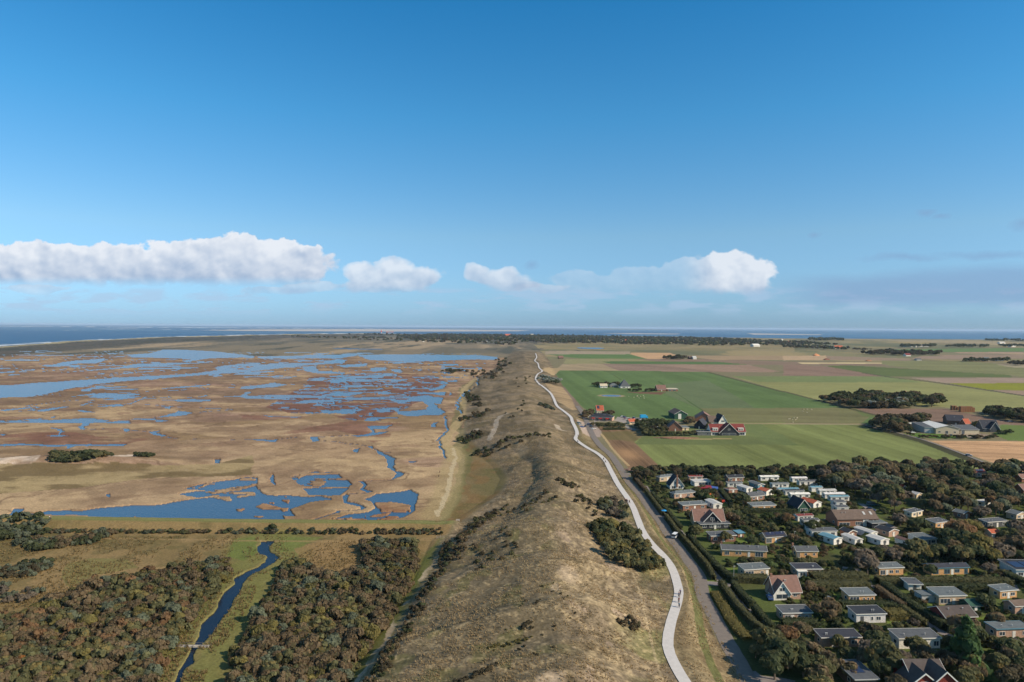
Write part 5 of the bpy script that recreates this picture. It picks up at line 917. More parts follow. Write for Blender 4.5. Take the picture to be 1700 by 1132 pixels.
def blocked(X, Y, r, top, pad=.6, strict=True):
    for fx, fy, fr, hw, hd, ang in FOOT:
        dx, dy = X - fx, Y - fy; lx = dx * math.cos(ang) + dy * math.sin(ang); ly = -dx * math.sin(ang) + dy * math.cos(ang)
        if abs(lx) < hw + r * .8 and abs(ly) < hd + r * .8: return True
    if strict:
        x, y0 = to_px(X, Y, 0); _, y1 = to_px(X, Y, top); rp = r * FPX / Y * pad
        for bx0, bx1, by0, by1, fy in BBOX:
            if Y < fy and x + rp > bx0 and x - rp < bx1 and y0 > by0 and y1 < by1 - 1.0: return True
    return False
NOGO = []
for z, p, w in LANES: NOGO.append((W2(z, p), w / 2 + .8))
def on_road(X, Y, r):
    a = np.array([X]); b = np.array([Y])
    if X < 140 and X < np.interp(Y, G_RD[1], G_RD[0]) + 3 + r * .7 and X > np.interp(Y, G_PA[1], G_PA[0]) - 2 - r: return True
    return any(dline(P, a, b)[0] < w + r * .55 for P, w in NOGO)
def scatter(kind, zone, poly, n, rr, pals, hs=(.9, 1.15), gap=.75, house_check=True, name='', z=None, seed=0, pad=.6, roads=True):
    P = W2(zone, poly, z or 0); g = random.Random(seed * 77 + n); placed = []; x0, y0 = P.min(0); x1, y1 = P.max(0); tries = 0
    grid = {}; cs = rr[1] * 2 + .1
    while len(placed) < n and tries < n * 40:
        tries += 1; X = g.uniform(x0, x1); Y = g.uniform(y0, y1)
        if not inpoly(P, np.array([X]), np.array([Y]))[0]: continue
        r = g.uniform(*rr); k = (int(X // cs), int(Y // cs)); ok = True
        for i in (-1, 0, 1):
            for j in (-1, 0, 1):
                for (a, b, c) in grid.get((k[0] + i, k[1] + j), ()):
                    if math.hypot(a - X, b - Y) < (c + r) * gap: ok = False; break
        if not ok: continue
        h = g.uniform(*hs); top = r * h * (1.65 if kind == 'tree' else 1.1)
        if house_check and blocked(X, Y, r, top, pad): continue
        if roads and on_road(X, Y, r): continue
        grid.setdefault(k, []).append((X, Y, r)); placed.append(1)
        plant(kind, X, Y, r, g.choice(pals), h, zone=name)
PT = ['dark', 'olive', 'brown', 'dark', 'grey', 'olive', 'darkb']
# single trees that stand out
for z, x, y, wpx, pal in [('K', 90, 985, 200, 'brown'), ('K', 262, 1045, 170, 'brown'), ('K', 545, 1010, 320, 'olive'), ('K', 165, 800, 150, 'olive'), ('K', 800, 860, 200, 'olive'), ('K', 1215, 985, 380, 'fir'), ('K', 1200, 735, 260, 'brown'), ('K', 1480, 615, 160, 'brown'), ('K', 1560, 930, 210, 'brown'), ('K', 1660, 880, 200, 'grey'),
                          ('K', 1270, 1060, 190, 'brown'), ('K', 800, 950, 150, 'dark'), ('K', 385, 690, 120, 'grey'), ('K', 60, 560, 220, 'brown'), ('K', 790, 610, 100, 'grey'), ('K', 400, 170, 190, 'grey'), ('K', 1410, 180, 110, 'grey'), ('K', 930, 190, 120, 'dark'), ('K', 1380, 470, 160, 'dark'),
                          ('J', 1280, 830, 260, 'olive'), ('J', 1430, 760, 200, 'rust'), ('J', 1620, 900, 210, 'brown'), ('J', 1170, 860, 120, 'olive'), ('J', 1380, 960, 300, 'dark'), ('J', 1500, 880, 200, 'olive'), ('J', 1330, 1040, 260, 'dark'), ('J', 1570, 1020, 220, 'dark'), ('J', 1620, 330, 120, 'brown'),
                          ('H', 1420, 555, 120, 'rust'), ('H', 905, 690, 105, 'olive'), ('H', 660, 660, 130, 'olive'), ('H', 965, 540, 110, 'brown'), ('H', 830, 225, 110, 'dark'), ('H', 1000, 520, 110, 'dark'), ('H', 910, 500, 110, 'olive'), ('H', 700, 340, 90, 'dark'), ('H', 1050, 400, 130, 'dark'), ('H', 1620, 620, 130, 'dark'), ('H', 1320, 330, 100, 'dark'),
                          ('I', 360, 310, 160, 'grey'), ('I', 590, 400, 190, 'brown'), ('I', 660, 560, 130, 'grey'), ('I', 930, 320, 80, 'rust'), ('I', 1420, 410, 110, 'rust'), ('I', 1290, 820, 240, 'yellow'), ('I', 1080, 800, 130, 'yellow'), ('I', 1500, 800, 140, 'brown'), ('I', 1150, 700, 220, 'rust'), ('I', 370, 900, 190, 'grey'), ('I', 800, 830, 200, 'olive'), ('I', 690, 810, 130, 'olive'), ('I', 1390, 950, 110, 'grey'), ('I', 1640, 780, 150, 'brown')]:
    q = at(z, (x, y)); r = wpx / Z[z][2] / 2 / FPX * q.y; plant('tree', q.x, q.y, r, pal, 1.05 if pal != 'fir' else 1.15, zone='park')
# park planting
TOP = [(150, 100), (420, 130), (1000, 120), (1673, 112), (1673, 150), (1000, 160), (150, 150)]
scatter('tree', 'H', [(140, 112), (1680, 126), (1680, 160), (600, 172), (140, 190)], 70, (2.6, 4.0), ['dark', 'olive', 'dark', 'darkb'], gap=.55, name='top', seed=1)
scatter('tree', 'I', [(0, 130), (300, 110), (600, 105), (1000, 108), (1700, 120), (1900, 130), (1900, 470), (1250, 520), (700, 470), (520, 430), (300, 300), (0, 240)], 190, (3.2, 5.8), ['dark', 'olive', 'brown', 'dark', 'grey', 'darkb', 'brown', 'sage'], (.9, 1.2), gap=.62, name='wood', seed=2, pad=.5)
scatter('tree', 'I', [(560, 720), (700, 650), (1000, 560), (1300, 600), (1700, 560), (1900, 600), (1900, 880), (1250, 900), (900, 860), (480, 870), (340, 800)], 60, (3, 5), ['dark', 'olive', 'brown', 'yellow', 'dark', 'grey'], gap=.65, name='grove', seed=3)
scatter('tree', 'K', [(0, 760), (400, 700), (650, 830), (1100, 800), (1400, 640), (1900, 500), (1900, 1100), (0, 1250)], 46, (2.6, 4.4), PT, gap=.7, name='bottom', seed=4, pad=.7)
scatter('tree', 'J', [(1120, 800), (1330, 690), (1700, 650), (1750, 1150), (1500, 1150), (1150, 930)], 16, (2.2, 3.4), ['olive', 'dark', 'brown'], gap=.7, name='bottom', seed=5, pad=.8)
scatter('tree', 'H', [(440, 250), (1673, 200), (1673, 860), (1300, 980), (1000, 840), (700, 600), (500, 400)], 60, (1.8, 3.0), ['dark', 'olive', 'olive', 'brown', 'green'], gap=.8, name='mid', seed=6, pad=.9)
scatter('shrub', 'H', [(200, 180), (1673, 150), (1673, 1000), (1000, 1000), (700, 620), (480, 420), (300, 250)], 330, (1.0, 2.1), ['dark', 'olive', 'green', 'olive', 'dark', 'brown'], gap=.62, name='gardens', seed=7, pad=.7)
scatter('shrub', 'K', [(-200, 60), (1900, 200), (1900, 760), (1200, 800), (0, 760), (-300, 500)], 270, (1.0, 2.0), ['dark', 'olive', 'green', 'olive', 'dark', 'brown'], gap=.62, name='gardens', seed=8, pad=.7)
scatter('shrub', 'I', [(0, 240), (600, 440), (1673, 480), (1800, 1000), (0, 1000)], 220, (1.2, 2.2), ['dark', 'olive', 'dark', 'brown'], gap=.62, name='gardens', seed=9, pad=.7)
# farms
for zn, pl, n, rr, pals, nm in [('M', [(255, 532), (300, 520), (560, 500), (700, 505), (1090, 520), (1135, 560), (1125, 588), (500, 588), (400, 566)], 110, (5, 7.5), ['darkb', 'dark', 'brown', 'dark'], 'bigwood'), ('M', [(590, 572), (850, 568), (850, 582), (600, 584)], 16, (5, 7), ['silver'], 'bigwood'),
                               ('M', [(640, 720), (700, 680), (1000, 690), (1010, 700), (890, 740), (860, 765), (760, 755)], 40, (4.5, 6.5), ['darkb', 'dark', 'brown'], 'farmwood'), ('M', [(1410, 635), (1470, 615), (1700, 640), (1900, 660), (1900, 700), (1700, 690), (1500, 655)], 44, (4.6, 6.6), ['dark', 'darkb', 'dark'], 'eastwood'),
                               ('M', [(1330, 715), (1440, 720), (1450, 750), (1370, 750)], 7, (3, 4), ['dark', 'darkb'], 'farmwood'), ('M', [(1470, 762), (1610, 762), (1600, 770), (1470, 770)], 9, (2.2, 3), ['dark'], 'farmwood'), ('M', [(850, 770), (1000, 800), (1600, 805), (1480, 790), (1000, 790)], 40, (1.6, 2.4), ['dark', 'brown', 'darkb'], 'farmhedge'),
                               ('L', [(362, 345), (400, 340), (545, 340), (545, 352), (400, 352)], 17, (3.6, 5), ['dark', 'darkb'], 'pyr'), ('L', [(625, 350), (695, 350), (695, 356), (625, 356)], 7, (3, 4.4), ['dark'], 'pyr'), ('L', [(610, 380), (690, 378), (690, 384)], 6, (2.6, 3.2), ['dark'], 'pyr'), ('L', [(735, 380), (800, 378), (805, 384), (740, 386)], 6, (3, 3.6), ['dark'], 'pyr'),
                               ('L', [(280, 560), (350, 530), (330, 580), (290, 590)], 8, (2.6, 4), ['olive', 'brown', 'dark'], 'rest'), ('L', [(440, 540), (490, 545), (485, 560), (440, 550)], 6, (2.6, 3.6), ['darkb', 'brown'], 'rest'), ('L', [(350, 618), (575, 625), (575, 640), (360, 630)], 26, (1.8, 2.6), ['dark', 'olive'], 'rest'),
                               ('Q', [(60, 590), (200, 560), (400, 540), (640, 560), (620, 610), (520, 680), (250, 690), (130, 600)], 46, (3.4, 5), ['dark', 'olive', 'dark', 'darkb'], 'farm'), ('Q', [(240, 690), (1010, 700), (1020, 710), (240, 712)], 34, (2.4, 3.4), ['dark', 'olive'], 'farm'), ('Q', [(780, 520), (900, 490), (960, 500), (930, 560), (800, 550)], 8, (3, 4), ['dark', 'brown'], 'farm'), ('Q', [(1010, 520), (1100, 540), (1200, 580), (1180, 620), (1090, 600)], 8, (3, 4), ['olive', 'dark'], 'farm'),
                               ('N', [(825, 415), (860, 395), (980, 405), (985, 425), (850, 430)], 26, (4, 5.5), ['dark', 'sage', 'dark', 'silver'], 'clump'),
                               ('M', [(550, 205), (700, 190), (1150, 200), (1050, 216), (600, 212)], 110, (7, 11), ['darkb', 'dark'], 'far'), ('M', [(830, 150), (1075, 148), (1070, 156), (840, 158)], 46, (8, 12), ['dark'], 'far'), ('M', [(1270, 252), (1590, 248), (1590, 256), (1280, 258)], 40, (6, 8), ['dark'], 'far'), ('M', [(1590, 275), (1900, 270), (1900, 290), (1600, 284)], 30, (6, 8), ['darkb'], 'far'),
                               ('M', [(1140, 150), (1450, 150), (1450, 157), (1150, 157)], 50, (8, 11), ['dark'], 'far'), ('M', [(1420, 105), (1900, 112), (1900, 120), (1430, 112)], 50, (10, 14), ['dark'], 'far'), ('M', [(1520, 148), (1900, 150), (1900, 158), (1540, 156)], 34, (9, 12), ['dark'], 'far'), ('M', [(185, 102), (410, 102), (420, 112), (190, 112)], 70, (12, 16), ['dark'], 'far'),
                               ('L', [(850, 150), (1010, 148), (1010, 155), (855, 156)], 26, (6, 8), ['darkb', 'dark'], 'far'), ('M', [(0, 150), (200, 148), (460, 168), (460, 176), (300, 172), (0, 160)], 110, (6, 9), ['dark', 'darkb'], 'far'), ('M', [(480, 170), (640, 172), (560, 180)], 20, (4, 6), ['darkb'], 'far')]:
    scatter('tree', zn, pl, n, rr, pals, (.85, 1.1), gap=.5, name=nm, seed=n, house_check=nm not in ('far', 'bigwood', 'eastwood'), pad=.15, roads=False)
# far village woods
for pl, n, rr in [([(655, 560), (760, 557), (900, 558.5), (1200, 563), (1330, 569), (1400, 574), (1200, 575), (900, 571), (700, 566)], 2600, (8, 13)), ([(560, 556.5), (760, 556), (1180, 561), (1180, 563), (700, 559.5)], 300, (9, 14)), ([(470, 560), (700, 563), (860, 572), (850, 576), (600, 566)], 160, (7, 12))]:
    scatter('tree', 'S', pl, n, rr, ['dark', 'dark', 'darkb'], (.8, 1.0), gap=.25, house_check=False, name='far', seed=n, roads=False)
# wetland thickets, left
WT = ['brown', 'olive', 'brown', 'yellow', 'sage', 'brown', 'brown', 'olive', 'olive', 'rust']
scatter('shrub', 'E', [(-500, 670), (240, 620), (330, 520), (620, 440), (760, 380), (1000, 340), (1300, 280), (1600, 230), (1600, 330), (1500, 470), (1360, 620), (1250, 780), (1150, 900), (1060, 1150), (-700, 1150)], 780, (1.5, 3.2), WT, (.9, 1.25), gap=.43, house_check=False, name='west', seed=11)
scatter('shrub', 'F', [(740, 230), (840, 210), (1000, 300), (1230, 230), (1200, 90), (1480, 80), (1500, 200), (1450, 330), (1350, 520), (1260, 640), (1150, 800), (1000, 960), (470, 960), (470, 720), (550, 580), (650, 420), (730, 330)], 660, (1.5, 3.2), ['brown', 'olive', 'brown', 'brown', 'sage', 'olive', 'yellow', 'brown'], (.9, 1.25), gap=.43, house_check=False, name='east', seed=12)
scatter('shrub', 'C', [(-200, 530), (320, 540), (310, 600), (60, 640), (-200, 620)], 60, (1.6, 2.6), ['sage', 'dark', 'sage'], gap=.5, house_check=False, name='dikefoot', seed=13)
scatter('shrub', 'C', [(100, 660), (380, 640), (420, 670), (700, 590), (750, 600), (640, 660), (420, 690), (250, 720)], 60, (1.6, 2.6), ['sage', 'brown', 'dark'], gap=.5, house_check=False, name='meadow', seed=14)
scatter('shrub', 'C', [(150, 800), (350, 790), (340, 830), (140, 840)], 14, (1.3, 2), ['sage', 'dark'], gap=.6, house_check=False, name='meadow', seed=15)
scatter('shrub', 'E', [(-100, 280), (300, 250), (380, 280), (200, 340), (-100, 350)], 26, (1.2, 2), ['darkb', 'sage'], gap=.7, house_check=False, name='meadow', seed=16); scatter('shrub', 'E', [(0, 400), (300, 440), (240, 500), (0, 520)], 12, (1.2, 2), ['grey', 'sage'], gap=.7, house_check=False, name='meadow', seed=17)
# hedge of scrub along the dike foot
for i in range(340):
    u = random.uniform(-200, 735); q = at('S', (u, 881 + random.uniform(1.5, 5.0) + (u > 0) * .004 * u)); plant('shrub', q.x, q.y, random.uniform(.85, 1.4), random.choice(['brown', 'dark', 'olive', 'sage', 'brown', 'darkb']), 1.0, zone='dikefoot')
# shaded side of the ridge
scatter('shrub', 'F', [(1690, 60), (1720, 150), (1640, 260), (1590, 360), (1540, 450), (1440, 600), (1370, 760), (1290, 960), (1200, 960), (1280, 760), (1400, 560), (1480, 420), (1560, 290), (1620, 180), (1660, 60)], 110, (.7, 1.4), ['darkb', 'brown', 'olive', 'dark'], gap=.5, house_check=False, name='slope', z=4, seed=18)
scatter('shrub', 'G', [(350, 400), (420, 300), (520, 240), (640, 200), (560, 270), (470, 340), (420, 420), (360, 520)], 70, (.8, 1.6), ['darkb', 'brown', 'olive'], gap=.5, house_check=False, name='slope', z=6, seed=19)
for z, p, n, rr, pals in [('G', [(1085, 250), (1150, 240), (1270, 290), (1280, 340), (1200, 330), (1100, 320)], 16, (2.0, 3.2), ['sage', 'olive', 'grey']), ('G', [(1030, 440), (1120, 400), (1200, 390), (1330, 430), (1430, 560), (1430, 610), (1330, 610), (1200, 590), (1090, 510)], 34, (2.6, 3.8), ['olive', 'yellow', 'dark', 'olive']),
                          ('J', [(120, 560), (190, 570), (190, 620), (120, 620)], 3, (1.2, 1.6), ['brown']), ('J', [(20, 600), (80, 610), (70, 640)], 2, (.9, 1.3), ['brown']), ('J', [(560, 740), (640, 730), (700, 900), (720, 980), (600, 900)], 11, (1.2, 2.0), ['brown', 'olive', 'darkb']), ('J', [(730, 770), (850, 760), (960, 960), (960, 1040), (860, 1040), (760, 900)], 20, (1.3, 2.1), ['brown', 'grey', 'olive']),
                          ('N', [(830, 590), (920, 600), (950, 620), (880, 620)], 12, (2, 3), ['dark', 'sage']), ('N', [(300, 470), (380, 490), (420, 560), (400, 600), (330, 540)], 34, (1.8, 3), ['darkb', 'dark']), ('N', [(300, 320), (560, 320), (600, 360), (520, 400), (400, 380)], 30, (2.4, 4), ['dark', 'darkb', 'brown']), ('N', [(520, 240), (600, 230), (640, 300), (560, 340)], 20, (3, 4.4), ['darkb', 'dark']),
                          ('N', [(280, 640), (480, 620), (440, 660), (260, 665)], 22, (1.6, 2.6), ['darkb', 'dark', 'brown']), ('N', [(240, 800), (380, 765), (440, 780), (300, 825)], 26, (1.6, 2.6), ['dark', 'darkb']), ('N', [(500, 850), (900, 830), (960, 860), (560, 900)], 34, (1.0, 2.0), ['darkb', 'olive']), ('N', [(380, 870), (560, 880), (460, 920), (340, 900)], 18, (1.2, 2), ['darkb', 'dark']),
                          ('N', [(110, 320), (200, 308), (300, 320), (220, 332)], 24, (3, 4), ['dark', 'darkb']), ('G', [(860, 50), (1000, 90), (1080, 200), (1020, 190), (900, 110)], 30, (.9, 1.6), ['darkb', 'olive']), ('G', [(160, 1050), (480, 960), (580, 900), (560, 950), (330, 1040), (190, 1100)], 34, (.4, .9), ['darkb']), ('N', [(560, 640), (760, 560), (800, 600), (640, 700)], 10, (.9, 1.8), ['darkb', 'olive']), ('N', [(620, 420), (780, 380), (790, 450), (660, 480)], 10, (1.2, 2.2), ['darkb', 'olive']), ('G', [(560, 170), (800, 110), (880, 140), (700, 200)], 30, (.6, 1.3), ['darkb', 'olive', 'brown']), ('G', [(440, 330), (620, 300), (700, 420), (460, 470)], 34, (.5, 1.1), ['darkb', 'brown', 'olive']), ('G', [(690, 750), (740, 740), (740, 770), (700, 775)], 5, (.6, 1), ['darkb']), ('G', [(470, 835), (700, 800), (820, 770), (700, 815), (500, 845)], 18, (.35, .6), ['yellow']), ('G', [(400, 900), (700, 600), (900, 450), (1000, 800), (700, 1000)], 26, (.3, .6), ['darkb', 'olive'])]:
    hz_ = 15 if z == 'G' and p[0][0] < 900 else 3
    scatter('shrub', z, p, n, rr, pals, (.9, 1.2), gap=.5, house_check=False, name={'G': 'pathbush' if p[0][0] > 1020 else 'ridge', 'J': 'verge', 'N': 'ridgefar'}[z], z=hz_ if z == 'G' else (6 if z == 'J' else 2), seed=n + 100)
scatter('shrub', 'C', [(350, 110), (400, 95), (740, 105), (745, 125), (600, 140), (350, 145)], 70, (2.2, 3.4), ['dark', 'dark', 'olive'], (.8, 1), gap=.45, house_check=False, name='sandhill', seed=30); scatter('shrub', 'C', [(915, 80), (1030, 75), (1000, 100), (910, 98)], 12, (2, 2.8), ['dark'], gap=.5, house_check=False, name='sandhill', seed=31)
for z, x, y, w, pal in [('E', 150, 960, 90, 'orange'), ('E', 740, 440, 80, 'grey'), ('E', 960, 530, 60, 'orange'), ('F', 838, 355, 34, 'orange'), ('D', 222, 610, 60, 'dark')]:
    q = at(z, (x, y)); plant('tree' if w > 50 and pal != 'dark' else 'shrub', q.x, q.y, w / Z[z][2] / 2 / FPX * q.y, pal, 1.2, zone='thicketmark')

GRASS = mat("dry grass", attr=True, rough=1, noise=.1, scale=.5, spec=.05)
leafy(GRASS, .5)
# ---- build: the 300 of each kind that show largest stand alone, the rest of the kind is one mass
def near_mark(X, Y):
    best = min(LAND, key=lambda l: math.hypot(l[0] - X, (l[1] - Y))); dx, dy = X - best[0], Y - best[1]
    if math.hypot(dx, dy) > 60: return None
    if abs(dy) > abs(dx): return ("behind " if dy > 0 else "in front of ") + best[2]
    return ("right of " if dx > 0 else "left of ") + best[2]
ZTXT = {'west': "left of the stream", 'east': "between stream and ridge", 'dikefoot': "in the scrub row below the dike", 'meadow': "in the rough meadow below the dike", 'slope': "on the shaded left slope of the dune ridge", 'ridge': "on the near dune top", 'pathbush': "in the big bushes left of the cycle path", 'verge': "on the verge beside the cycle path", 'ridgefar': "on the far part of the dune ridge", 'sandhill': "on the sandy rise in the marsh", 'thicketmark': "rising out of the left thicket",
        'gardens': "between park bungalows", 'top': "in the tree row between park and green field", 'wood': "in the wood at the park's upper right", 'grove': "in the park's right grove", 'bottom': "at the bottom edge of the park", 'mid': "among the park bungalows", 'park': "in the park", 'bigwood': "in the long wood by the ploughed field", 'farmwood': "beside the white roofed hall",
        'eastwood': "in the wood at the right edge", 'farmhedge': "in the hedge of the cream halls", 'pyr': "around the pyramid roofed barn", 'rest': "around the restaurant", 'farm': "in the farm wood beside the guesthouse", 'clump': "in the clump beside the cycle path", 'far': "far off"}
def sz(kind, r): return ("large " if r > 4.6 else "tall " if r > 3.6 else "mid-sized " if r > 2.7 else "small ") if kind == 'tree' else ("big " if r > 2.6 else "middling " if r > 1.9 else "low ")
def merged(name, L, kind, m):
    VV, FF, CC = [], [], []; off = 0; base = {}
    for p in L:
        q = 34 if p['Y'] > 2500 else 110 if p['Y'] > 600 else 240; key = (p['pal'], q, int(p['X']) % 3)
        if key not in base: tp = PAL[p['pal']][1]; base[key] = crown_arrays(9, q, .42 if q == 34 else .30 if q == 110 else .22, 1, 1, .62 if kind == 'tree' else .72, .80 if kind == 'tree' else .52, alb(PAL[p['pal']][0]), q * 3 + int(p['X']) % 3, .15, tips=(alb(tp[0]), tp[1]) if tp else None)
        V, F, C = base[key]; a = (p['X'] * 13.7) % 6.28; ca, sa = math.cos(a), math.sin(a); v = V.copy(); v[:, 0], v[:, 1] = (V[:, 0] * ca - V[:, 1] * sa), (V[:, 0] * sa + V[:, 1] * ca)
        v *= p['r'] * np.array([1, 1, p['h']]); v += np.array([p['X'], p['Y'], p['zz']]); VV.append(v); FF.append(F + off); CC.append(C * (1 + .3 * (((p['Y'] * 7.3) % 1) - .5))); off += len(V)
    if not VV: return None
    return np_mesh(name, np.concatenate(VV), np.concatenate(FF), m, np.concatenate(CC))
FM = leafy(mat("foliage mass", attr=True, rough=.9, noise=.1, scale=.3, spec=.1), .46)
for kind in ('tree', 'shrub'):
    L = PLANTS[kind]; A = height(np.array([[p['X'] for p in L]]), np.array([[p['Y'] for p in L]]))[0]
    for p, zz in zip(L, A): p['zz'] = float(zz) - .1
    def vis(p):
        x, y = to_px(p['X'], p['Y'], 3); return 0 if x < -20 or x > 1720 or y > 1150 else p['r'] / p['Y']
    L.sort(key=lambda p: -vis(p)); N = 300; used = {}
    for p in L[:N]:
        x_, y_ = to_px(p['X'], p['Y'], 3)
        if x_ < -20 or x_ > 1720 or y_ > 1150: continue
        z_ = p['zone']; nm = near_mark(p['X'], p['Y']) if z_ in ('gardens', 'mid', 'bottom', 'park', 'grove', 'wood', 'top') else None
        if z_ in ('west', 'east'):
            t = at('E', (1350, 825)); d = p['Y'] - t.y
            x0 = to_px(p['X'], p['Y'], 2)[0]; side = ("by the photo's left edge " if x0 < 110 else "mid-thicket " if x0 < 250 else "near the water ") if z_ == 'west' else ("near the stream meadow " if x0 < 500 else "mid-thicket " if x0 < 600 else "near the sandy path ")
            where = side + ("level with the footbridge " if abs(d) < 12 else "below the footbridge " if d < 0 else "above the footbridge " if d < 60 else "far above the footbridge ") + ZTXT[z_]
        else: where = nm or ZTXT.get(z_, '')
        o = empty('tree' if kind == 'tree' else 'shrub', (p['X'], p['Y'], p['zz']), (p['X'] * 3.1) % 6.28); s = p['r']; o.scale = (s, s, s * p['h'])
        lab = (sz(kind, s) + PWORD[p['pal']] + (" tree " if kind == 'tree' else " shrub ") + where).strip(); used.setdefault(lab, []).append(o)
        me = proto(kind, p['pal'])[int(abs(p['X'] * 5)) % 3]
        for nme, data in (("crown", me[0]), ("trunk" if kind == 'tree' else "stems", me[1])):
            c = bpy.data.objects.new(nme, data); COL.objects.link(c); c.parent = o
    WD = ["nearest"] + [w + " nearest" for w in "second third fourth fifth sixth seventh eighth ninth tenth eleventh twelfth thirteenth fourteenth fifteenth sixteenth seventeenth eighteenth nineteenth twentieth".split()]
    for lab, os_ in used.items():
        os_.sort(key=lambda o: o.location.y)
        for i, o in enumerate(os_):
            o["label"] = " ".join(lab.split()[:16]); o["category"] = kind; o["group"] = lab.replace(" tree ", " trees ").replace(" shrub ", " shrubs ")
            if 2 <= len(os_) <= 20 and len(lab.split()) <= 14: o["label"] = WD[i] + " " + lab
    o = merged("woodland" if kind == 'tree' else "scrub_vegetation", L[N:], kind, FM)
    if o: tag(o, kind='stuff')

# ---- clipped hedges, each one its own
def hedge(label, z, pts, w, h, pal, grp="clipped hedges of the holiday park", cat="hedge", rough=.25, name="hedge"):
    P = W2(z, pts); col = np.array(alb(PAL[pal][0])); g = np.random.default_rng(int(abs(P[0, 0]) * 10)); VV, FF, CC = [], [], []; off = 0
    core = MB(); nseg = []
    for (x1, y1), (x2, y2) in zip(P[:-1], P[1:]):
        L = math.hypot(x2 - x1, y2 - y1); n = max(2, int(L / 1.0)); 
        for i in range(n + (1 if (x2, y2) == tuple(P[-1]) else 0)): nseg.append((x1 + (x2 - x1) * i / n, y1 + (y2 - y1) * i / n))
    Q = np.array(nseg); T = np.gradient(Q, axis=0); T /= np.linalg.norm(T, axis=1, keepdims=True) + 1e-9; N = np.stack([-T[:, 1], T[:, 0]], 1); zb = height(Q[:, 0][None], Q[:, 1][None])[0]
    prof = [(-.5, -.1), (-.5, .55), (-.42, .97), (0, 1.02), (.42, .97), (.5, .55), (.5, -.1)]; rows = []
    for u, v in prof:
        ww = w * (1 + rough * (g.random(len(Q)) - .5)); hh = h * (1 + rough * .6 * (g.random(len(Q)) - .5))
        rows.append(np.concatenate([Q + N * (u * ww)[:, None], (zb + v * hh)[:, None]], 1))
    V = np.stack(rows, 1).reshape(-1, 3); F = quads(len(Q), len(prof)); k = len(prof); V2 = V; F = np.concatenate([F, np.array([[0, 1, 2, 3], [3, 4, 5, 6]]), np.array([[0, 1, 2, 3], [3, 4, 5, 6]]) + (len(Q) - 1) * k])
    VV.append(V); FF.append(F); CC.append(np.repeat(col[None] * .9, len(V), 0)); off = len(V)
    tot = len(Q) * 1.0; nc = int(tot * (w + 2 * h) * 7); i = g.integers(0, len(Q), nc); s = g.uniform(0, 1, nc) * (w + 2 * h)
    u = np.where(s < h, -.5, np.where(s > h + w, .5, (s - h) / w - .5)); v = np.where(s < h, s / h, np.where(s > h + w, (w + 2 * h - s) / h, 1.0))
    c = np.concatenate([Q[i] + N[i] * (u * w * 1.04)[:, None] + T[i] * g.uniform(-.5, .5, nc)[:, None], (zb[i] + v * h * 1.0 + g.uniform(-.08, .12, nc))[:, None]], 1)
    n_ = np.stack([N[i, 0] * np.sign(u) * (np.abs(u) > .49), N[i, 1] * np.sign(u) * (np.abs(u) > .49), (np.abs(u) < .49) * 1.0], 1) + g.normal(size=(nc, 3)) * .5; n_ /= np.linalg.norm(n_, axis=1, keepdims=True)
    a = np.cross(n_, g.normal(size=(nc, 3))); a /= np.linalg.norm(a, axis=1, keepdims=True) + 1e-9; b = np.cross(n_, a); sz_ = .22 * g.uniform(.6, 1.3, nc)[:, None]; a *= sz_; b *= sz_ * .7
    V = np.stack([c - a - b, c + a - b, c + a + b, c - a + b], 1).reshape(-1, 3); VV.append(V); FF.append(np.arange(nc * 4).reshape(-1, 4) + off); CC.append(np.repeat(col[None] * (1 + .5 * (g.random(nc) - .5))[:, None], 4, 0))
    o = np_mesh(name, np.concatenate(VV), np.concatenate(FF), FM, np.concatenate(CC)); tag(o, label, cat, grp); return o
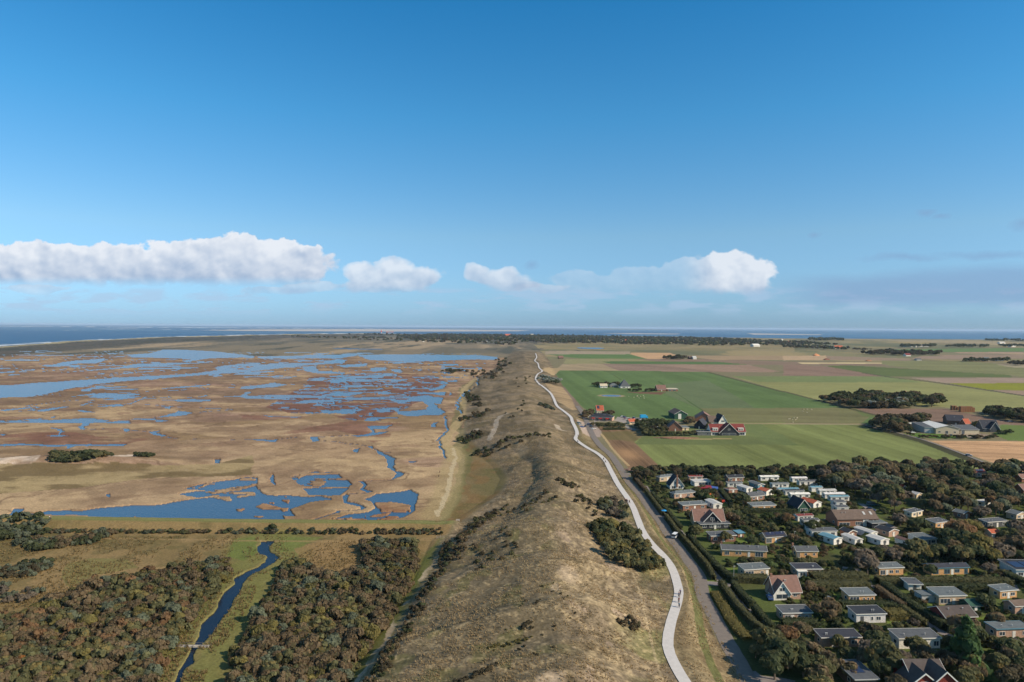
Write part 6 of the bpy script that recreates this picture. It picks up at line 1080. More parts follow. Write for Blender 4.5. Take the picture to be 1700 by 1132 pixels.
for a in [("hedge along the road's top end beside the park entrance", 'H', [(165, 178), (210, 230), (255, 278)], 2, 2, 'brown'), ("upper roadside hedge ending at the blue parasol", 'H', [(262, 285), (330, 380), (400, 474)], 1.5, 2, 'olive'), ("long roadside hedge from the parasol down to the junction", 'H', [(422, 490), (500, 600), (640, 760), (760, 900), (812, 1000)], 1.5, 2, 'olive'),
          ("inner lane hedge left of the long hipped bungalow", 'H', [(310, 310), (400, 420), (470, 500), (540, 590)], 1.6, 2.2, 'dark'), ("inner lane hedge left of the long orange bungalow", 'H', [(600, 650), (700, 770), (800, 870)], 1.8, 2.4, 'dark'), ("inner lane hedge left of the corner bungalow", 'H', [(815, 890), (900, 970), (985, 1030)], 2.2, 2.4, 'dark'),
          ("yellow green low hedge beside the road below the junction", 'J', [(840, 330), (900, 430), (970, 560), (1040, 650), (1110, 710)], 3.4, 1.0, 'yellow'), ("clipped hedge between the yellow hedge and the lane", 'J', [(885, 265), (1000, 430), (1150, 600), (1250, 675)], 1.9, 2.2, 'olive'), ("dark hedge right of the lane above its side entrance", 'J', [(990, 280), (1060, 370), (1150, 455)], 2, 2.4, 'dark'),
          ("dark hedge right of the lane below its side entrance", 'J', [(1165, 480), (1230, 560), (1310, 650)], 2, 2.4, 'dark'), ("wide flat hedge above the tiled cottage", 'J', [(990, 225), (1150, 232), (1300, 242)], 3.5, 2.2, 'olive'), ("hedge below the corner bungalow's patio", 'J', [(1010, 208), (1260, 210)], 2, 1.8, 'dark'),
          ("upper of two wide hedges left of the crossing lanes", 'K', [(-60, 215), (200, 214), (385, 212)], 5, 2.4, 'olive'), ("lower of two wide hedges left of the crossing lanes", 'K', [(-60, 290), (150, 288), (392, 280)], 5, 2.4, 'olive'), ("long hedge below the blue fascia bungalow", 'K', [(490, 250), (900, 252), (1580, 262)], 4, 2.4, 'olive'), ("hedge behind the large grey bungalow and the wide lawn", 'K', [(850, 292), (1200, 296), (1560, 300)], 3, 2.0, 'dark'),
          ("brown topped hedge left of the diagonal lane", 'K', [(480, 310), (580, 385), (690, 460)], 2.2, 2.2, 'brown'), ("dark hedge right of the diagonal lane", 'K', [(540, 280), (700, 405), (840, 500), (1040, 625)], 2.4, 2.4, 'dark'), ("hedge between the patio bungalow and the black roofed one", 'K', [(180, 440), (420, 436), (690, 455)], 3, 1.8, 'dark'), ("olive block hedge beside the small square lawn", 'K', [(565, 525), (705, 530)], 5, 2.2, 'yellow'),
          ("short hedge continuing the lane left of the grey shrubs", 'K', [(700, 480), (790, 540), (870, 600)], 2, 2, 'olive'), ("hedge right of the lane above the ribbed white bungalow", 'K', [(980, 560), (1060, 610), (1110, 660)], 2, 2, 'dark'), ("hedge at the far right below the white villa", 'I', [(1520, 970), (1600, 1010), (1700, 1050)], 3, 2.2, 'dark'), ("tall green hedge beside the silver mobile home", 'I', [(345, 690), (380, 670), (400, 650)], 2.5, 2, 'green'),
          ("hedge left of the play lawn lane", 'H', [(865, 275), (910, 330), (960, 400)], 2.2, 2, 'dark'), ("hedge above the orange brick bungalow with solar panels", 'H', [(1060, 445), (1350, 450), (1480, 455)], 3, 2, 'dark'), ("hedge below the ribbed roof bungalow", 'J', [(1400, 600), (1680, 605)], 4, 2, 'dark'), ("hedge running from barn down to the mobile homes", 'H', [(1560, 560), (1620, 620), (1680, 680)], 2, 2, 'dark'),
          ("low dark hedge around the orchard behind the restaurant road", 'L', [(430, 652), (580, 652)], 2, 1.6, 'dark')]:
    hedge(*a)
# ---- tufts of marram and tall grass, one mass
g = np.random.default_rng(3); n = 30000
vs = []; k1 = g.uniform(-1, 1, n) ; Yt = 1 / g.uniform(1 / 640, 1 / 135, n); lf1 = np.interp(Yt, G_LF[1], G_LF[0]); pa1 = np.interp(Yt, G_PA[1], G_PA[0]); rd1 = np.interp(Yt, G_RD[1], G_RD[0])
Xt = lf1 + 2 + (rd1 - 3.2 - lf1) * g.uniform(0, 1, n); ok = (np.abs(Xt - pa1) > 2.6); cl = fbm(Xt / 9, Yt / 9, 3, 601); ok &= cl + .25 * g.random(n) > .58; Xt, Yt = Xt[ok], Yt[ok]; Zt = height(Xt[None], Yt[None])[0]; n = len(Xt)
def tufts(name, Xt, Yt, Zt, s0, s1, c1, c2, nb=5):
    n = len(Xt); out = []; C = []
    for b in range(nb):
        a = g.uniform(0, 6.28, n); s = g.uniform(s0, s1, n); lean = g.uniform(.2, .7, n) * s; w = .16 * s
        bx, by = np.cos(a), np.sin(a); p = np.stack([Xt, Yt, Zt - .05], 1); d = np.stack([bx, by, bx * 0], 1); t = np.stack([-by, bx, bx * 0], 1)
        out.append(np.stack([p - t * w[:, None], p + t * w[:, None], p + d * lean[:, None] + t * w[:, None] * .4 + np.array([0, 0, 1]) * s[:, None], p + d * lean[:, None] * .8 - t * w[:, None] * .4 + np.array([0, 0, 1]) * s[:, None] * .95], 1))
        m = g.random(n)[:, None]; C.append(np.repeat(((np.array(alb(c1)) * m + np.array(alb(c2)) * (1 - m)))[:, None], 4, 1))
    V = np.concatenate(out).reshape(-1, 3); return tag(np_mesh(name, V, np.arange(len(V)).reshape(-1, 4), GRASS, np.concatenate(C).reshape(-1, 3)), kind='stuff')
tufts("marram_grass", Xt, Yt, Zt, .25, .6, (190, 172, 138), (166, 148, 116))
n = 26000; Yt = 1 / g.uniform(1 / 300, 1 / 150, n); Xt = g.uniform(-.80, -.12, n) * Yt; okr = inpoly(W2('E', [(-400, 60), (1700, 45), (1690, 100), (1600, 200), (1300, 240), (900, 300), (600, 440), (200, 560), (-500, 620)]), Xt, Yt) | inpoly(W2('F', [(820, 160), (1000, 60), (1180, 60), (1240, 110), (1220, 200), (1000, 290), (860, 230)]), Xt, Yt) | (dline(STREAM, Xt, Yt) < 6)
okr &= (dline(STREAM, Xt, Yt) > .5) & ~inpoly(STREAM, Xt, Yt); okr &= fbm(Xt / 12, Yt / 12, 3, 611) > .42; Xt, Yt = Xt[okr], Yt[okr]; Zt = height(Xt[None], Yt[None])[0]
tufts("reed_grass", Xt, Yt, Zt, .4, .9, (156, 134, 98), (122, 112, 78), 4)
# ================================================================ SMALL THINGS
def tire(M, x, y, z, r, w, axis='y'): M.tube((x, y - w / 2, z), (x, y + w / 2, z), r, r, 12)
def car(label, col, X, Y, rz, van=False, z=None):
    o = empty("parked_van" if van else "parked_car", (X, Y, (hz(X, Y) if z is None else z) + .06), rz); tag(o, label, "van" if van else "car", "vehicles parked or driving in the landscape")
    Lc, Wc = (2.6, .95) if van else (2.15, .86); P = mat("car paint " + col[0], col[1], rough=.3, noise=.03, spec=.6)
    b = [(-Lc, .35), (Lc, .35), (Lc, .75), (Lc * .55 if not van else Lc * .8, .95), (-Lc, .98 if not van else 1.1)]
    MB().prism(b, -Wc, Wc, 'y').build("body", P, o, .06)
    if van: cb = [(-Lc * .98, 1.09), (Lc * .78, .96), (Lc * .5, 1.9), (-Lc * .98, 1.95)]
    else: cb = [(-Lc * .95, .97), (Lc * .5, .94), (Lc * .12, 1.45), (-Lc * .7, 1.45)]
    MB().prism(cb, -Wc * .88, Wc * .88, 'y').build("windows", GLASS, o, .04); zt = 1.95 if van else 1.45; MB().box(-Lc * (.97 if van else .68), Lc * (.48 if van else .1), -Wc * .86, Wc * .86, zt - .02, zt + .05).build("car_roof", P, o, .02)
    for sx in (-.62, .62):
        for sy in (-1, 1): m = MB(); tire(m, Lc * sx, sy * (Wc - .1), .33, .33, .22); m.build("wheel", mat("tyre rubber", (40, 40, 42), rough=.9), o)
    for sy in (-1, 1): MB().box(Lc - .02, Lc + .03, sy * .55 - .16, sy * .55 + .16, .6, .74).build("headlight", pm('LG'), o)
    return o
CC_ = dict(blue=('blue', (66, 92, 150)), navy=('navy', (44, 56, 92)), dark=('dark', (50, 54, 60)), white=('white', (226, 228, 230)), silver=('silver', (170, 176, 184)), teal=('teal', (50, 92, 104)), red=('red', (150, 52, 56)), grey=('grey', (110, 116, 124)))
for z, p, c, rz, lb, v in [('T', (225, 505), 'teal', 20, "teal car at the top of the left parking row", 0), ('T', (248, 535), 'silver', 20, "silver car in the middle of the left parking row", 0), ('T', (278, 565), 'blue', 20, "blue car at the lower end of the left parking row", 0), ('T', (335, 515), 'dark', 80, "dark car on the road between both parking rows", 0),
                           ('T', (408, 480), 'navy', 20, "navy car at the top of the right parking row by the hedge", 0), ('T', (450, 525), 'dark', 20, "black car in the middle of the right parking row", 0), ('T', (485, 563), 'white', 10, "white car at the lower end of the right parking row", 0),
                           ('T', (1030, 352), 'navy', 10, "navy car in the farm yard beside the orange roofed kiosk", 0), ('T', (995, 345), 'white', 5, "white car farthest left in the farm yard", 0), ('T', (1060, 372), 'red', 8, "dark red car in the farm yard", 0), ('T', (1090, 392), 'white', 5, "white van in the farm yard", 1), ('T', (1195, 375), 'navy', 60, "dark blue van in the middle of the farm yard", 1), ('T', (1218, 392), 'silver', 30, "silver car beside the dark blue van", 0), ('T', (1330, 400), 'white', 10, "low white car in front of the blue truck", 0),
                           ('M', (915, 760), 'white', 5, "white car on the grass left of the cream hall", 0), ('M', (1160, 782), 'silver', 60, "silver car in front of the white roofed hall", 0), ('M', (1186, 780), 'grey', 60, "grey car beside the silver one before the hall", 0), ('M', (1310, 922), 'silver', -35, "silver car driving on the farm road past the stubble field", 0), ('M', (1605, 684), 'grey', 0, "grey vehicle by the right wood edge on the ploughed field", 1), ('H', (497, 650), 'white', 60, "white van standing on the verge beside the park road", 1),
                           ('I', (425, 432), 'navy', -50, "dark blue car on the lane above the carport", 0), ('J', (1290, 372), 'blue', 80, "blue car left of the tiled cottage", 0), ('I', (430, 392), 'teal', 10, "teal blue van parked under trees above the barn", 1), ('K', (60, 372), 'silver', 90, "white car parked left of the patio bungalow lawn", 0)]:
    q = at(z, p); car(lb, CC_[c], q.x, q.y, R(rz), v)
# blue truck
q = at('T', (1370, 372)); o = empty("truck", (q.x, q.y, .05), R(10)); tag(o, "bright blue box truck at the right end of the farm yard", "truck"); BLU = mat("truck blue", (40, 150, 210), rough=.5)
MB().box(-4, 2, -1.2, 1.2, 1.0, 4.0).build("cargo_box", BLU, o, .05); MB().prism([(2.1, .6), (4.0, .6), (4.0, 1.6), (3.6, 2.8), (2.1, 2.8)], -1.15, 1.15, 'y').build("cab", BLU, o, .05); MB().box(-4, 4, -.5, .5, .6, 1.0).build("chassis", pm('DK'), o); MB().box(3.3, 3.95, -1.17, 1.17, 1.7, 2.3).build("windscreen", GLASS, o)
for sx in (-3, -1.9, 3): 
    for sy in (-1, 1): m = MB(); tire(m, sx, sy, .5, .5, .3); m.build("wheel", mat("tyre rubber", (40, 40, 42)), o)
# ---- people
def skin_mesh(name, joints, edges, radii):
    me = bpy.data.meshes.new(name); me.from_pydata(joints, edges, []); o = bpy.data.objects.new(name, me); COL.objects.link(o)
    o.modifiers.new("s", 'SKIN'); 
    for v, r in zip(me.skin_vertices[0].data, radii): v.radius = (r, r)
    me.skin_vertices[0].data[0].use_root = True; s = o.modifiers.new("d", 'SUBSURF'); s.levels = 1; s.render_levels = 1
    dg = bpy.context.evaluated_depsgraph_get(); m2 = bpy.data.meshes.new_from_object(o.evaluated_get(dg)); bpy.data.objects.remove(o); m2.name = name
    for p in m2.polygons: p.use_smooth = True
    return m2
ED = [(0, 1), (1, 2), (2, 3), (3, 4), (2, 5), (5, 6), (6, 7), (2, 8), (8, 9), (9, 10), (0, 11), (11, 12), (12, 13), (13, 14), (0, 15), (15, 16), (16, 17), (17, 18)]
RAD = [.15, .14, .15, .06, .105, .07, .05, .035, .07, .05, .035, .10, .075, .05, .045, .10, .075, .05, .045]
RIDE = [(0, 0, .98), (.12, 0, 1.2), (.28, 0, 1.42), (.33, 0, 1.54), (.38, 0, 1.68), (.28, .2, 1.38), (.42, .24, 1.14), (.6, .22, 1.06), (.28, -.2, 1.38), (.42, -.24, 1.14), (.6, -.22, 1.06),
        (.06, .1, .92), (.42, .11, .78), (.22, .11, .38), (.34, .11, .33), (.06, -.1, .92), (.36, -.11, .6), (.12, -.11, .22), (.24, -.11, .17)]
WALK = [(0, 0, .95), (0, 0, 1.15), (.02, 0, 1.4), (.03, 0, 1.52), (.05, 0, 1.66), (.02, .2, 1.37), (-.1, .24, 1.1), (.0, .24, .86), (.02, -.2, 1.37), (.12, -.24, 1.1), (.26, -.22, .9),
        (0, .1, .88), (.16, .1, .5), (.2, .1, .08), (.34, .1, .04), (0, -.1, .88), (-.1, -.1, .48), (-.26, -.1, .1), (-.14, -.1, .04)]
M_R = skin_mesh("person", RIDE, ED, RAD); M_W = skin_mesh("person", WALK, ED, RAD)
def jacket_of(J):
    ix = [0, 1, 2, 5, 6, 8, 9]; mp = {k: i for i, k in enumerate(ix)}
    return skin_mesh("jacket", [J[i] for i in ix], [(mp[a], mp[b]) for a, b in ED if a in mp and b in mp], [.17, .165, .17, .12, .08, .12, .08])
J_R, J_W = jacket_of(RIDE), jacket_of(WALK)
def legs_of(J):
    ix = [0, 11, 12, 13, 15, 16, 17]; mp = {k: i for i, k in enumerate(ix)}; return skin_mesh("trousers", [J[i] for i in ix], [(mp[a], mp[b]) for a, b in ED if a in mp and b in mp], [.165, .115, .09, .065, .115, .09, .065])
L_R, L_W = legs_of(RIDE), legs_of(WALK)
SKIN = mat("skin", (200, 156, 132), rough=.6, noise=.03); HAIR = mat("hair", (84, 66, 52), rough=.9)
hair = MB(); hair.tube((0, 0, 0), (0, 0, .1), .115, .05, 10); HM = hair.build("hair", HAIR).data
def dressed(src, m): c = src.copy(); c.materials.clear(); c.materials.append(m); return c
for me in (M_R, M_W): me.materials.append(SKIN)
GP = "people on the paths"
def person(X, Y, rz, ride, jc, tc, label, dz=0):
    z = hz(X, Y) + dz; o = bpy.data.objects.new("person", M_R if ride else M_W); COL.objects.link(o); o.location = (X, Y, z); o.rotation_euler = (0, 0, rz); tag(o, label, "person", GP)
    for nm, me, c in (("jacket", J_R if ride else J_W, jc), ("trousers", L_R if ride else L_W, tc)):
        k = bpy.data.objects.new(nm, dressed(me, mat("cloth %d %d %d" % c, c, rough=.9))); COL.objects.link(k); k.parent = o
    h = bpy.data.objects.new("hair", HM); COL.objects.link(h); h.parent = o; h.location = (.37, 0, 1.69) if ride else (.04, 0, 1.67)
    return o
bpy.data.objects.remove(next(x for x in COL.objects if x.data == HM))
def bicycle(X, Y, rz, label, dz=0):
    o = empty("bicycle", (X, Y, hz(X, Y) + dz), rz); tag(o, label, "bicycle", "bicycles on the cycle path"); K_ = mat("bicycle frame", (40, 42, 50), rough=.5)
    for wx in (-.45, .62):
        bm = bmesh.new(); me = bpy.data.meshes.new("wheel"); n, k = 18, 5; vs = []
        for i in range(n):
            a = 2 * math.pi * i / n
            for j in range(k): b = 2 * math.pi * j / k; vs.append(bm.verts.new((wx + (.33 + .025 * math.cos(b)) * math.cos(a), .025 * math.sin(b), .35 + (.33 + .025 * math.cos(b)) * math.sin(a))))
        for i in range(n):
            for j in range(k): bm.faces.new([vs[i * k + j], vs[((i + 1) % n) * k + j], vs[((i + 1) % n) * k + (j + 1) % k], vs[i * k + (j + 1) % k]])
        bm.to_mesh(me); bm.free(); me.materials.append(mat("tyre rubber", (40, 40, 42))); w_ = bpy.data.objects.new("wheel", me); COL.objects.link(w_); w_.parent = o
    f = MB()
    for p, q_ in [((-.45, 0, .35), (.05, 0, .32)), ((.05, 0, .32), (-.08, 0, .9)), ((-.45, 0, .35), (-.06, 0, .78)), ((.05, 0, .32), (.5, 0, .82)), ((-.06, 0, .78), (.48, 0, .86)), ((.62, 0, .35), (.48, 0, 1.0))]: f.tube(p, q_, .02, .02, 6)
    f.build("frame", K_, o); MB().tube((.52, -.25, 1.05), (.52, .25, 1.05), .02, .02, 6).tube((.48, 0, .98), (.52, 0, 1.06), .02).build("handlebar", K_, o); MB().box(-.22, .06, -.08, .08, .88, .95).build("saddle", K_, o, .02)
def rider(z, p, zz, rz, jc, tc, label, blabel):
    q = at(z, p, zz); person(q.x, q.y, rz, True, jc, tc, label, .12); bicycle(q.x, q.y, rz, blabel, .12)
A_ = R(88)
rider('J', (548, 338), 4, A_, (40, 60, 110), (40, 44, 54), "cyclist in dark blue jacket, farthest of the four on the lower bend", "bicycle under the farthest rider on the lower bend"); rider('J', (538, 362), 4, R(96), (60, 84, 120), (36, 38, 46), "cyclist in grey-blue, second of the four on the lower bend", "bicycle under the second rider on the lower bend")
rider('J', (533, 402), 4, R(-88), (110, 66, 60), (36, 38, 46), "cyclist in dark red jacket, third of the four on the lower bend", "bicycle under the dark red rider"); rider('J', (538, 446), 4, R(85), (40, 110, 140), (40, 44, 54), "cyclist in bright teal jacket, nearest of the four on the lower bend", "bicycle under the teal rider")
for i, (p, c, w) in enumerate([((90, 362), (60, 66, 76), "farthest left"), ((98, 364), (96, 90, 92), "second from left"), ((107, 366), (46, 54, 80), "in navy in the middle"), ((124, 372), (74, 64, 62), "at the right edge")]):
    rider('H', p, 4, R(115), c, (44, 46, 56), "cyclist " + w + " of the group beside the dark scrub on the path", "bicycle of the rider " + w + " in the group beside the scrub")
rider('L', (435, 868), 3.2, R(130), (52, 64, 96), (40, 42, 52), "cyclist in blue, upper of two beyond the meadow bend", "bicycle of the upper rider beyond the meadow bend"); rider('L', (448, 888), 3.2, R(130), (50, 50, 60), (40, 42, 52), "cyclist in black, lower of two beyond the meadow bend", "bicycle of the lower rider beyond the meadow bend")
rider('T', (210, 690), 3, R(100), (120, 120, 160), (60, 62, 80), "cyclist in pale lilac at the kink by the parking area", "bicycle of the lilac rider at the kink"); rider('T', (205, 790), 3, R(130), (70, 84, 130), (50, 52, 70), "cyclist in blue just below the kink by the parking area", "bicycle of the blue rider below the kink")
for z, p, c, t, lb in [('D', (1130, 586), (60, 60, 66), (40, 40, 50), "walker in dark clothes standing on the grassy dike top"), ('D', (878, 484), (120, 60, 50), (60, 50, 50), "person in a red-brown coat by the small creek bend"), ('D', (1402, 192), (150, 80, 70), (50, 50, 60), "walker in red at the marsh edge path"), ('D', (1396, 222), (90, 60, 60), (50, 50, 60), "walker in brown at the marsh edge path"),
                      ('C', (333, 505), (226, 226, 228), (40, 60, 110), "person in a white top on the left dike"), ('C', (342, 506), (150, 120, 100), (60, 60, 70), "person in a tan coat next to the white top on the left dike"), ('T', (150, 412), (216, 160, 60), (60, 60, 70), "person in a yellow jacket where the path meets the parking"), ('T', (160, 425), (190, 60, 50), (60, 60, 70), "person in a red jacket where the path meets the parking")]:
    q = at(z, p, 2.6 if z in 'DC' and p[1] > 480 else (3 if z == 'T' else .3)); person(q.x, q.y, R(200), False, c, t, lb, .05)
# ---- footbridge over the stream
q = at('E', (1370, 832)); o = empty("footbridge", (q.x, q.y, .35)); tag(o, "grey plank footbridge with rails crossing the stream", "footbridge"); WDm = mat("weathered timber", (176, 170, 164), rough=.9)
d = MB()
for i in range(30): d.box(-4.2 + i * .28, -3.95 + i * .28, -.5, .5, .25, .33)
d.build("deck", WDm, o); MB().box(-4.3, 4.2, -.5, -.38, 0, .25).box(-4.3, 4.2, .38, .5, 0, .25).build("beam", WDm, o)
for s in (-1, 1):
    r = MB().box(-4.3, 4.2, s * .6 - .03, s * .6 + .03, .86, .93)
    for i in range(5): r.box(-4.25 + i * 2.08, -4.15 + i * 2.08, s * .6 - .05, s * .6 + .05, .2, .86)
    r.build("railing", mat("grey rail", (112, 106, 98), rough=.9), o)
def fence(label, z, pts, zz=0, h=1.0, post=3.0, m=WDm, rails=1, name="post_fence", grp=None):
    P = [at(z, p, zz) for p in pts]; o = empty(name, (P[0].x, P[0].y, 0)); tag(o, label, "fence", grp); po = MB(); ra = MB(); prev = None
    for a, b in zip(P[:-1], P[1:]):
        n = max(1, int((b - a).length / post))
        for i in range(n + 1):
            c = a.lerp(b, i / n); g_ = hz(c.x, c.y) - .1; l = c - P[0]; po.box(l.x - .06, l.x + .06, l.y - .06, l.y + .06, g_, g_ + h + .1); top = Vector((l.x, l.y, g_ + h))
            if prev is not None and (top - prev).length > .1:
                for k in range(rails): ra.tube(prev - Vector((0, 0, .1 + k * .4)), top - Vector((0, 0, .1 + k * .4)), .04, .04, 4)
            prev = top
    po.build("post", m, o); ra.build("rail", m, o); return o
fence("left approach fence of the footbridge", 'E', [(1250, 830), (1325, 830)], .3, .8, 2.5, mat("grey rail")); fence("right approach fence of the footbridge", 'E', [(1415, 826), (1495, 824)], .3, .8, 2.5, mat("grey rail")); fence("grey gate fence where the sandy path meets the dike", 'D', [(1382, 660), (1432, 662)], .3, 1.2, 1.5, rails=3)
fence("pale post fence below the restaurant hedge", 'T', [(510, 535), (700, 540), (1000, 545), (1090, 545)], 0, 2, 4, mat("pale posts", (176, 160, 110)), 2); fence("thin fence beside the dune path near the scrub", 'J', [(175, 372), (225, 376)], 6, .8, 2)
# kissing benches, lamp posts, parasol, slide, trampoline sail, bales, pole
def bench(label, z, p, zz, rz=0):
    q = at(z, p, zz); o = empty("bench", (q.x, q.y, hz(q.x, q.y)), rz); tag(o, label, "bench")
    MB().box(-.9, .9, -.22, .22, .42, .5).build("seat", WDm, o); MB().box(-.9, .9, .2, .26, .55, .95).build("backrest", WDm, o)
    for s in (-.75, .75): MB().box(s - .05, s + .05, -.2, .25, -.05, .55).build("leg", WDm, o)
bench("grey bench beside the dark scrub on top of the near dune", 'N', (600, 612), 8); bench("bench at the dike corner by the marsh path", 'D', (1530, 545), 2)
def lamp(label, z, p, h=5):
    q = at(z, p); o = empty("street_lamp", (q.x, q.y, hz(q.x, q.y))); tag(o, label, "street lamp", "lamp posts"); MB().tube((0, 0, -.1), (0, 0, h), .09, .06, 8).build("pole", pm('LG'), o); MB().box(-.1, .5, -.1, .1, h, h + .12).build("lamp_head", pm('LG'), o)
for a in [("lamp post at the corner of the junction hedge", 'J', (990, 240), 6), ("lamp post in the restaurant hedge", 'T', (503, 500), 7), ("lamp post beside the rightmost wood lawn", 'I', (1470, 470), 6), ("lamp post by the orange bungalow's garden", 'H', (1470, 700), 5)]: lamp(*a)
q = at('H', (405, 465)); o = empty("parasol", (q.x, q.y, 0)); tag(o, "bright blue parasol at the roadside hedge opening", "parasol"); MB().tube((0, 0, 0), (0, 0, 2.4), .04).build("pole", pm('LG'), o)
c = MB(); n = 8; c.add([(1.5 * math.cos(i * math.pi / 4), 1.5 * math.sin(i * math.pi / 4), 2.1) for i in range(n)] + [(0, 0, 2.6), (0, 0, 2.5)], [(i, (i + 1) % n, n) for i in range(n)] + [((i + 1) % n, i, n + 1) for i in range(n)]); c.build("canopy", mat("parasol blue", (50, 150, 220)), o)
q = at('H', (402, 478)); o = empty("notice_board", (q.x + .9, q.y, 0)); tag(o, "small pale gate post beside the blue parasol", "gate post"); MB().box(-.2, .2, -.2, .2, 0, 1.3).build("post", pm('ST'), o); MB().box(-.26, .26, -.26, .26, 1.3, 1.42).build("cap", pm('W'), o)
q = at('H', (800, 345)); o = empty("playground_slide", (q.x, q.y, 0), R(30)); tag(o, "orange playground slide on the small lawn", "slide"); om = mat("slide orange", (236, 120, 40), rough=.5)
MB().prism([(-2.4, 2.6), (-1.6, 2.6), (1.8, .35), (2.6, .3), (2.6, .42), (1.85, .5), (-1.55, 2.8), (-2.4, 2.8)], -.4, .4, 'y').build("chute", om, o); MB().box(-2.6, -1.6, -.6, .6, 1.9, 2.0).build("platform", WDm, o); MB().prism([(-2.7, 3.4), (-1.5, 3.4), (-2.1, 4.1)], -.7, .7, 'y').build("canopy", om, o)
for sx in (-2.6, -1.7):
    for sy in (-.55, .55): MB().box(sx - .05, sx + .05, sy - .05, sy + .05, 0, 3.4).build("leg", WDm, o)
q = at('H', (775, 250)); o = empty("bouncing_cushion", (q.x, q.y, 0), R(-10)); tag(o, "red and blue bouncing cushion above the play lawn", "air cushion")
for u0, u1, cc3, nm in [(-6, 1.2, (150, 50, 56), "red_half"), (1.2, 5, (70, 100, 170), "blue_half")]:
    xs = np.linspace(u0, u1, 7); pr = [(x, .2 + .9 * math.cos(x / 6.5 * 1.4)) for x in xs]; MB().prism([(u0, 0)] + pr + [(u1, 0)], -3, 3, 'y').build(nm, mat("cushion " + nm, cc3, rough=.5), o)
q = at('H', (890, 372)); o = empty("play_tower", (q.x, q.y, 0)); tag(o, "small red play panel right of the pale mobile home", "play panel"); MB().box(-.7, .7, -.1, .1, .5, 1.8).build("panel", mat("play red", (206, 70, 50)), o); MB().box(-.7, -.6, -.06, .06, 0, .5).box(.6, .7, -.06, .06, 0, .5).build("leg", WDm, o)
BAL = mat("straw bale", (140, 104, 78), rough=1, noise=.25, scale=1.5, bump=.5)
def stack(label, z, p0, p1, nz, ny, name="bale_stack"):
    a, b = at(z, p0), at(z, p1); n = max(2, int((b - a).length / 2.5)); i0 = 0; gl = label
    for k in range(nz):
        for j in range(ny):
            for i in range(n - (k == nz - 1)):
                if k < nz - 1 and 0 < j < ny - 1 and 0 < i < n - 1: continue
                c = a.lerp(b, (i + .5) / n); o = MB().box(-1.2, 1.2, -.6, .6, 0, 1.22).build("straw_bale", BAL, None, .06); o.location = (c.x, c.y + j * 1.26, k * 1.25 + .05); tag(o, ("top layer " if k == nz - 1 else "bottom layer " if k == 0 else "middle layer ") + "straw bale of the " + gl, "straw bale", "straw bales of the " + gl)
stack("left brown stack by the long wood", 'M', (1190, 598), (1246, 600), 4, 3); stack("right dark stack by the ploughed field", 'M', (1250, 612), (1352, 612), 5, 3)
def heap(name, label, cat, z, p, rx, ry, h, col):
    q = at(z, p); n, k = 20, 6; vs = []; fs = []
    for j in range(k):
        t = j / (k - 1)
        for i in range(n): a = 2 * math.pi * i / n; w = 1 + .2 * math.sin(3 * a + j) ; vs.append((rx * (1 - t ** 1.6) * math.cos(a) * w, ry * (1 - t ** 1.6) * math.sin(a) * w, h * t))
    for j in range(k - 1):
        for i in range(n): fs.append((j * n + i, j * n + (i + 1) % n, (j + 1) * n + (i + 1) % n, (j + 1) * n + i))
    o = MB().add(vs, fs).build(name, mat("heap " + str(col), col, rough=1, noise=.3, scale=.8, bump=.5), smooth=True); o.location = (q.x, q.y, hz(q.x, q.y) - .05); tag(o, label, cat)
heap("soil_heap", "long brown soil heap in front of the guesthouse hedge", "soil heap", 'Q', (700, 740), 18, 4, 1.4, (128, 96, 80)); heap("soil_heap", "grey rubble heap beside the cream hall yard", "rubble heap", 'M', (1400, 780), 9, 3, 2, (120, 108, 98)); heap("soil_heap", "earth bank at the corner of the brown strip and park", "earth bank", 'H', (150, 100), 6, 4, 1.2, (140, 112, 96)); heap("soil_heap", "far orange straw clamp on the stubble field", "straw clamp", 'M', (232, 215), 12, 5, 8, (196, 140, 104)); heap("soil_heap", "brown straw clamp left on the far stubble field", "straw clamp", 'M', (305, 243), 10, 4, 5, (120, 80, 70)); heap("soil_heap", "brown straw clamp on the far field's right side", "straw clamp", 'M', (600, 252), 10, 4, 4, (150, 110, 84))
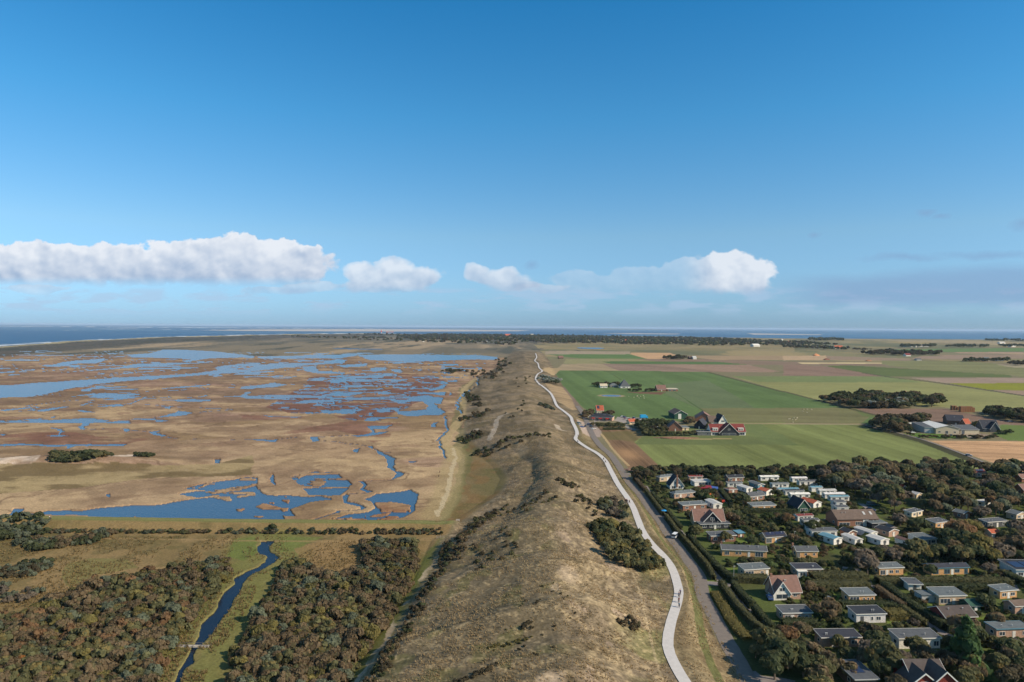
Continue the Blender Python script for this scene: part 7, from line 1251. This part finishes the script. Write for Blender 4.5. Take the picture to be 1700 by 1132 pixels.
# sheep in the pastures
sj = [(0, 0, .62), (.3, 0, .66), (-.35, 0, .64), (.5, 0, .85), (.68, 0, .86), (.25, .13, .3), (.25, .13, .02), (.25, -.13, .3), (.25, -.13, .02), (-.33, .13, .32), (-.3, .13, .02), (-.33, -.13, .32), (-.3, -.13, .02)]
SHM = skin_mesh("sheep", sj, [(0, 1), (0, 2), (1, 3), (3, 4), (1, 5), (5, 6), (1, 7), (7, 8), (2, 9), (9, 10), (2, 11), (11, 12)], [.3, .27, .28, .14, .09, .09, .05, .09, .05, .09, .05, .09, .05]); SHM.materials.append(mat("wool", (214, 206, 184), rough=1))
rs_ = random.Random(9)
for z, x0, x1, y0, y1, n, w in [('M', 30, 110, 655, 690, 12, "on the olive pasture above the bright green field"), ('M', 130, 210, 595, 620, 7, "higher on the olive pasture"), ('L', 600, 720, 412, 432, 12, "on the green field below the open shed")]:
    for i in range(n):
        q = at(z, (rs_.uniform(x0, x1), rs_.uniform(y0, y1))); o = bpy.data.objects.new("sheep", SHM); COL.objects.link(o); o.location = (q.x, q.y, hz(q.x, q.y)); o.rotation_euler = (0, 0, rs_.uniform(0, 6)); tag(o, "woolly sheep grazing " + w, "sheep", "sheep " + w)
# picnic tables on the restaurant terrace / bike stands
for i, (x, y) in enumerate([(560, 408), (620, 412), (680, 415), (150, 350), (200, 345), (180, 372), (235, 368)]):
    q = at('T', (x, y)); o = empty("picnic_table", (q.x, q.y, hz(q.x, q.y))); tag(o, ["left", "middle", "right", "upper left", "upper right", "lower left", "lower right"][i] + " dark picnic table " + ("on the restaurant terrace" if i < 3 else "by the cycle path entrance"), "picnic table", "picnic tables")
    TM = mat("dark table", (84, 78, 80)); MB().box(-1, 1, -.4, .4, .7, .78).build("tabletop", TM, o); 
    for s in (-1, 1): MB().box(-1, 1, s * .75 - .15, s * .75 + .15, .42, .48).build("bench_seat", TM, o)
    for s in (-.7, .7): MB().box(s - .06, s + .06, -.85, .85, .36, .42).box(s - .05, s + .05, -.3, .3, 0, .7).build("leg", TM, o)
